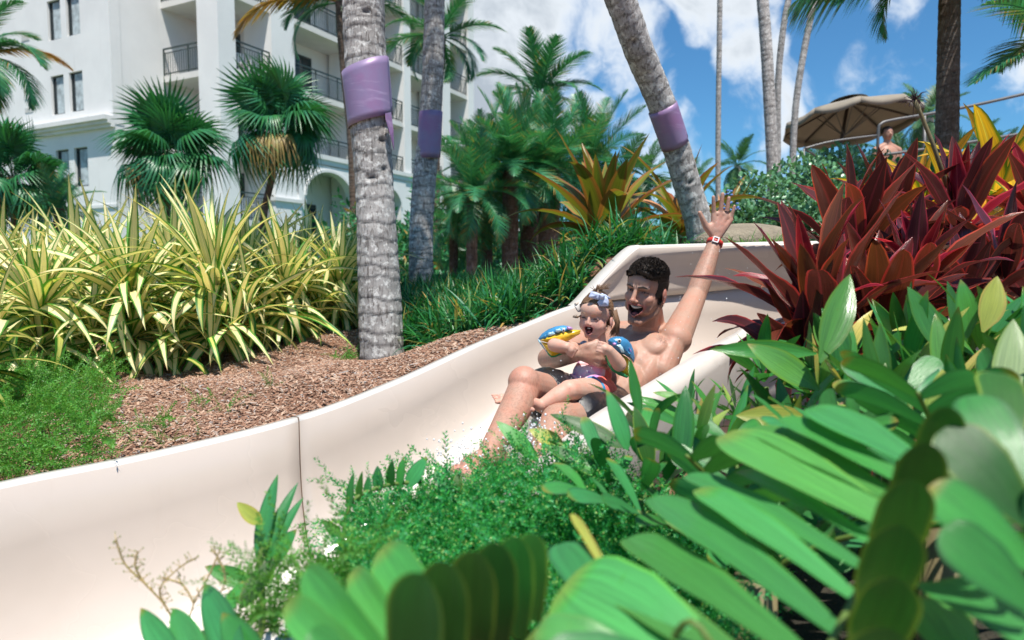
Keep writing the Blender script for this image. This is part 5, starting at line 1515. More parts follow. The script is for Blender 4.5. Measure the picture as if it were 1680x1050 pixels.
# ---- cycad whose round-ended dark leaflets face the camera, bottom centre
cy = empty('cycad', Vector((-.02, .40, .45)), 'blurred cycad frond with dark round ended leaflets in a row at the bottom centre', 'plant', 'cardboard palm cycads on the near bank')
m = MB(); m.tube([Vector((0, .40, .3)), Vector((.02, .42, .85))], [.05, .04], 8); m.build('trunk', M['stem'], cy, True)
P = cat([Vector((.02, .42, .85)), W(700, 1180, .46), W(780, 1120, .52), W(860, 1060, .60), W(900, 1010, .68)], 8); m = MB(); m.tube(P, .003, 8)
fr = m.build('frond', M['stemgreen'], cy, True); fr['label'] = 'frond with dark round ended leaflets'
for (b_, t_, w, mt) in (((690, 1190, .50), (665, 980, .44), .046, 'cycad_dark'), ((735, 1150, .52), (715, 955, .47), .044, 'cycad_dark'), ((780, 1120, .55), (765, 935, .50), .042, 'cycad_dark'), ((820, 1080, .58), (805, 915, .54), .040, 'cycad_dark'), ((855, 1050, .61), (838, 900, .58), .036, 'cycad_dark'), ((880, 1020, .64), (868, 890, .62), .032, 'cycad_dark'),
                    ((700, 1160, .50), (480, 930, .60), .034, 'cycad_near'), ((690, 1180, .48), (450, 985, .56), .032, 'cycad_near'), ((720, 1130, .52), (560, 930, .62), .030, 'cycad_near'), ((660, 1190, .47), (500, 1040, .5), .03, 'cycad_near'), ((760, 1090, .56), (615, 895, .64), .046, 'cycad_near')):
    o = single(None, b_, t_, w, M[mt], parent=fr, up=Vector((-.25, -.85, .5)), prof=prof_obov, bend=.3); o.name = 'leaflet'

# ---- lower left leaves
cy = empty('cycad', Vector((-.30, .60, .40)), 'cycad with upright pale edged leaflets at the bottom left', 'plant', 'cardboard palm cycads on the near bank')
m = MB(); m.tube([Vector((-.30, .60, .3)), W(380, 1120, .75)], [.04, .03], 8); m.build('trunk', M['stem'], cy, True)
for pts, lfs in (([W(380, 1120, .75), W(340, 1080, .80), W(300, 1040, .85)],
                  [((300, 1100, .8), (222, 1000, .84), .036, 'cycad'), ((340, 1100, .78), (272, 998, .84), .042, 'cycad_near'), ((400, 1090, .77), (322, 955, .86), .046, 'cycad'), ((430, 1100, .78), (360, 1010, .8), .044, 'cycad')]),
                 ([W(380, 1120, .75), W(430, 1030, .9), W(425, 930, 1.05), W(430, 900, 1.15)],
                  [((425, 925, 1.15), (446, 780, 1.2), .034, 'cycad'), ((430, 925, 1.15), (480, 790, 1.22), .026, 'cycad'), ((435, 925, 1.15), (490, 815, 1.2), .024, 'cycad'), ((430, 860, 1.15), (388, 826, 1.15), .026, 'yellowleaf'),
                   ((420, 960, 1.05), (335, 930, 1.05), .03, 'cycad'), ((440, 930, 1.1), (480, 870, 1.1), .035, 'cycad'), ((395, 1000, .95), (455, 905, 1.0), .035, 'cycad_dark'), ((370, 1010, .95), (395, 950, 1.0), .03, 'cycad')])):
    m = MB(); m.tube(cat(pts, 8), .005, 8); fr = m.build('frond', M['stemgreen'], cy, True)
    for (b_, t_, w, mt) in lfs:
        o = single(None, b_, t_, w, M[mt], parent=fr, up=Vector((-.25, -.8, .5)), prof=prof_lance, bend=.25); o.name = 'leaflet'
# pointed little frond in front of the slide joint
cy = empty('cycad', W(640, 900, 1.25), 'small frond of short pointed leaflets standing before the white slide wall', 'plant', 'cardboard palm cycads on the near bank')
m = MB(); m.tube(cat([W(560, 980, 1.2), W(570, 840, 1.22), W(620, 800, 1.25), W(690, 790, 1.3)], 8), .004, 7); fr = m.build('frond', M['stemgreen'], cy, True)
for (b_, t_, w, mt) in (((572, 840, 1.22), (577, 778, 1.22), .016, 'cycad'), ((588, 825, 1.23), (592, 775, 1.23), .014, 'cycad_dark'), ((603, 815, 1.24), (604, 782, 1.24), .016, 'cycad'), ((622, 808, 1.25), (618, 766, 1.25), .022, 'cycad'),
                    ((640, 800, 1.26), (642, 757, 1.26), .020, 'cycad_dark'), ((655, 800, 1.27), (660, 752, 1.27), .018, 'cycad'), ((668, 800, 1.28), (697, 750, 1.29), .032, 'cycad'), ((560, 880, 1.2), (530, 855, 1.2), .02, 'cycad_dark'), ((740, 810, 1.28), (712, 770, 1.3), .025, 'cycad'), ((752, 810, 1.28), (750, 775, 1.3), .02, 'cycad_dark')):
    o = single(None, b_, t_, w, M[mt], parent=fr, up=Vector((-.2, -.8, .5)), prof=prof_lance, bend=.2); o.name = 'leaflet'
# leaves in front of the man's shin and shorts
cy = empty('cycad', W(930, 860, 1.3), 'cycad with dark leaflets in front of the shin and the black shorts', 'plant', 'cardboard palm cycads on the near bank')
m = MB(); m.tube(cat([W(960, 980, 1.25), W(990, 860, 1.3), W(960, 760, 1.35), W(900, 720, 1.38)], 8), .005, 7); fr = m.build('frond', M['stemgreen'], cy, True)
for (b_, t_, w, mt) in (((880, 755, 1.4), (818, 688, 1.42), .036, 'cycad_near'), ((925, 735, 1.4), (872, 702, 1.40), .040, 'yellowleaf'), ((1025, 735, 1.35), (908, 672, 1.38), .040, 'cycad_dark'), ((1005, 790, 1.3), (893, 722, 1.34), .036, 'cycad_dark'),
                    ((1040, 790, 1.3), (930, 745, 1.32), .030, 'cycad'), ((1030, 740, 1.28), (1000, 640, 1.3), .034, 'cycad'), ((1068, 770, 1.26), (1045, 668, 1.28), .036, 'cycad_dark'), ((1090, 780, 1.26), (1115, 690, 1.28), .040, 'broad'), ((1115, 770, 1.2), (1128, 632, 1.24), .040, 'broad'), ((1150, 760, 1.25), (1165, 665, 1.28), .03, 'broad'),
                    ((1130, 690, 1.5), (1045, 645, 1.5), .03, 'broad'), ((1120, 700, 1.45), (1035, 655, 1.45), .026, 'broad'), ((1130, 660, 1.5), (1075, 640, 1.5), .022, 'broad')):
    o = single(None, b_, t_, w, M[mt], parent=fr, up=Vector((0, -.7, .7)), prof=prof_lance, bend=.3); o.name = 'leaflet'
cycad('cycad crowded under the leafy plants, right of the ferny mass', 1240, 950, 1.05, 6, .30, .12, .034, 6)
cycad('cycad low at the right, under the leafy plants', 1560, 860, 1.0, 7, .30, .13, .036, 6)

# ---- asparagus fern mass on the near bank
sp = []
top = [(500, 900), (560, 850), (620, 815), (700, 805), (760, 790), (830, 765), (900, 745), (960, 740), (1040, 800), (1120, 830), (1200, 860)]
def topy(px):
    for (a, b), (c_, d_) in zip(top, top[1:]):
        if a <= px <= c_: return b + (d_ - b) * (px - a) / (c_ - a)
    return 950
while len(sp) < 3400:
    px = random.uniform(575, 1200); t0 = topy(px); f = random.random()
    py = t0 + 14 + (1030 - t0) * f
    d = 1.42 - .42 * f + random.uniform(-.08, .05)
    if px < 640: d -= .08
    p = W(px, py, d); sp.append((p.x, p.y, p.z, random.uniform(.5, .9)))
sprig_mass('asparagus_fern', 'ferny bright green asparagus fern mass in front of the slide, lower centre', M['fern'], sp, el=(85, -10), n=64, Lr=(.7, 1.2), nl=.017)
sp = []
for k in range(190):
    px = random.uniform(400, 610); py = random.uniform(900 + (600 - px) * .25, 1050); d = random.uniform(.85, 1.1); p = W(px, py, d); sp.append((p.x, p.y, p.z, random.uniform(.35, .6)))
sprig_mass('asparagus_fern', 'sparse light fern between the leaflets at the bottom left', M['fernfar'], sp, el=(85, -10), n=50, Lr=(.8, 1.5), nl=.020)
# under-layer: dark leaf litter mound that carries the fern and the leaves
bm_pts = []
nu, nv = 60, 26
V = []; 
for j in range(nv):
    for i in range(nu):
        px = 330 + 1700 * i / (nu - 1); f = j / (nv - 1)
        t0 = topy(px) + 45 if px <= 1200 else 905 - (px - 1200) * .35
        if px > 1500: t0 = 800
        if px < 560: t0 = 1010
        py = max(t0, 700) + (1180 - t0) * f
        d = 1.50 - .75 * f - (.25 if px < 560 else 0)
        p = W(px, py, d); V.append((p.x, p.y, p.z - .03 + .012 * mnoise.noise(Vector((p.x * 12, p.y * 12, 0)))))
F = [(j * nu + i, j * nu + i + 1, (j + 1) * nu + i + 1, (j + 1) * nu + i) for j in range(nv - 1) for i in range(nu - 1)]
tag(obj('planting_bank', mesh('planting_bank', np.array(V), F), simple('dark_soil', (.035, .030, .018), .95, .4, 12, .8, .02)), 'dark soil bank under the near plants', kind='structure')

# thin flowering weed at the lower left, before the slide
r = empty('wispy_weed', W(300, 1060, .95), 'wispy pale weed with tiny buds in front of the slide wall, bottom left', 'plant')
m = MB(); Bd = MB()
stems = [[(300, 1060), (275, 1000), (240, 960), (205, 925), (190, 885)], [(275, 1000), (262, 968), (290, 935), (315, 918)], [(300, 1060), (318, 990), (340, 950), (362, 900)], [(240, 960), (222, 930), (226, 905)], [(318, 990), (300, 960), (268, 948)], [(362, 1060), (350, 1000), (370, 950), (352, 905)]]
for s_ in stems:
    P = cat([W(a, b, .98) for a, b in s_], 5); m.tube(P, [.0014] * len(P), 4)
    for p in P[2:]:
        for k in range(2):
            v = Vector((random.uniform(-1, 1), random.uniform(-1, 1), random.uniform(-.2, 1))).normalized() * .012
            m.tube([p, p + v], [.0007, .0005], 3); Bd.ball(p + v, (.0009, .0009, .0018), 5, 4)
q = m.build('stem', simple('straw_stem', (.42, .32, .14), .7), r); q = Bd.build('buds', simple('pale_bud', (.20, .26, .05), .7), r); q['kind'] = 'stuff'
# ------------------------------------------------------------------ umbrella, rails and the bather on the terrace
M['canvas'] = simple('beige_canvas', (.27, .235, .185), .85, .08, 3)
M['steel'] = simple('brushed_steel', (.13, .13, .13), .45, .1, 6, Metallic=.3)
M['pole'] = simple('dark_pole', (.05, .04, .035), .5)
DU = 12.5
apex = W(1392, 166, DU); c0 = W(1388, 222, DU); foot = W(1386, 330, DU)
u = empty('umbrella', Vector((apex.x, apex.y, ground(apex.x, apex.y))), 'large beige patio umbrella on a dark pole above the terrace rail', 'umbrella')
m = MB(); m.tube([Vector((apex.x - .18, apex.y, ground(apex.x, apex.y))), Vector((apex.x - .12, apex.y, apex.z - .8)), apex - UP * .02], .028, 8); m.build('pole', M['pole'], u, True)
RU = 1.14; NP = 10; drop_ = .34
tiltM = Matrix.Rotation(R(-3), 3, 'Y') @ Matrix.Rotation(R(-9), 3, 'X')
def upt(a, f, dz=0.0, rr=1.0):
    # panels sag between ribs
    ph = (a / (2 * math.pi) * NP) % 1; sag = math.sin(math.pi * ph)
    r_ = RU * f * rr * (1 - .055 * sag * f)
    v = Vector((math.cos(a) * r_, math.sin(a) * r_, -drop_ * f ** 1.25 - .035 * sag * f * f + dz))
    return apex + tiltM @ v
for k in range(NP):
    V = []; F = []; nu, nv = 7, 9
    for i in range(nu):
        a = 2 * math.pi * (k + i / (nu - 1)) / NP
        for j in range(nv): V.append(upt(a, max(.02, j / (nv - 1))))
    for i in range(nu - 1):
        for j in range(nv - 1):
            a = i * nv + j; F.append((a, a + 1, a + 1 + nv, a + nv))
    o = obj('canopy_panel', mesh('canopy_panel', np.array([tuple(v) for v in V]), F), M['canvas'], u)
    md = o.modifiers.new('t', 'SOLIDIFY'); md.thickness = .004
    V = []; F = []
    for i in range(nu):
        a = 2 * math.pi * (k + i / (nu - 1)) / NP; e_ = upt(a, 1.0, .0); sc_ = math.sin(math.pi * i / (nu - 1))
        V += [e_, e_ + Vector((0, 0, -.10 - .035 * sc_)) + (tiltM @ Vector((math.cos(a), math.sin(a), 0))) * .02]
    for i in range(nu - 1): F.append((2 * i, 2 * i + 1, 2 * i + 3, 2 * i + 2))
    o = obj('valance', mesh('valance', np.array([tuple(v) for v in V]), F), M['canvas'], u); md = o.modifiers.new('t', 'SOLIDIFY'); md.thickness = .004
    a = 2 * math.pi * k / NP
    m = MB(); m.tube([upt(a, .03, -.03), upt(a, .5, -.022), upt(a, .99, -.018)], .012, 6); m.build('rib', M['pole'], u)
    m = MB(); hub = apex + Vector((-.05, 0, -.62)); m.tube([hub, upt(a, .48, -.03)], .009, 5); m.build('strut', M['steel'], u)
m = MB(); m.ball(apex + UP * .05, (.05, .05, .06), 10, 8); m.build('finial', M['pole'], u, True)
m = MB()
for k in range(NP): pass
V = [apex + tiltM @ Vector((math.cos(2 * math.pi * i / 20) * .32, math.sin(2 * math.pi * i / 20) * .32, .0)) for i in range(20)] + [apex + UP * .09]
o = obj('vent_cap', mesh('vent_cap', V, [(i, (i + 1) % 20, 20) for i in range(20)]), M['canvas'], u)

def rail(name, label, segs, r=.022):
    o = empty(name, Vector(segs[0][1][0]), label, 'railing')
    for nm, pts in segs:
        m = MB(); P = cat(pts, 6) if len(pts) > 2 else pts; m.tube(P, r, 8); m.build(nm, M['steel'], o, True)
    return o
D = 9.5
rail('handrail', 'steel pipe handrail rising right across the brown palm trunk', [
    ('top_rail', [W(1440, 262, D), W(1441, 215, D), W(1446, 203, D), W(1465, 197, D), W(1535, 185, D), W(1620, 168, D), W(1760, 135, D)]),
    ('lower_rail', [W(1443, 255, D), W(1530, 243, D), W(1600, 232, D), W(1760, 205, D)]),
    ('post', [W(1440, 262, D), W(1440, 340, D)]), ('post', [W(1517, 190, D), W(1517, 330, D)])], .021)
rail('handrail', 'steel pipe handrail corner under the left half of the umbrella', [
    ('top_rail', [W(1319, 244, D), W(1365, 232, D), W(1440, 222, D)]), ('lower_rail', [W(1322, 246, D), W(1350, 262, D + .5)]),
    ('post', [W(1319, 244, D), W(1319, 330, D)]), ('post', [W(1352, 262, D + .5), W(1352, 330, D + .5)])], .015)
# terrace slab the umbrella and bather stand on
tz = 2.05
gp = W(1450, 300, 12)
m = MB(); m.box((4.2, 11.2, .6), (13, 17, 1.95)); tag(m.build('terrace', simple('tan_paving', (.25, .20, .15), .8)), 'raised pool terrace under the umbrella', kind='structure')
# raised planting bank in front of it
# small lamps of light: none
# ------------------------------------------------------------------ people
class Prims(MB):
    def cap(s, p0, p1, r0, r1, n=18):
        """round cone: closed capsule with different end radii"""
        p0, p1 = Vector(p0), Vector(p1); t_ = (p1 - p0); L = t_.length; t_.normalize()
        u = t_.orthogonal().normalized(); w = t_.cross(u); rings = []
        K = 6
        for k in range(1, K): a = math.pi / 2 * k / K; rings.append((p0 - t_ * r0 * math.cos(a), r0 * math.sin(a)))
        rings.append((p0, r0)); rings.append((p1, r1))
        for k in range(K - 1, 0, -1): a = math.pi / 2 * k / K; rings.append((p1 + t_ * r1 * math.cos(a), r1 * math.sin(a)))
        V = [p0 - t_ * r0]; F = []
        for c_, r_ in rings: V += [c_ + (u * math.cos(2 * math.pi * k / n) + w * math.sin(2 * math.pi * k / n)) * r_ for k in range(n)]
        V.append(p1 + t_ * r1)
        for k in range(n): F.append((0, 1 + (k + 1) % n, 1 + k))
        for i in range(len(rings) - 1):
            for k in range(n):
                a = 1 + i * n + k; b = 1 + i * n + (k + 1) % n; F.append((a, b, b + n, a + n))
        e_ = len(V) - 1; o = 1 + (len(rings) - 1) * n
        for k in range(n): F.append((o + k, o + (k + 1) % n, e_))
        s.add(V, F)
    def chain(s, pts, rs):
        for i in range(len(pts) - 1): s.cap(pts[i], pts[i + 1], rs[i], rs[i + 1])
    def ell(s, c, r, Mr=None): s.ball(c, r, 20, 14, Mr)

def fuse(prims, voxel, it=6, fac=.5):
    """one continuous skin grown over overlapping closed shapes"""
    me = bpy.data.meshes.new('tmp'); me.from_pydata([tuple(v) for v in prims.v], [], prims.f); me.update()
    o = bpy.data.objects.new('tmp', me); COL.objects.link(o)
    md = o.modifiers.new('r', 'REMESH'); md.mode = 'VOXEL'; md.voxel_size = voxel; md.adaptivity = 0
    if it:
        ms = o.modifiers.new('s', 'SMOOTH'); ms.factor = fac; ms.iterations = it
    dg = bpy.context.evaluated_depsgraph_get(); dg.update()
    em = bpy.data.meshes.new_from_object(o.evaluated_get(dg))
    n = len(em.vertices); V = np.empty(n * 3, dtype=np.float32); em.vertices.foreach_get('co', V)
    N = np.empty(n * 3, dtype=np.float32); em.vertex_normals.foreach_get('vector', N)
    F = np.array([tuple(p.vertices) for p in em.polygons if len(p.vertices) == 4], dtype=np.int32)
    bpy.data.objects.remove(o); bpy.data.meshes.remove(me); bpy.data.meshes.remove(em)
    return V.reshape(-1, 3).astype(float), N.reshape(-1, 3).astype(float), F

def skinmat(name, rough=.42):
    t = NT(name); c = t.coord()
    at = t.n('ShaderNodeVertexColor'); at.layer_name = 'col'
    n = t.noise(22, 5, .6, c); n2 = t.noise(90, 4, .7, c)
    col = t.mix(t.rng(n, .35, .7), at.outputs[0], (1.10, .90, .86), 'MULTIPLY')
    col = t.mix(t.math('MULTIPLY', t.rng(n2, .5, .75), .25), col, t.mix(1.0, col, (.82, .72, .70), 'MULTIPLY'))
    b = t.pbsdf(col, t.rng(n2, .3, .7, rough - .08, rough + .1), bump=n2, bdist=.0012, bstr=.35)
    b.inputs['Subsurface Weight'].default_value = .18
    b.inputs['Subsurface Radius'].default_value = (.012, .005, .003)
    b.inputs['Subsurface Scale'].default_value = 1.0
    return t.done(b)
M['skin'] = skinmat('skin', .55)
t = NT('cloth_painted'); at = t.n('ShaderNodeVertexColor'); at.layer_name = 'col'
M['vcloth'] = t.done(t.pbsdf(at.outputs[0], .6, bump=t.noise(60, 3, .6, t.coord()), bdist=.003, bstr=.4))
M['hairdark'] = simple('dark_brown_hair', (.030, .020, .014), .6, .3, 60, .15, .001)
M['hairbaby'] = simple('light_brown_hair', (.17, .095, .05), .55, .3, 60, .15, .001)
M['teeth'] = simple('teeth', (.80, .77, .70), .3, .03)
M['eyewhite'] = simple('eye_white', (.34, .30, .28), .2, .03)
M['iris'] = simple('iris_dark', (.03, .02, .015), .2, .1)
M['brow'] = simple('brow_hair', (.035, .024, .018), .7, .3, 60)
M['browb'] = simple('pale_brow_hair', (.30, .18, .11), .7, .3, 60)
M['water'] = NT('water_drop').m
t = NT('water_droplet'); M['drop'] = t.done(t.pbsdf((.92, .95, .97), .08, Transmission_Weight=.25, IOR=1.33))

def hframe(origin, fwd, up, s=1.0):
    y = Vector(fwd).normalized(); x = y.cross(Vector(up)).normalized(); z = x.cross(y)
    return Matrix(((x.x * s, y.x * s, z.x * s, origin[0]), (x.y * s, y.y * s, z.y * s, origin[1]), (x.z * s, y.z * s, z.z * s, origin[2]), (0, 0, 0, 1)))
def G(x, s): return np.exp(-(x / s) ** 2)
def mixc(C, m, c): return C * (1 - m[:, None]) + np.array(c)[None] * m[:, None]
def sst(x, a, b): t_ = np.clip((x - a) / (b - a), 0, 1); return t_ * t_ * (3 - 2 * t_)

def head_prims(B, H, kind):
    sc = H.to_scale()[0]; R3 = H.to_3x3() * (1 / sc)
    E = lambda c, r, rot=None: B.ell(H @ Vector(c), tuple(q * sc for q in r), R3 @ (rot or Matrix.Identity(3)))
    K = lambda a, b, r0, r1: B.cap(H @ Vector(a), H @ Vector(b), r0 * sc, r1 * sc)
    if kind == 'man':
        E((0, -.012, .035), (.076, .096, .086)); E((0, .024, -.032), (.066, .064, .078)); E((0, .062, -.118), (.026, .022, .020))
        E((0, .055, .045), (.055, .036, .042))
        for s in (-1, 1):
            K((s * .058, -.012, -.05), (s * .052, .000, -.085), .018, .016); K((s * .052, 0, -.085), (s * .018, .062, -.122), .015, .014)
            E((s * .036, .056, -.022), (.026, .021, .024)); E((s * .036, .046, -.058), (.024, .022, .030))
            K((s * .012, .088, .026), (s * .044, .074, .026), .0090, .0085)
            E((s * .0115, .099, -.030), (.0085, .010, .0075)); E((s * .032, .066, .006), (.014, .013, .010))
            E((s * .079, -.014, -.008), (.0065, .018, .032), Matrix.Rotation(-.15, 3, 'X')); E((s * .080, -.010, -.034), (.005, .009, .010))
        K((0, .086, .020), (0, .106, -.020), .0085, .010); E((0, .110, -.025), (.011, .011, .010))
        up = [(-.033, .066, -.046), (-.017, .084, -.048), (0, .090, -.049), (.017, .084, -.048), (.033, .066, -.046)]
        lo = [(-.033, .066, -.050), (-.023, .074, -.078), (0, .084, -.094), (.023, .074, -.078), (.033, .066, -.050)]
        for P in (up, lo):
            for a, b in zip(P, P[1:]): K(a, b, .0058, .0058)
        K((0, -.03, -.06), (0, -.045, -.17), .055, .054)
    else:
        E((0, -.012, .035), (.084, .098, .086)); E((0, .028, -.030), (.072, .062, .068)); E((0, .056, -.092), (.024, .022, .018)); E((0, .06, .045), (.062, .034, .045))
        for s in (-1, 1):
            E((s * .037, .044, -.036), (.034, .030, .034)); K((s * .05, .0, -.055), (s * .018, .05, -.094), .020, .016)
            E((s * .086, -.014, -.016), (.007, .018, .028)); E((s * .034, .070, .004), (.015, .012, .010)); E((s * .008, .094, -.024), (.007, .008, .006))
        K((0, .086, .008), (0, .096, -.018), .008, .009)
        up = [(-.025, .070, -.038), (0, .088, -.037), (.025, .070, -.038)]; lo = [(-.025, .070, -.042), (-.020, .074, -.070), (0, .081, -.084), (.020, .074, -.070), (.025, .070, -.042)]
        for P in (up, lo):
            for a, b in zip(P, P[1:]): K(a, b, .0055, .0055)
        K((0, -.02, -.05), (0, -.03, -.13), .042, .045)

def head_sculpt(V, C, H, kind):
    """carve the open mouth, eye lines and colour the face, in head space"""
    Hi = np.array(H.inverted()); L = V @ Hi[:3, :3].T + Hi[:3, 3]
    x, y, z = L[:, 0], L[:, 1], L[:, 2]; front = y > .03
    R3 = np.array(H.to_3x3())
    if kind == 'man':
        mc, mrx, mrz = -.0690, .0285, .0200
        lipc, inner, cheek = (.42, .15, .13), (.035, .008, .008), (.56, .27, .20)
    else:
        mc, mrx, mrz = -.0590, .0205, .0205
        lipc, inner, cheek = (.62, .24, .22), (.16, .03, .03), (.74, .36, .30)
    wid = mrx * (1.0 + .30 * np.clip((z - mc) / mrz, -1, 1)); bow_ = (x / mrx) ** 2 * .004
    q = np.sqrt((x / wid) ** 4 * .35 + (x / wid) ** 2 * .65 + ((z - bow_ - mc) / mrz) ** 2)
    m = front & (q < 1.0) & (y > .05)
    push = np.where(m, np.maximum(0, y - .052) * sst(1.0 - q, .0, .22), 0)
    L2 = L.copy(); L2[:, 1] -= push
    # smile folds and eye hollows
    for s in (-1, 1):
        ex, ez = (.032, .008) if kind == 'man' else (.034, .006)
        g_ = G(x - s * ex, .011) * G(z - ez, .0045) * (y > .04); L2[:, 1] -= g_ * .0035
        g_ = G(x - s * (ex * .62), .010) * G(z - ez - .004, .010) * (y > .04); L2[:, 1] -= g_ * .004
        dx = x - s * (.030 + (z + .05) * -.22); g_ = G(dx, .0035) * sst(z, -.085, -.06) * (1 - sst(z, -.035, -.022)) * (y > .03); L2[:, 1] -= g_ * (.0032 if kind == 'man' else .0015)
    V[:] = L2 @ R3.T + np.array(H.translation)
    near = (np.abs(x) < .12) & (np.abs(y) < .14) & (z > -.15) & (z < .15)
    nf = near.astype(float)
    C[:] = mixc(C, nf * G(np.abs(x) - .043, .022) * G(z + .022, .022) * (y > .02) * .55, cheek)
    C[:] = mixc(C, nf * G(x, .014) * G(z + .024, .014) * (y > .08) * .45, cheek)
    C[:] = mixc(C, nf * (np.abs(x) > .076) * (np.abs(z + .01) < .04) * .55, (.60, .22, .17) if kind == 'man' else (.72, .36, .30))
    if kind == 'man':
        st_ = nf * (y > -.02) * (1 - sst(z, -.052, -.030)) * sst(z, -.20, -.135)
        st_ = np.maximum(st_, nf * (np.abs(x) > .045) * (y > -.005) * (y < .035) * (1 - sst(z, -.02, .02)) * sst(z, -.13, -.1)) 
        st_ = np.maximum(st_, nf * G(x, .022) * G(z + .041, .006) * (y > .07) * .8)
        C[:] = mixc(C, np.clip(st_, 0, 1) * .50, (.17, .105, .08))
    lm = nf * front * sst(1.52 - q, 0, .15) * (y > .055)
    C[:] = mixc(C, lm * .8, lipc)
    im = nf * front * sst(1.10 - q, 0, .15) * (y > .02)
    C[:] = mixc(C, im, inner)
    for s in (-1, 1):
        ex, ez = (.032, .008) if kind == 'man' else (.034, .006)
        curve = ez - .0035 * ((x - s * ex) / .012) ** 2 * (1 if kind == 'baby' else .6)
        C[:] = mixc(C, nf * front * (np.abs(x - s * ex) < .0135) * G(z - curve, .0026) * .95, (.035, .02, .018))
        C[:] = mixc(C, nf * front * G(x - s * ex, .016) * G(z - ez + .006, .007) * .30, (.30, .12, .10))
    return L

def face_parts(root, body, H, kind):
    sc = H.to_scale()[0]
    def add(name, m, mat, lab=None):
        m.v = [tuple(H @ Vector(v)) for v in m.v]; o = m.build(name, M[mat], body, True); 
        return o
    for s in (-1, 1):
        m = Prims()
        if kind == 'man':
            m.cap((s * .013, .0965, .0275), (s * .030, .0915, .0315), .0032, .0038, 8); m.cap((s * .030, .0915, .0315), (s * .049, .075, .0250), .0038, .0016, 8)
        else:
            m.cap((s * .016, .093, .030), (s * .032, .090, .034), .0016, .002, 8); m.cap((s * .032, .090, .034), (s * .046, .078, .029), .002, .0012, 8)
        add('eyebrow', m, 'brow' if kind == 'man' else 'browb')
        ex, ey, ez = (.0315, .0795, .0078) if kind == 'man' else (.034, .0825, .0055)
        m = Prims(); m.ell((s * ex, ey - .0035, ez), (.0085, .0038, .0018 if kind == 'man' else .0009)); add('eye', m, 'eyewhite' if kind == 'man' else 'iris')
        m = Prims(); m.ell((s * ex - .002, ey - .0015, ez), (.0036, .0024, .0022)) if kind == 'man' else m.cap((s * (ex - .011), ey - .001, ez - .001), (s * (ex + .010), ey - .004, ez - .0015), .0009, .0009, 6); add('iris' if kind == 'man' else 'eyelashes', m, 'iris')
    if kind == 'man':
        m = Prims(); V = []; F = []; n = 14
        for i in range(n + 1):
            a = (i / n - .5) * 2; V += [(a * .0275, .0835 - a * a * .016, -.0525 + .004 * a * a), (a * .0255, .0825 - a * a * .016, -.0620 + .007 * a * a), (a * .0255, .076 - a * a * .016, -.0620 + .007 * a * a), (a * .0275, .076 - a * a * .016, -.0525 + .004 * a * a)]
        for i in range(n):
            for k in range(4): F.append((4 * i + k, 4 * i + (k + 1) % 4, 4 * i + 4 + (k + 1) % 4, 4 * i + 4 + k))
        m.add(V, F); add('teeth', m, 'teeth')
        m = Prims(); m.ell((0, .068, -.085), (.013, .014, .0055)); add('tongue', m, 'tongue')
    else:
        m = Prims(); m.ell((0, .072, -.067), (.0105, .012, .006)); add('tongue', m, 'tongue')
        m = Prims(); m.cap((-.006, .079, -.0475), (.006, .079, -.0475), .0024, .0024, 8); add('teeth', m, 'teeth')
M['tongue'] = simple('tongue', (.45, .12, .11), .35, .1)

def hair_cap(body, V, N, F, H, mask, thick, mat, strands, slen, sdir, name='hair', swid=.0016, stand=(.15, .6), jit=.18):
    """hair grown from the scalp: an offset shell plus thousands of short locks in one mesh"""
    Hi = np.array(H.inverted()); L = V @ Hi[:3, :3].T + Hi[:3, 3]
    mk = mask(L[:, 0], L[:, 1], L[:, 2]); fm = mk[F].all(1); Fh = F[fm]
    used = np.unique(Fh); mp = -np.ones(len(V), int); mp[used] = np.arange(len(used))
    nz = np.array([mnoise.fractal(Vector(v * 60), 1, 2, 3) for v in L[used]])
    VV = V[used] + N[used] * (thick(L[used, 0], L[used, 1], L[used, 2]) * (1 + .05 * nz))[:, None]
    # edge of the cap pulled to the scalp
    cnt = np.bincount(Fh.ravel(), minlength=len(V))[used]; edge = cnt < 4
    VV[edge] = V[used][edge] - N[used][edge] * .002
    FF = mp[Fh]
    sv = []; sf = []; o = len(VV)
    idx = rng.choice(len(used), strands); R3 = np.array(H.to_3x3())
    for i in idx:
        p = VV[i]; l_ = L[used[i]]; dv = R3 @ np.array(sdir(l_[0], l_[1], l_[2])); dv = dv / (np.linalg.norm(dv) + 1e-9)
        nn = N[used[i]]; d = dv + nn * random.uniform(*stand) + np.array([random.gauss(0, jit) for _ in range(3)]); d /= np.linalg.norm(d)
        s_ = np.cross(d, nn); s_ /= (np.linalg.norm(s_) + 1e-9); ll = random.uniform(*slen)
        b = p - nn * .001; mid = b + d * ll * .55 + nn * .001; tip = b + d * ll - nn * ll * .12
        sv += [b - s_ * swid, b + s_ * swid, mid + s_ * swid * .8, mid - s_ * swid * .8, tip]
        sf += [(o, o + 1, o + 2, o + 3), (o + 3, o + 2, o + 4, o + 4)]; o += 5
    faces = [tuple(f) for f in FF.tolist()] + [f if f[2] != f[3] else f[:3] for f in sf]
    faces = [tuple(dict.fromkeys(f)) for f in faces]
    h = obj(name, mesh(name, np.concatenate([VV, np.array(sv)]) if sv else VV, faces), M[mat], body)
    return h

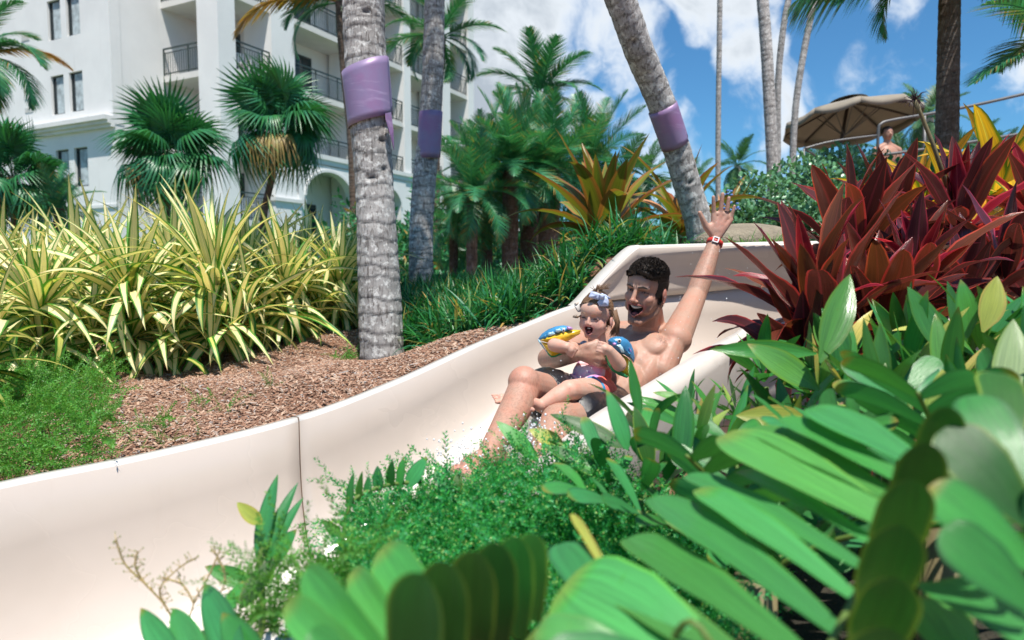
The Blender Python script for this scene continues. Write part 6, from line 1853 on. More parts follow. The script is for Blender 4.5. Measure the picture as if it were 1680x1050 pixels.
def hand(B, wrist, knuckles, tips, thumb, r=.0092, palm_r=.018, bend=None, mid=None):
    """palm grown from metacarpal cones; each finger a chain of its own"""
    for i, (k, t_) in enumerate(zip(knuckles, tips)):
        w = wrist.lerp(k, .0); B.cap(wrist, k, palm_r, r * 1.25)
        m1 = k.lerp(t_, .42) + (bend or Vector((0, 0, 0))); m2 = k.lerp(t_, .73) + (bend or Vector((0, 0, 0))) * .7
        rr_ = r * (1, 1.03, .98, .86)[i]
        B.cap(k, m1, rr_ * 1.05, rr_ * .97); B.cap(m1, m2, rr_ * .97, rr_ * .9); B.cap(m2, t_, rr_ * .9, rr_ * .78)
    for a, b in zip(knuckles, knuckles[1:]): B.cap(a, b, r * 1.15, r * 1.1); B.cap(wrist.lerp(a, .6), wrist.lerp(b, .6), palm_r * .8, palm_r * .8)
    B.chain(thumb, [palm_r * .85, r * 1.5, r * 1.1, r * .95][:len(thumb)])

# ---------------------------------------------------------------- the man
man = empty('person', W(975, 690, 2.45), 'laughing dark haired man in black swim shorts sliding with one arm raised, holding the toddler', 'person')
PB = W(975, 670, 2.45); NK = W(1066, 548, 2.735)
SL = W(1108, 556, 2.62); SR = W(990, 546, 2.84)
sv = (NK - PB).normalized(); lv = Vector((.82, -.57, .0)); lv = (lv - sv * lv.dot(sv)).normalized(); fv = lv.cross(sv)
TR = Matrix((lv, fv, sv)).transposed()
def tp(a, b, c): return PB + lv * a + fv * b + sv * c
B = Prims()
LEN = (NK - PB).length
B.ell(tp(0, -.01, .00), (.150, .105, .10), TR); B.ell(tp(0, 0, .14), (.128, .088, .13), TR); B.ell(tp(0, -.01, .30), (.145, .098, .15), TR); B.ell(tp(0, -.02, .385), (.150, .085, .09), TR)
for s in (-1, 1):
    B.ell(tp(s * .068, .046, .335), (.078, .038, .066), TR)
    B.ell(tp(s * .105, -.02, .28), (.045, .070, .12), TR)
    B.cap(tp(s * .035, .066, .10), tp(s * .032, .070, .24), .030, .034)
B.cap(NK + sv * .03 + fv * -.01, SL, .048, .048); B.cap(NK + sv * .03 + fv * -.01, SR, .048, .048)
B.cap(tp(.02, .055, LEN - .02), SL + fv * .02, .014, .016)
HM = hframe(W(1059, 477, 2.60), (-.60, -.80, -.10), (.33, .16, 1), .93)
head_prims(B, HM, 'man')
B.cap(HM @ Vector((0, -.035, -.06)), NK + sv * .01, .054, .060)
for s in (-1, 1): B.cap(HM @ Vector((s * .045, -.03, -.06)), NK + fv * .045 + lv * (-s) * .02, .016, .014)
# raised left arm
EL = W(1142, 484, 2.84); WR = W(1172, 400, 2.915)
B.ell(SL, (.064, .060, .062)); B.cap(SL, SL.lerp(EL, .5), .060, .052); B.cap(SL.lerp(EL, .5), EL, .052, .043)
B.cap(SL - sv * .02, tp(.13, -.02, .28), .05, .055)
B.cap(SL.lerp(EL, .35) + Vector((.0, 0, -.012)), SL.lerp(EL, .7), .05, .044)
B.cap(EL, EL.lerp(WR, .3), .043, .044); B.cap(EL.lerp(WR, .3), WR, .044, .030)
dh = 2.925
kn = [W(1171, 352, dh), W(1182, 350, dh), W(1191.5, 353, dh), W(1198.5, 361, dh)]
tpz = [W(1170.5, 323, dh - .015), W(1185.5, 318, dh - .012), W(1196, 324.5, dh - .01), W(1205, 338, dh - .01)]
wr2 = W(1174, 392, dh)
hand(B, wr2, kn, tpz, [W(1170, 386, dh), W(1158, 371, dh - .01), W(1152, 358, dh - .02), W(1148, 349, dh - .022)], .0098, .020)
for k in (0, 1, 2): B.cap(wr2.lerp(kn[k], .35), wr2.lerp(kn[k + 1], .85), .019, .013)
B.ell(W(1166, 375, dh - .005), (.020, .014, .026))
# right arm round the child
ER = W(900, 588, 2.56); WR2 = W(944, 580, 2.315)
B.ell(SR, (.062, .062, .060)); B.cap(SR, SR.lerp(ER, .5), .056, .050); B.cap(SR.lerp(ER, .5), ER, .050, .042)
B.cap(ER, ER.lerp(WR2, .35), .042, .041); B.cap(ER.lerp(WR2, .35), WR2, .041, .030)
kn = [W(984, 566, 2.285), W(986, 577, 2.28), W(985.5, 588, 2.282), W(982, 598, 2.29)]
tt = [W(1001, 571, 2.33), W(1003, 583, 2.33), W(1001, 594, 2.33), W(996, 603, 2.33)]
hand(B, W(952, 581, 2.30), kn, tt, [W(956, 573, 2.30), W(965, 568, 2.29), W(973, 564, 2.29), W(979, 560, 2.295)], .0098, .021, bend=Vector((.003, -.010, 0)))
# legs
HR = tp(-.085, .02, -.02); HL = tp(.085, .02, -.03)
KR = W(862, 632, 2.10); AR = W(803, 742, 1.83); 
B.cap(HR, HR.lerp(KR, .5), .085, .070); B.cap(HR.lerp(KR, .5), KR, .070, .053); B.ell(KR + Vector((-.005, -.01, .012)), (.050, .052, .050))
B.cap(KR, KR.lerp(AR, .35) + Vector((.004, .012, -.01)), .050, .049); B.cap(KR.lerp(AR, .35) + Vector((.004, .012, -.01)), AR, .049, .031)
def foot(B, ank, toe, up, s=1.0, w=.036, toes=True, side=None):
    d = (toe - ank).normalized(); sd_ = d.cross(up).normalized(); heel = ank - d * .045 * s - up * .035 * s
    B.cap(ank, heel, .030 * s, .027 * s); B.cap(ank - up * .012 * s, toe.lerp(ank, .3), .032 * s, .022 * s); B.cap(heel, toe.lerp(ank, .25) - up * .01 * s, .024 * s, .022 * s)
    for k in range(5):
        o_ = sd_ * (k - 2) * w / 2.1; b_ = toe.lerp(ank, .28) + o_ - up * .006 * s; L_ = (.052, .046, .041, .035, .028)[k] * s
        B.cap(b_, b_ + d * L_ + sd_ * (k - 2) * .001, (.0125, .0092, .0086, .0082, .0078)[k] * s, (.0115, .0080, .0074, .0070, .0066)[k] * s)
foot(B, AR, W(752, 772, 1.70), Vector((-.2, -.2, 1)).normalized())
KL = W(915, 690, 2.02); AL = W(872, 790, 1.74)
B.cap(HL, HL.lerp(KL, .5), .085, .070); B.cap(HL.lerp(KL, .5), KL, .070, .052); B.ell(KL, (.050, .052, .050))
B.cap(KL, KL.lerp(AL, .35), .050, .049); B.cap(KL.lerp(AL, .35), AL, .049, .031)
foot(B, AL, W(815, 815, 1.62), Vector((-.2, -.2, 1)).normalized())
V, N, F = fuse(B, .0036, 5)
C = np.tile(np.array([[.42, .255, .185]]), (len(V), 1))
Lh = head_sculpt(V, C, HM, 'man')
def near_pt(P_, s_): return np.exp(-(((V - np.array(P_)) ** 2).sum(1)) / s_ ** 2)
def near_seg(a, b, r_):
    a = np.array(a); b = np.array(b); d = b - a; t_ = np.clip(((V - a) @ d) / (d @ d), 0, 1); return 1 - sst(np.sqrt(((V - (a + t_[:, None] * d)) ** 2).sum(1)), r_ * .6, r_)
# nipples, armpit and chest hair, knee flush, leg hair
for s in (-1, 1):
    C = mixc(C, 1 - sst(np.sqrt(((V - np.array(tp(s * .082, .098, .325))) ** 2).sum(1)), .008, .014), (.30, .13, .105))
hn = np.array([mnoise.fractal(Vector((v[0] * 260, v[1] * 260, v[2] * 80)), 1, 2, 2) for v in V])
hairy = np.clip(near_pt(SL - sv * .070 + fv * .050 - lv * .01, .022) * 1.3, 0, 1) * (hn > -.1)
C = mixc(C, hairy * .55, (.11, .065, .05))
C = mixc(C, near_pt(tp(0, .1, .35), .07) * (hn > .22) * .22, (.15, .08, .055))
for a, b in ((KR, AR), (KL, AL)): C = mixc(C, near_seg(a, b, .085) * (hn > .16) * .30, (.16, .085, .055))
for a, b in ((ER, WR2), (EL, WR)): C = mixc(C, near_seg(a, b, .06) * (hn > .18) * .30, (.18, .10, .07))
C = mixc(C, near_pt(KR + Vector((0, -.03, .04)), .05) * .35, (.60, .27, .20))
for q in (W(1178, 372, dh),): C = mixc(C, near_pt(q, .05) * .45, (.62, .36, .29))
C = mixc(C, near_pt(W(752, 772, 1.70), .07) * .4, (.60, .28, .21))
body = obj('body', mesh('body', V, F, cols=C), M['skin'], man)
face_parts(man, body, HM, 'man')
def mask_m(x, y, z):
    hl = np.where(y > .045, .062 + .010 * np.cos(x * 40), np.where(y > .012, .018 - (.012 - 0) * 0, -.048 + 0 * y))
    side = (np.abs(x) > .055) & (y > .008) & (y < .036) & (z > -.012)
    ear = (np.abs(x) > .0755) & (y > -.040) & (y < .012) & (z < .028)
    tmpl = (y > .036) & (z < .055)
    box = (np.abs(x) < .11) & (z < .16) & (np.abs(y) < .14)
    return ((z > hl) & ~tmpl | side) & ~ear & (z > -.075) & box
thick_m = lambda x, y, z: .003 + .012 * sst(z, .03, .10) + .010 * sst(y, .02, .08) * sst(z, .05, .08)
hair_cap(man, V, N, F, HM, mask_m, thick_m, 'hairdark', 14000, (.010, .022), lambda x, y, z: ((-.5 if z > .07 else 0), (.85 if z > .05 else -.35), (.30 if z > .05 else -.9)), name='hair', swid=.0010, stand=(.02, .25), jit=.10)

# shorts: a second skin over hips and thighs
S = Prims()
S.ell(tp(0, -.01, .00), (.166, .118, .098), TR); S.ell(tp(0, -.005, .045), (.150, .108, .055), TR)
S.cap(HR, HR.lerp(KR, .56), .100, .092); S.cap(HL, HL.lerp(KL, .62), .100, .092)
SV, SN, SF = fuse(S, .005, 4)
wr = np.array([mnoise.fractal(Vector((v[0] * 22, v[1] * 14, v[2] * 40)), 1, 2, 4) for v in SV])
SV = SV + SN * (wr * .0035)[:, None]
M['shorts'] = simple('wet_black_nylon', (.012, .012, .014), .25, .2, 20, .5, .004)
sh = obj('swim_shorts', mesh('swim_shorts', SV, SF), M['shorts'], man); sh['label'] = 'wet black swim shorts'
# wrist band with its square buckle
wd = (WR - EL).normalized(); m = MB(); wc = WR + wd * .004
u_ = wd.orthogonal().normalized(); w_ = wd.cross(u_)
ring = []
for k in range(29):
    a = 2 * math.pi * k / 28; ring.append((math.cos(a), math.sin(a)))
Vb = []; Fb = []
for k, (ca, sa_) in enumerate(ring):
    for (rr_, h_) in ((.0325, -.009), (.0350, -.009), (.0345, .009), (.032, .009)):
        Vb.append(wc + (u_ * ca + w_ * sa_) * rr_ + wd * h_)
for k in range(28):
    for j in range(4): Fb.append((4 * k + j, 4 * k + (j + 1) % 4, 4 * k + 4 + (j + 1) % 4, 4 * k + 4 + j))
m.add(Vb, Fb)
wb = m.build('wristband', simple('red_strap', (.55, .04, .03), .45), None, True); tag(wb, 'red wrist strap with a pale square buckle on the raised arm', 'wristband')
cdir = (Vector((0, 0, CAMZ)) - wc).normalized(); fc = (cdir - wd * cdir.dot(wd)).normalized(); sx_ = wd.cross(fc)
m = MB(); bc = wc + fc * .036
def obox(m, c_, a, b, e, ha, hb_, he):
    V_ = [c_ + a * i * ha + b * j * hb_ + e * k * he for k in (-1, 1) for j in (-1, 1) for i in (-1, 1)]
    m.add(V_, [(0, 2, 3, 1), (4, 5, 7, 6), (0, 1, 5, 4), (2, 6, 7, 3), (0, 4, 6, 2), (1, 3, 7, 5)])
for (i, j, ha, hb_) in ((0, 1, .012, .0022), (0, -1, .012, .0022), (1, 0, .0022, .0085), (-1, 0, .0022, .0085)):
    obox(m, bc + sx_ * i * .0105 + wd * j * .0105, sx_, wd, fc, ha, hb_, .002)
m.build('buckle', simple('pale_buckle', (.72, .72, .72), .3), wb)
# wedding ring
kr, tr = W(1191.5, 353, dh), W(1196, 324.5, dh - .01); rc = kr.lerp(tr, .22); m = MB(); a_ = (tr - kr).normalized(); u_ = a_.orthogonal().normalized(); w_ = a_.cross(u_)
m.tube([rc + (u_ * math.cos(k * .4488) + w_ * math.sin(k * .4488)) * .0112 for k in range(15)], .0016, 6)
tag(m.build('finger_ring', simple('ring_metal', (.05, .05, .055), .3, Metallic=.8), None, True), 'dark band ring on the ring finger of the raised hand', 'ring')

# ---------------------------------------------------------------- the toddler
kid = empty('person', W(966, 655, 2.36), 'screaming toddler with a pale bow, pink swimsuit and colourful armbands on the lap', 'person')
BP = W(968, 640, 2.36); BN = W(984, 562, 2.44)
ks = (BN - BP).normalized(); kl = Vector((.88, -.47, 0)); kl = (kl - ks * kl.dot(ks)).normalized(); kf = kl.cross(ks); KT = Matrix((kl, kf, ks)).transposed()
def kp(a, b, c): return BP + kl * a + kf * b + ks * c
B = Prims()
B.ell(kp(0, 0, .0), (.068, .058, .055), KT); B.ell(kp(0, .008, .055), (.062, .058, .065), KT); B.ell(kp(0, 0, .12), (.060, .048, .055), KT)
HK = hframe(W(977, 520, 2.385), (-.50, -.86, -.10), (.17, .10, 1), .66)
head_prims(B, HK, 'baby')
B.cap(HK @ Vector((0, -.02, -.05)), kp(0, 0, .145), .028, .034)
KSL = kp(.062, 0, .145); KSR = kp(-.062, 0, .145)
B.cap(kp(0, 0, .14), KSL, .03, .026); B.cap(kp(0, 0, .14), KSR, .03, .026)
KEL = W(1016, 598, 2.25); KWL = W(999, 574, 2.215); KER = W(909, 566, 2.28); KWR = W(929, 569, 2.235)
B.cap(KSL, KEL, .027, .023); B.cap(KEL, KEL.lerp(KWL, .4), .024, .023); B.cap(KEL.lerp(KWL, .4), KWL, .023, .016)
B.cap(KSR, KER, .027, .023); B.cap(KER, KER.lerp(KWR, .5), .023, .021); B.cap(KER.lerp(KWR, .5), KWR, .021, .016)
def kidhand(w, d, nrm, s=1.0):
    d = d.normalized(); sd_ = d.cross(nrm).normalized(); nrm = sd_.cross(d)
    B.cap(w, w + d * .016, .014, .014)
    for k in range(4):
        o_ = sd_ * (k - 1.5) * .0098; b_ = w + d * .022 + o_
        m1 = b_ + d * .011 - nrm * .002; B.cap(w + d * .008 + o_ * .6, b_, .0076, .0056); B.cap(b_, m1, .0052, .0048); B.cap(m1, m1 + d * .004 - nrm * .010, .0048, .0044)
    B.cap(w + sd_ * -.012, w + sd_ * -.018 + d * .018 - nrm * .004, .0072, .0055)
kidhand(KWR, W(946, 582, 2.235) - KWR, Vector((-.1, -1, .25)))
kidhand(KWL, W(988, 570, 2.205) - KWL, Vector((0, -1, .2)))
KHL, KHR = kp(.040, .0, -.005), kp(-.040, .0, -.005)
k1, a1 = W(933, 640, 2.08), W(889, 664, 2.055)
B.cap(KHL, KHL.lerp(k1, .5), .048, .045); B.cap(KHL.lerp(k1, .5), k1, .045, .032); B.cap(k1, k1.lerp(a1, .45), .031, .028); B.cap(k1.lerp(a1, .45), a1, .028, .018)
foot(B, a1, W(864, 655, 2.03), Vector((.15, -.55, .75)).normalized(), .62, .034)
k2, a2 = W(893, 630, 2.34), W(842, 652, 2.30)
B.cap(KHR, KHR.lerp(k2, .5), .050, .047); B.cap(KHR.lerp(k2, .5), k2, .047, .036); B.cap(k2, k2.lerp(a2, .45), .035, .030); B.cap(k2.lerp(a2, .45), a2, .030, .020)
foot(B, a2, W(814, 652, 2.27), Vector((0, -.2, 1)).normalized(), .62, .034)
V, N, F = fuse(B, .0026, 4)
C = np.tile(np.array([[.57, .36, .275]]), (len(V), 1))
head_sculpt(V, C, HK, 'baby')
for q in (k1, k2): C = mixc(C, near_pt(q + Vector((0, -.02, .02)), .03) * .35, (.74, .36, .28))
for q in (W(862, 655, 2.03), W(806, 652, 2.27)): C = mixc(C, near_pt(q, .03) * .5, (.76, .34, .27))
kb = obj('body', mesh('body', V, F, cols=C), M['skin'], kid)
face_parts(kid, kb, HK, 'baby')
def mask_k(x, y, z):
    front = (y > .02) & (z < .088 - .35 * np.abs(x)) 
    side = (y > -.0) & (z < .040)
    ear = (np.abs(x) > .083) & (y > -.04) & (y < .015) & (z < .018)
    box = (np.abs(x) < .12) & (z < .17) & (np.abs(y) < .15)
    return ((z > -.045) & ~front & ~side & ~ear | ((y < -.02) & (z > -.075) & ~ear)) & box
hair_cap(kid, V, N, F, HK, mask_k, lambda x, y, z: .003 + .003 * sst(z, .03, .1), 'hairbaby', 7000, (.012, .028), lambda x, y, z: ((-x * 6, (-.01 - y) * 9, .35) if z > .045 else (0, -.25, -.95)), name='hair', swid=.0006, stand=(.0, .12), jit=.08)
# wispy curls: top knot, side lock by the ear and on the far cheek
def locks(pts_list, r):
    m = MB()
    for P in pts_list: m.tube([HK @ Vector(p) for p in P], [r * .655, r * .5, r * .2][:len(P)] if len(P) == 3 else r * .4, 5)
    return m
L_ = []
for k in range(70):
    a, b = random.gauss(0, .010), random.gauss(0, .010); L_.append([(-.005 + a * .4, -.01 + b * .4, .118), (-.005 + a, -.01 + b, .150), (-.022 + a * 2.2, -.02 + b * 2.2, .165 + random.uniform(-.015, .015))])
for k in range(170):
    s_ = -1; y_ = random.uniform(-.085, -.035); L_.append([(s_ * .084, y_, .02 + random.uniform(-.02, .02)), (s_ * (.094 + random.uniform(0, .01)), y_ - .012, -.030), (s_ * (.088 + random.uniform(-.02, .02)), y_ + random.uniform(-.025, .02), -.085 + random.uniform(-.02, .01))])
for k in range(26): L_.append([(.080, -.0 + random.uniform(-.02, .01), .0), (.100 + random.uniform(0, .015), .01, -.018), (.104 + random.uniform(-.01, .02), .02, -.006 + random.uniform(-.01, .012))])
h2 = locks(L_, .0026).build('hair_lock', M['hairbaby'], kb, True)
# ---- swimsuit
S = Prims()
S.ell(kp(0, 0, .0), (.075, .065, .056), KT); S.ell(kp(0, .008, .055), (.069, .065, .068), KT); S.ell(kp(0, 0, .115), (.066, .054, .050), KT)
S.cap(KHL, KHL.lerp(k1, .22), .058, .058); S.cap(KHR, KHR.lerp(k2, .2), .056, .055)
S.cap(kp(.03, .02, .14), kp(.055, 0, .160), .024, .024); S.cap(kp(-.03, .02, .14), kp(-.055, 0, .160), .024, .024)
SV, SN, SF = fuse(S, .003, 3)
wr = np.array([mnoise.fractal(Vector((v[0] * 40, v[1] * 40, v[2] * 40)), 1, 2, 3) for v in SV]); SV = SV + SN * (wr * .0028)[:, None]
q = SV - np.array(BP); aa, bb, hh = q @ np.array(kl), q @ np.array(kf), q @ np.array(ks)
C = np.tile(np.array([[.80, .62, .68]]), (len(SV), 1))
pn = np.array([mnoise.noise(Vector((v[0] * 34, v[1] * 30, v[2] * 34))) for v in SV]); pn2 = np.array([mnoise.noise(Vector((v[0] * 40 + 9, v[1] * 40, v[2] * 40))) for v in SV])
C = mixc(C, (pn > .10) * 1.0, (.86, .42, .56)); C = mixc(C, ((pn > -.12) & (pn < .03)) * .8, (.84, .50, .60)); C = mixc(C, (pn2 > .40) * 1.0, (.52, .24, .55))
C = mixc(C, (aa > .058) * (hh < .10) * 1.0, (.85, .16, .13)); C = mixc(C, ((hh > .064) & (hh < .072)) * .8, (.80, .30, .27))
C = mixc(C, (hh > .085) * (np.abs(aa) > .022) * 1.0, (.30, .30, .38)); C = mixc(C, (hh > .085) * (np.abs(aa) < .022) * 1.0, (.82, .82, .84))
C = mixc(C, ((hh > .085) & (np.abs(np.sin(hh * 260)) < .35)) * .5, (.75, .75, .80))
for hp, kk, fr_ in ((KHL, k1, .22), (KHR, k2, .2)):
    ax_ = np.array((kk - hp).normalized()); tt_ = (SV - np.array(hp)) @ ax_; cut_ = (kk - hp).length * fr_; C = mixc(C, ((tt_ > cut_ + .028) & (hh < .06)) * 1.0, (.03, .22, .40))
sw = obj('swimsuit', mesh('swimsuit', SV, SF, cols=C), M['vcloth'], kid); sw['label'] = 'pink and white swimsuit with coral sides and blue leg trim'

# ---- armbands: two air cushions each
M['blue'] = simple('blue_vinyl', (.055, .24, .46), .22, .25, 14); M['yellow'] = simple('yellow_vinyl', (.78, .48, .03), .22, .12, 10); M['greenv'] = simple('green_vinyl', (.03, .30, .10), .25, .3, 10)
M['clearv'] = simple('pale_blue_vinyl', (.40, .62, .72), .15, .2, 20); M['lilac'] = simple('lilac_vinyl', (.55, .30, .62), .25, .2, 12); M['black'] = simple('black_print', (.01, .01, .01), .4); M['white'] = simple('white_print', (.8, .8, .8), .4)
def cpx(pts, off=(860, 460), s=5.835): return [(off[0] + a / s, off[1] + b / s) for a, b in pts]
def cushion(name, mat, outline, d, thick, parent, tilt=(0, 0), wr_=.0025):
    """inflated cushion from an outline: two domed faces and a welded rim"""
    P = cpx(outline); n0 = len(P)
    # resample the closed outline
    Q = []
    for i in range(n0):
        a, b = P[i], P[(i + 1) % n0]
        for k in range(5): Q.append((a[0] + (b[0] - a[0]) * k / 5, a[1] + (b[1] - a[1]) * k / 5))
    cx = sum(q_[0] for q_ in Q) / len(Q); cy_ = sum(q_[1] for q_ in Q) / len(Q); n = len(Q); V = []; F = []
    rings = [1.0, .96, .85, .68, .48, .25]
    for side in (1, -1):
        base_ = len(V)
        for f in rings:
            for (a, b) in Q:
                px, py = cx + (a - cx) * f, cy_ + (b - cy_) * f
                dd = d + tilt[0] * (px - cx) + tilt[1] * (py - cy_)
                p = W(px, py, dd); h_ = thick * math.sqrt(max(0, 1 - f ** 2.2)) + wr_ * mnoise.noise(p * 90) * (1 - f)
                V.append(p + Vector((0, -side * h_, side * h_ * .15)))
        p = W(cx, cy_, d); V.append(p + Vector((0, -side * thick, 0)))
        for r_ in range(len(rings) - 1):
            for k in range(n):
                a = base_ + r_ * n + k; b = base_ + r_ * n + (k + 1) % n; F.append((a, b, b + n, a + n) if side == 1 else (a, a + n, b + n, b))
        for k in range(n):
            a = base_ + (len(rings) - 1) * n + k; b = base_ + (len(rings) - 1) * n + (k + 1) % n; F.append((a, b, len(V) - 1) if side == 1 else (a, len(V) - 1, b))
    return obj(name, mesh(name, np.array([tuple(v) for v in V]), F), M[mat] if isinstance(mat, str) else mat, parent)
ab = empty('swim_armband', W(1020, 585, 2.30), 'blue and yellow inflatable armband with a fish eye, on the arm nearer the man\'s chest', 'armband', 'inflatable armbands')
cushion('blue_chamber', 'blue', [(800, 575), (830, 548), (880, 535), (940, 540), (990, 568), (1025, 610), (1048, 670), (1060, 740), (1050, 790), (1010, 745), (960, 712), (900, 690), (840, 650), (808, 615)], 2.285, .030, ab, tilt=(.0006, .0002))
cushion('yellow_chamber', 'yellow', [(935, 705), (985, 735), (1040, 800), (1052, 870), (1045, 925), (1000, 920), (930, 895), (860, 860), (830, 820), (850, 760), (890, 720)], 2.30, .026, ab)
cushion('green_trim', 'greenv', [(772, 700), (790, 690), (815, 760), (850, 850), (930, 895), (1000, 922), (980, 935), (900, 905), (835, 865), (800, 810)], 2.275, .006, ab)
for (o_, mt, d_, th_) in ((([(880, 620), (905, 640), (930, 690), (960, 690), (945, 640), (920, 610)]), 'clearv', 2.250, .006), (([(985, 670), (1010, 690), (1030, 720), (1005, 715), (985, 700)]), 'blue', 2.256, .008), (([(1000, 640), (1020, 665), (1035, 700), (1015, 680)]), 'lilac', 2.258, .006),
                          (([(845, 600), (870, 595), (885, 610), (870, 622), (850, 618)]), 'lilac', 2.252, .006)):
    cushion('printed_fin', mt, o_, d_, th_, ab)
m = MB(); ec = W(*cpx([(910, 578)])[0], 2.250); m.ball(ec, (.0068, .004, .0068), 12, 8); m.build('eye_ring', M['white'], ab, True)
m = MB(); m.ball(ec + Vector((0, -.0035, 0)), (.0042, .003, .0042), 10, 8); m.build('eye_dot', M['black'], ab, True)
ab = empty('swim_armband', W(915, 560, 2.33), 'blue and yellow inflatable armband on the arm stretched over the slide wall side', 'armband', 'inflatable armbands')
cushion('blue_chamber', 'blue', [(132, 562), (170, 510), (230, 468), (300, 440), (370, 430), (430, 438), (470, 465), (440, 485), (380, 500), (300, 520), (220, 555), (165, 580)], 2.335, .024, ab, tilt=(-.0004, 0))
cushion('yellow_chamber', 'yellow', [(150, 572), (230, 542), (320, 512), (400, 492), (470, 472), (540, 476), (535, 512), (480, 545), (420, 580), (330, 605), (265, 605), (210, 592)], 2.318, .018, ab)
cushion('yellow_side', 'yellow', [(165, 590), (220, 600), (270, 612), (262, 660), (275, 700), (330, 690), (365, 682), (300, 718), (262, 724), (230, 690), (195, 640)], 2.325, .014, ab)
cushion('green_trim', 'greenv', [(205, 665), (232, 690), (262, 724), (330, 702), (372, 684), (368, 706), (300, 735), (258, 738), (228, 712)], 2.33, .006, ab)
cushion('clear_edge', 'clearv', [(130, 560), (150, 575), (190, 640), (228, 700), (215, 690), (170, 635), (135, 585)], 2.33, .005, ab)
for (o_, mt, d_, th_) in (([(405, 440), (450, 445), (470, 466), (440, 478), (410, 468)], 'lilac', 2.302, .007), ([(300, 470), (340, 460), (360, 480), (330, 500), (300, 495)], 'clearv', 2.302, .006), ([(230, 500), (280, 490), (300, 515), (250, 535), (225, 525)], 'clearv', 2.308, .006), ([(185, 525), (210, 515), (215, 550), (190, 560)], 'blue', 2.31, .006)):
    cushion('printed_fin', mt, o_, d_, th_, ab)
m = MB(); ec = W(*cpx([(378, 478)])[0], 2.302); m.ball(ec, (.005, .004, .007), 12, 8); m.build('eye_ring', M['white'], ab, True)
m = MB(); m.ball(ec + Vector((0, -.004, 0)), (.0025, .002, .004), 10, 8); m.build('eye_dot', M['black'], ab, True)
# ---- bow
bw = empty('hair_bow', W(982, 487, 2.33), 'pale lilac blue fabric bow tied in the toddler\'s hair', 'bow')
M['bow'] = simple('pale_blue_ribbon', (.46, .52, .70), .7, .1, 40)
cushion('loop', 'bow', [(615, 160), (640, 105), (680, 110), (740, 135), (748, 165), (715, 190), (660, 175)], 2.325, .010, bw, wr_=.006)
cushion('loop', 'bow', [(750, 140), (800, 165), (812, 205), (805, 248), (720, 250), (700, 210), (735, 170)], 2.322, .010, bw, wr_=.006)
cushion('knot', 'bow', [(715, 135), (750, 122), (775, 145), (760, 182), (722, 180)], 2.312, .010, bw)
cushion('tail', 'bow', [(740, 120), (780, 135), (835, 175), (800, 180), (760, 160)], 2.335, .005, bw, wr_=.006)

# ---------------------------------------------------------------- the bather on the terrace
DB = 11.6
bt = empty('person', W(1455, 330, DB), 'distant dark haired bather standing bare chested behind the steel handrail', 'person')
hb0 = W(1456, 219, DB); B = Prims()
B.ell(hb0, (.080, .095, .115)); B.ell(hb0 + Vector((0, -.03, -.04)), (.06, .07, .08)); B.cap(hb0 + UP * -.08, hb0 + UP * -.19, .055, .06)
ch = hb0 + UP * -.38; B.ell(ch, (.19, .12, .20)); B.ell(ch + UP * -.28, (.15, .11, .2)); B.ell(ch + UP * -.5, (.16, .12, .14))
for s in (-1, 1):
    sh_ = ch + Vector((s * .19, 0, .10)); B.cap(hb0 + UP * -.17, sh_, .05, .06); el_ = sh_ + Vector((s * .06, .03, -.29)); B.cap(sh_, el_, .055, .042); B.cap(el_, el_ + Vector((-s * .12, -.16, -.12)), .04, .03)
    B.ell(el_ + Vector((-s * .15, -.2, -.14)), (.035, .045, .035))
    h_ = ch + Vector((s * .09, 0, -.55)); kn_ = h_ + UP * -.4; B.cap(h_, kn_, .09, .06); B.cap(kn_, kn_ + UP * -.40, .055, .035); B.cap(kn_ + UP * -.42, kn_ + Vector((0, -.14, -.43)), .035, .03)
B.cap(hb0 + Vector((0, -.09, .0)), hb0 + Vector((0, -.115, -.03)), .012, .014)
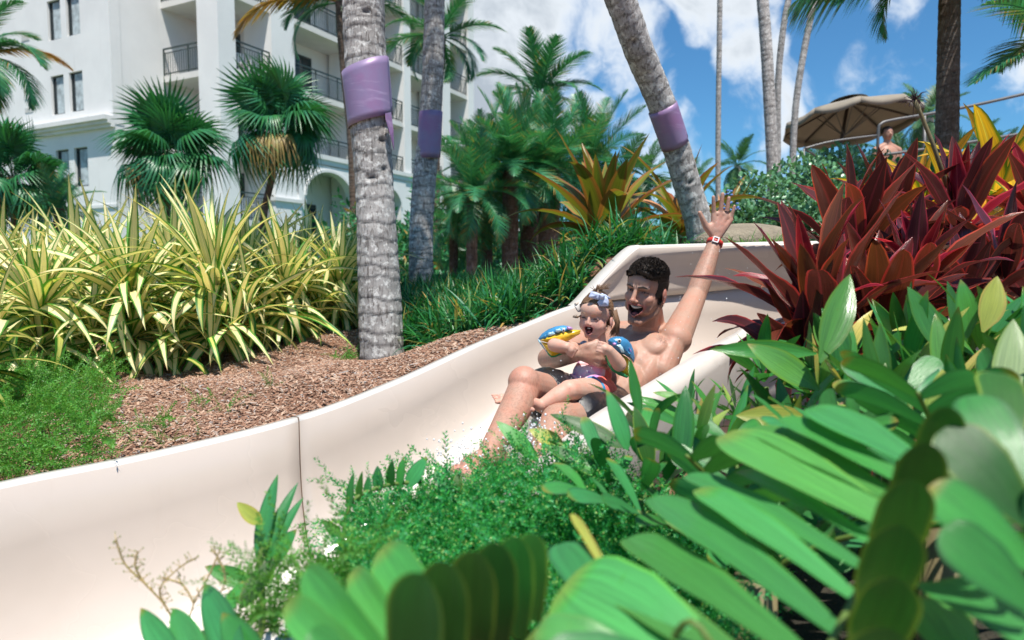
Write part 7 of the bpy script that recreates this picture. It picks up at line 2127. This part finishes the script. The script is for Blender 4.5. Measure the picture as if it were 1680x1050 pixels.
V, N, F = fuse(B, .012, 4); C = np.tile(np.array([[.42, .24, .17]]), (len(V), 1))
for s in (-1, 1): C = mixc(C, np.exp(-(((V - np.array(hb0 + Vector((s * .03, -.09, .01)))) ** 2).sum(1)) / .018 ** 2), (.06, .03, .02))
C = mixc(C, np.exp(-(((V - np.array(hb0 + Vector((0, -.095, -.065)))) ** 2).sum(1)) / .02 ** 2) * .8, (.30, .09, .08))
bo_ = obj('body', mesh('body', V, F, cols=C), M['skin'], bt)
m = Prims(); m.ell(hb0 + Vector((0, .02, .035)), (.088, .100, .092)); HV, HN, HF = fuse(m, .01, 2); keep = ~((HV[HF].mean(1)[:, 1] < hb0.y - .02) & (HV[HF].mean(1)[:, 2] < hb0.z + .06)) & (HV[HF].mean(1)[:, 2] > hb0.z - .05)
obj('hair', mesh('hair', HV, HF[keep]), M['hairdark'], bo_)
m = Prims(); m.ell(ch + UP * -.52, (.17, .13, .13)); 
for s in (-1, 1): m.cap(ch + Vector((s * .09, 0, -.55)), ch + Vector((s * .1, 0, -.85)), .105, .10)
HV, HN, HF = fuse(m, .014, 2); obj('swim_shorts', mesh('swim_shorts', HV, HF), M['shorts'], bt)

# ---------------------------------------------------------------- spray
m = MB()
def drops(n, cx, cy_, sx_, sy_, d, sd_, r):
    for k in range(n):
        p = W(random.gauss(cx, sx_), random.gauss(cy_, sy_), random.gauss(d, sd_)); q = random.uniform(*r); m.ball(p, (q, q, q * random.uniform(1, 1.5)), 7, 5)
drops(12, 1112, 560, 22, 30, 2.45, .04, (.0008, .002)); drops(22, 1165, 480, 26, 60, 2.7, .08, (.001, .002)); drops(6, 1050, 600, 30, 30, 2.3, .05, (.0008, .0016)); drops(20, 1180, 560, 25, 30, 2.6, .1, (.001, .0028))
drops(200, 762, 745, 26, 18, 1.76, .06, (.0008, .0032)); drops(260, 872, 722, 26, 22, 1.78, .05, (.0008, .0034)); drops(16, 945, 640, 30, 30, 2.1, .05, (.001, .0022))
tag(m.build('water_drops', M['drop'], None, True), 'spray of water drops around the riders', 'water', kind='stuff')
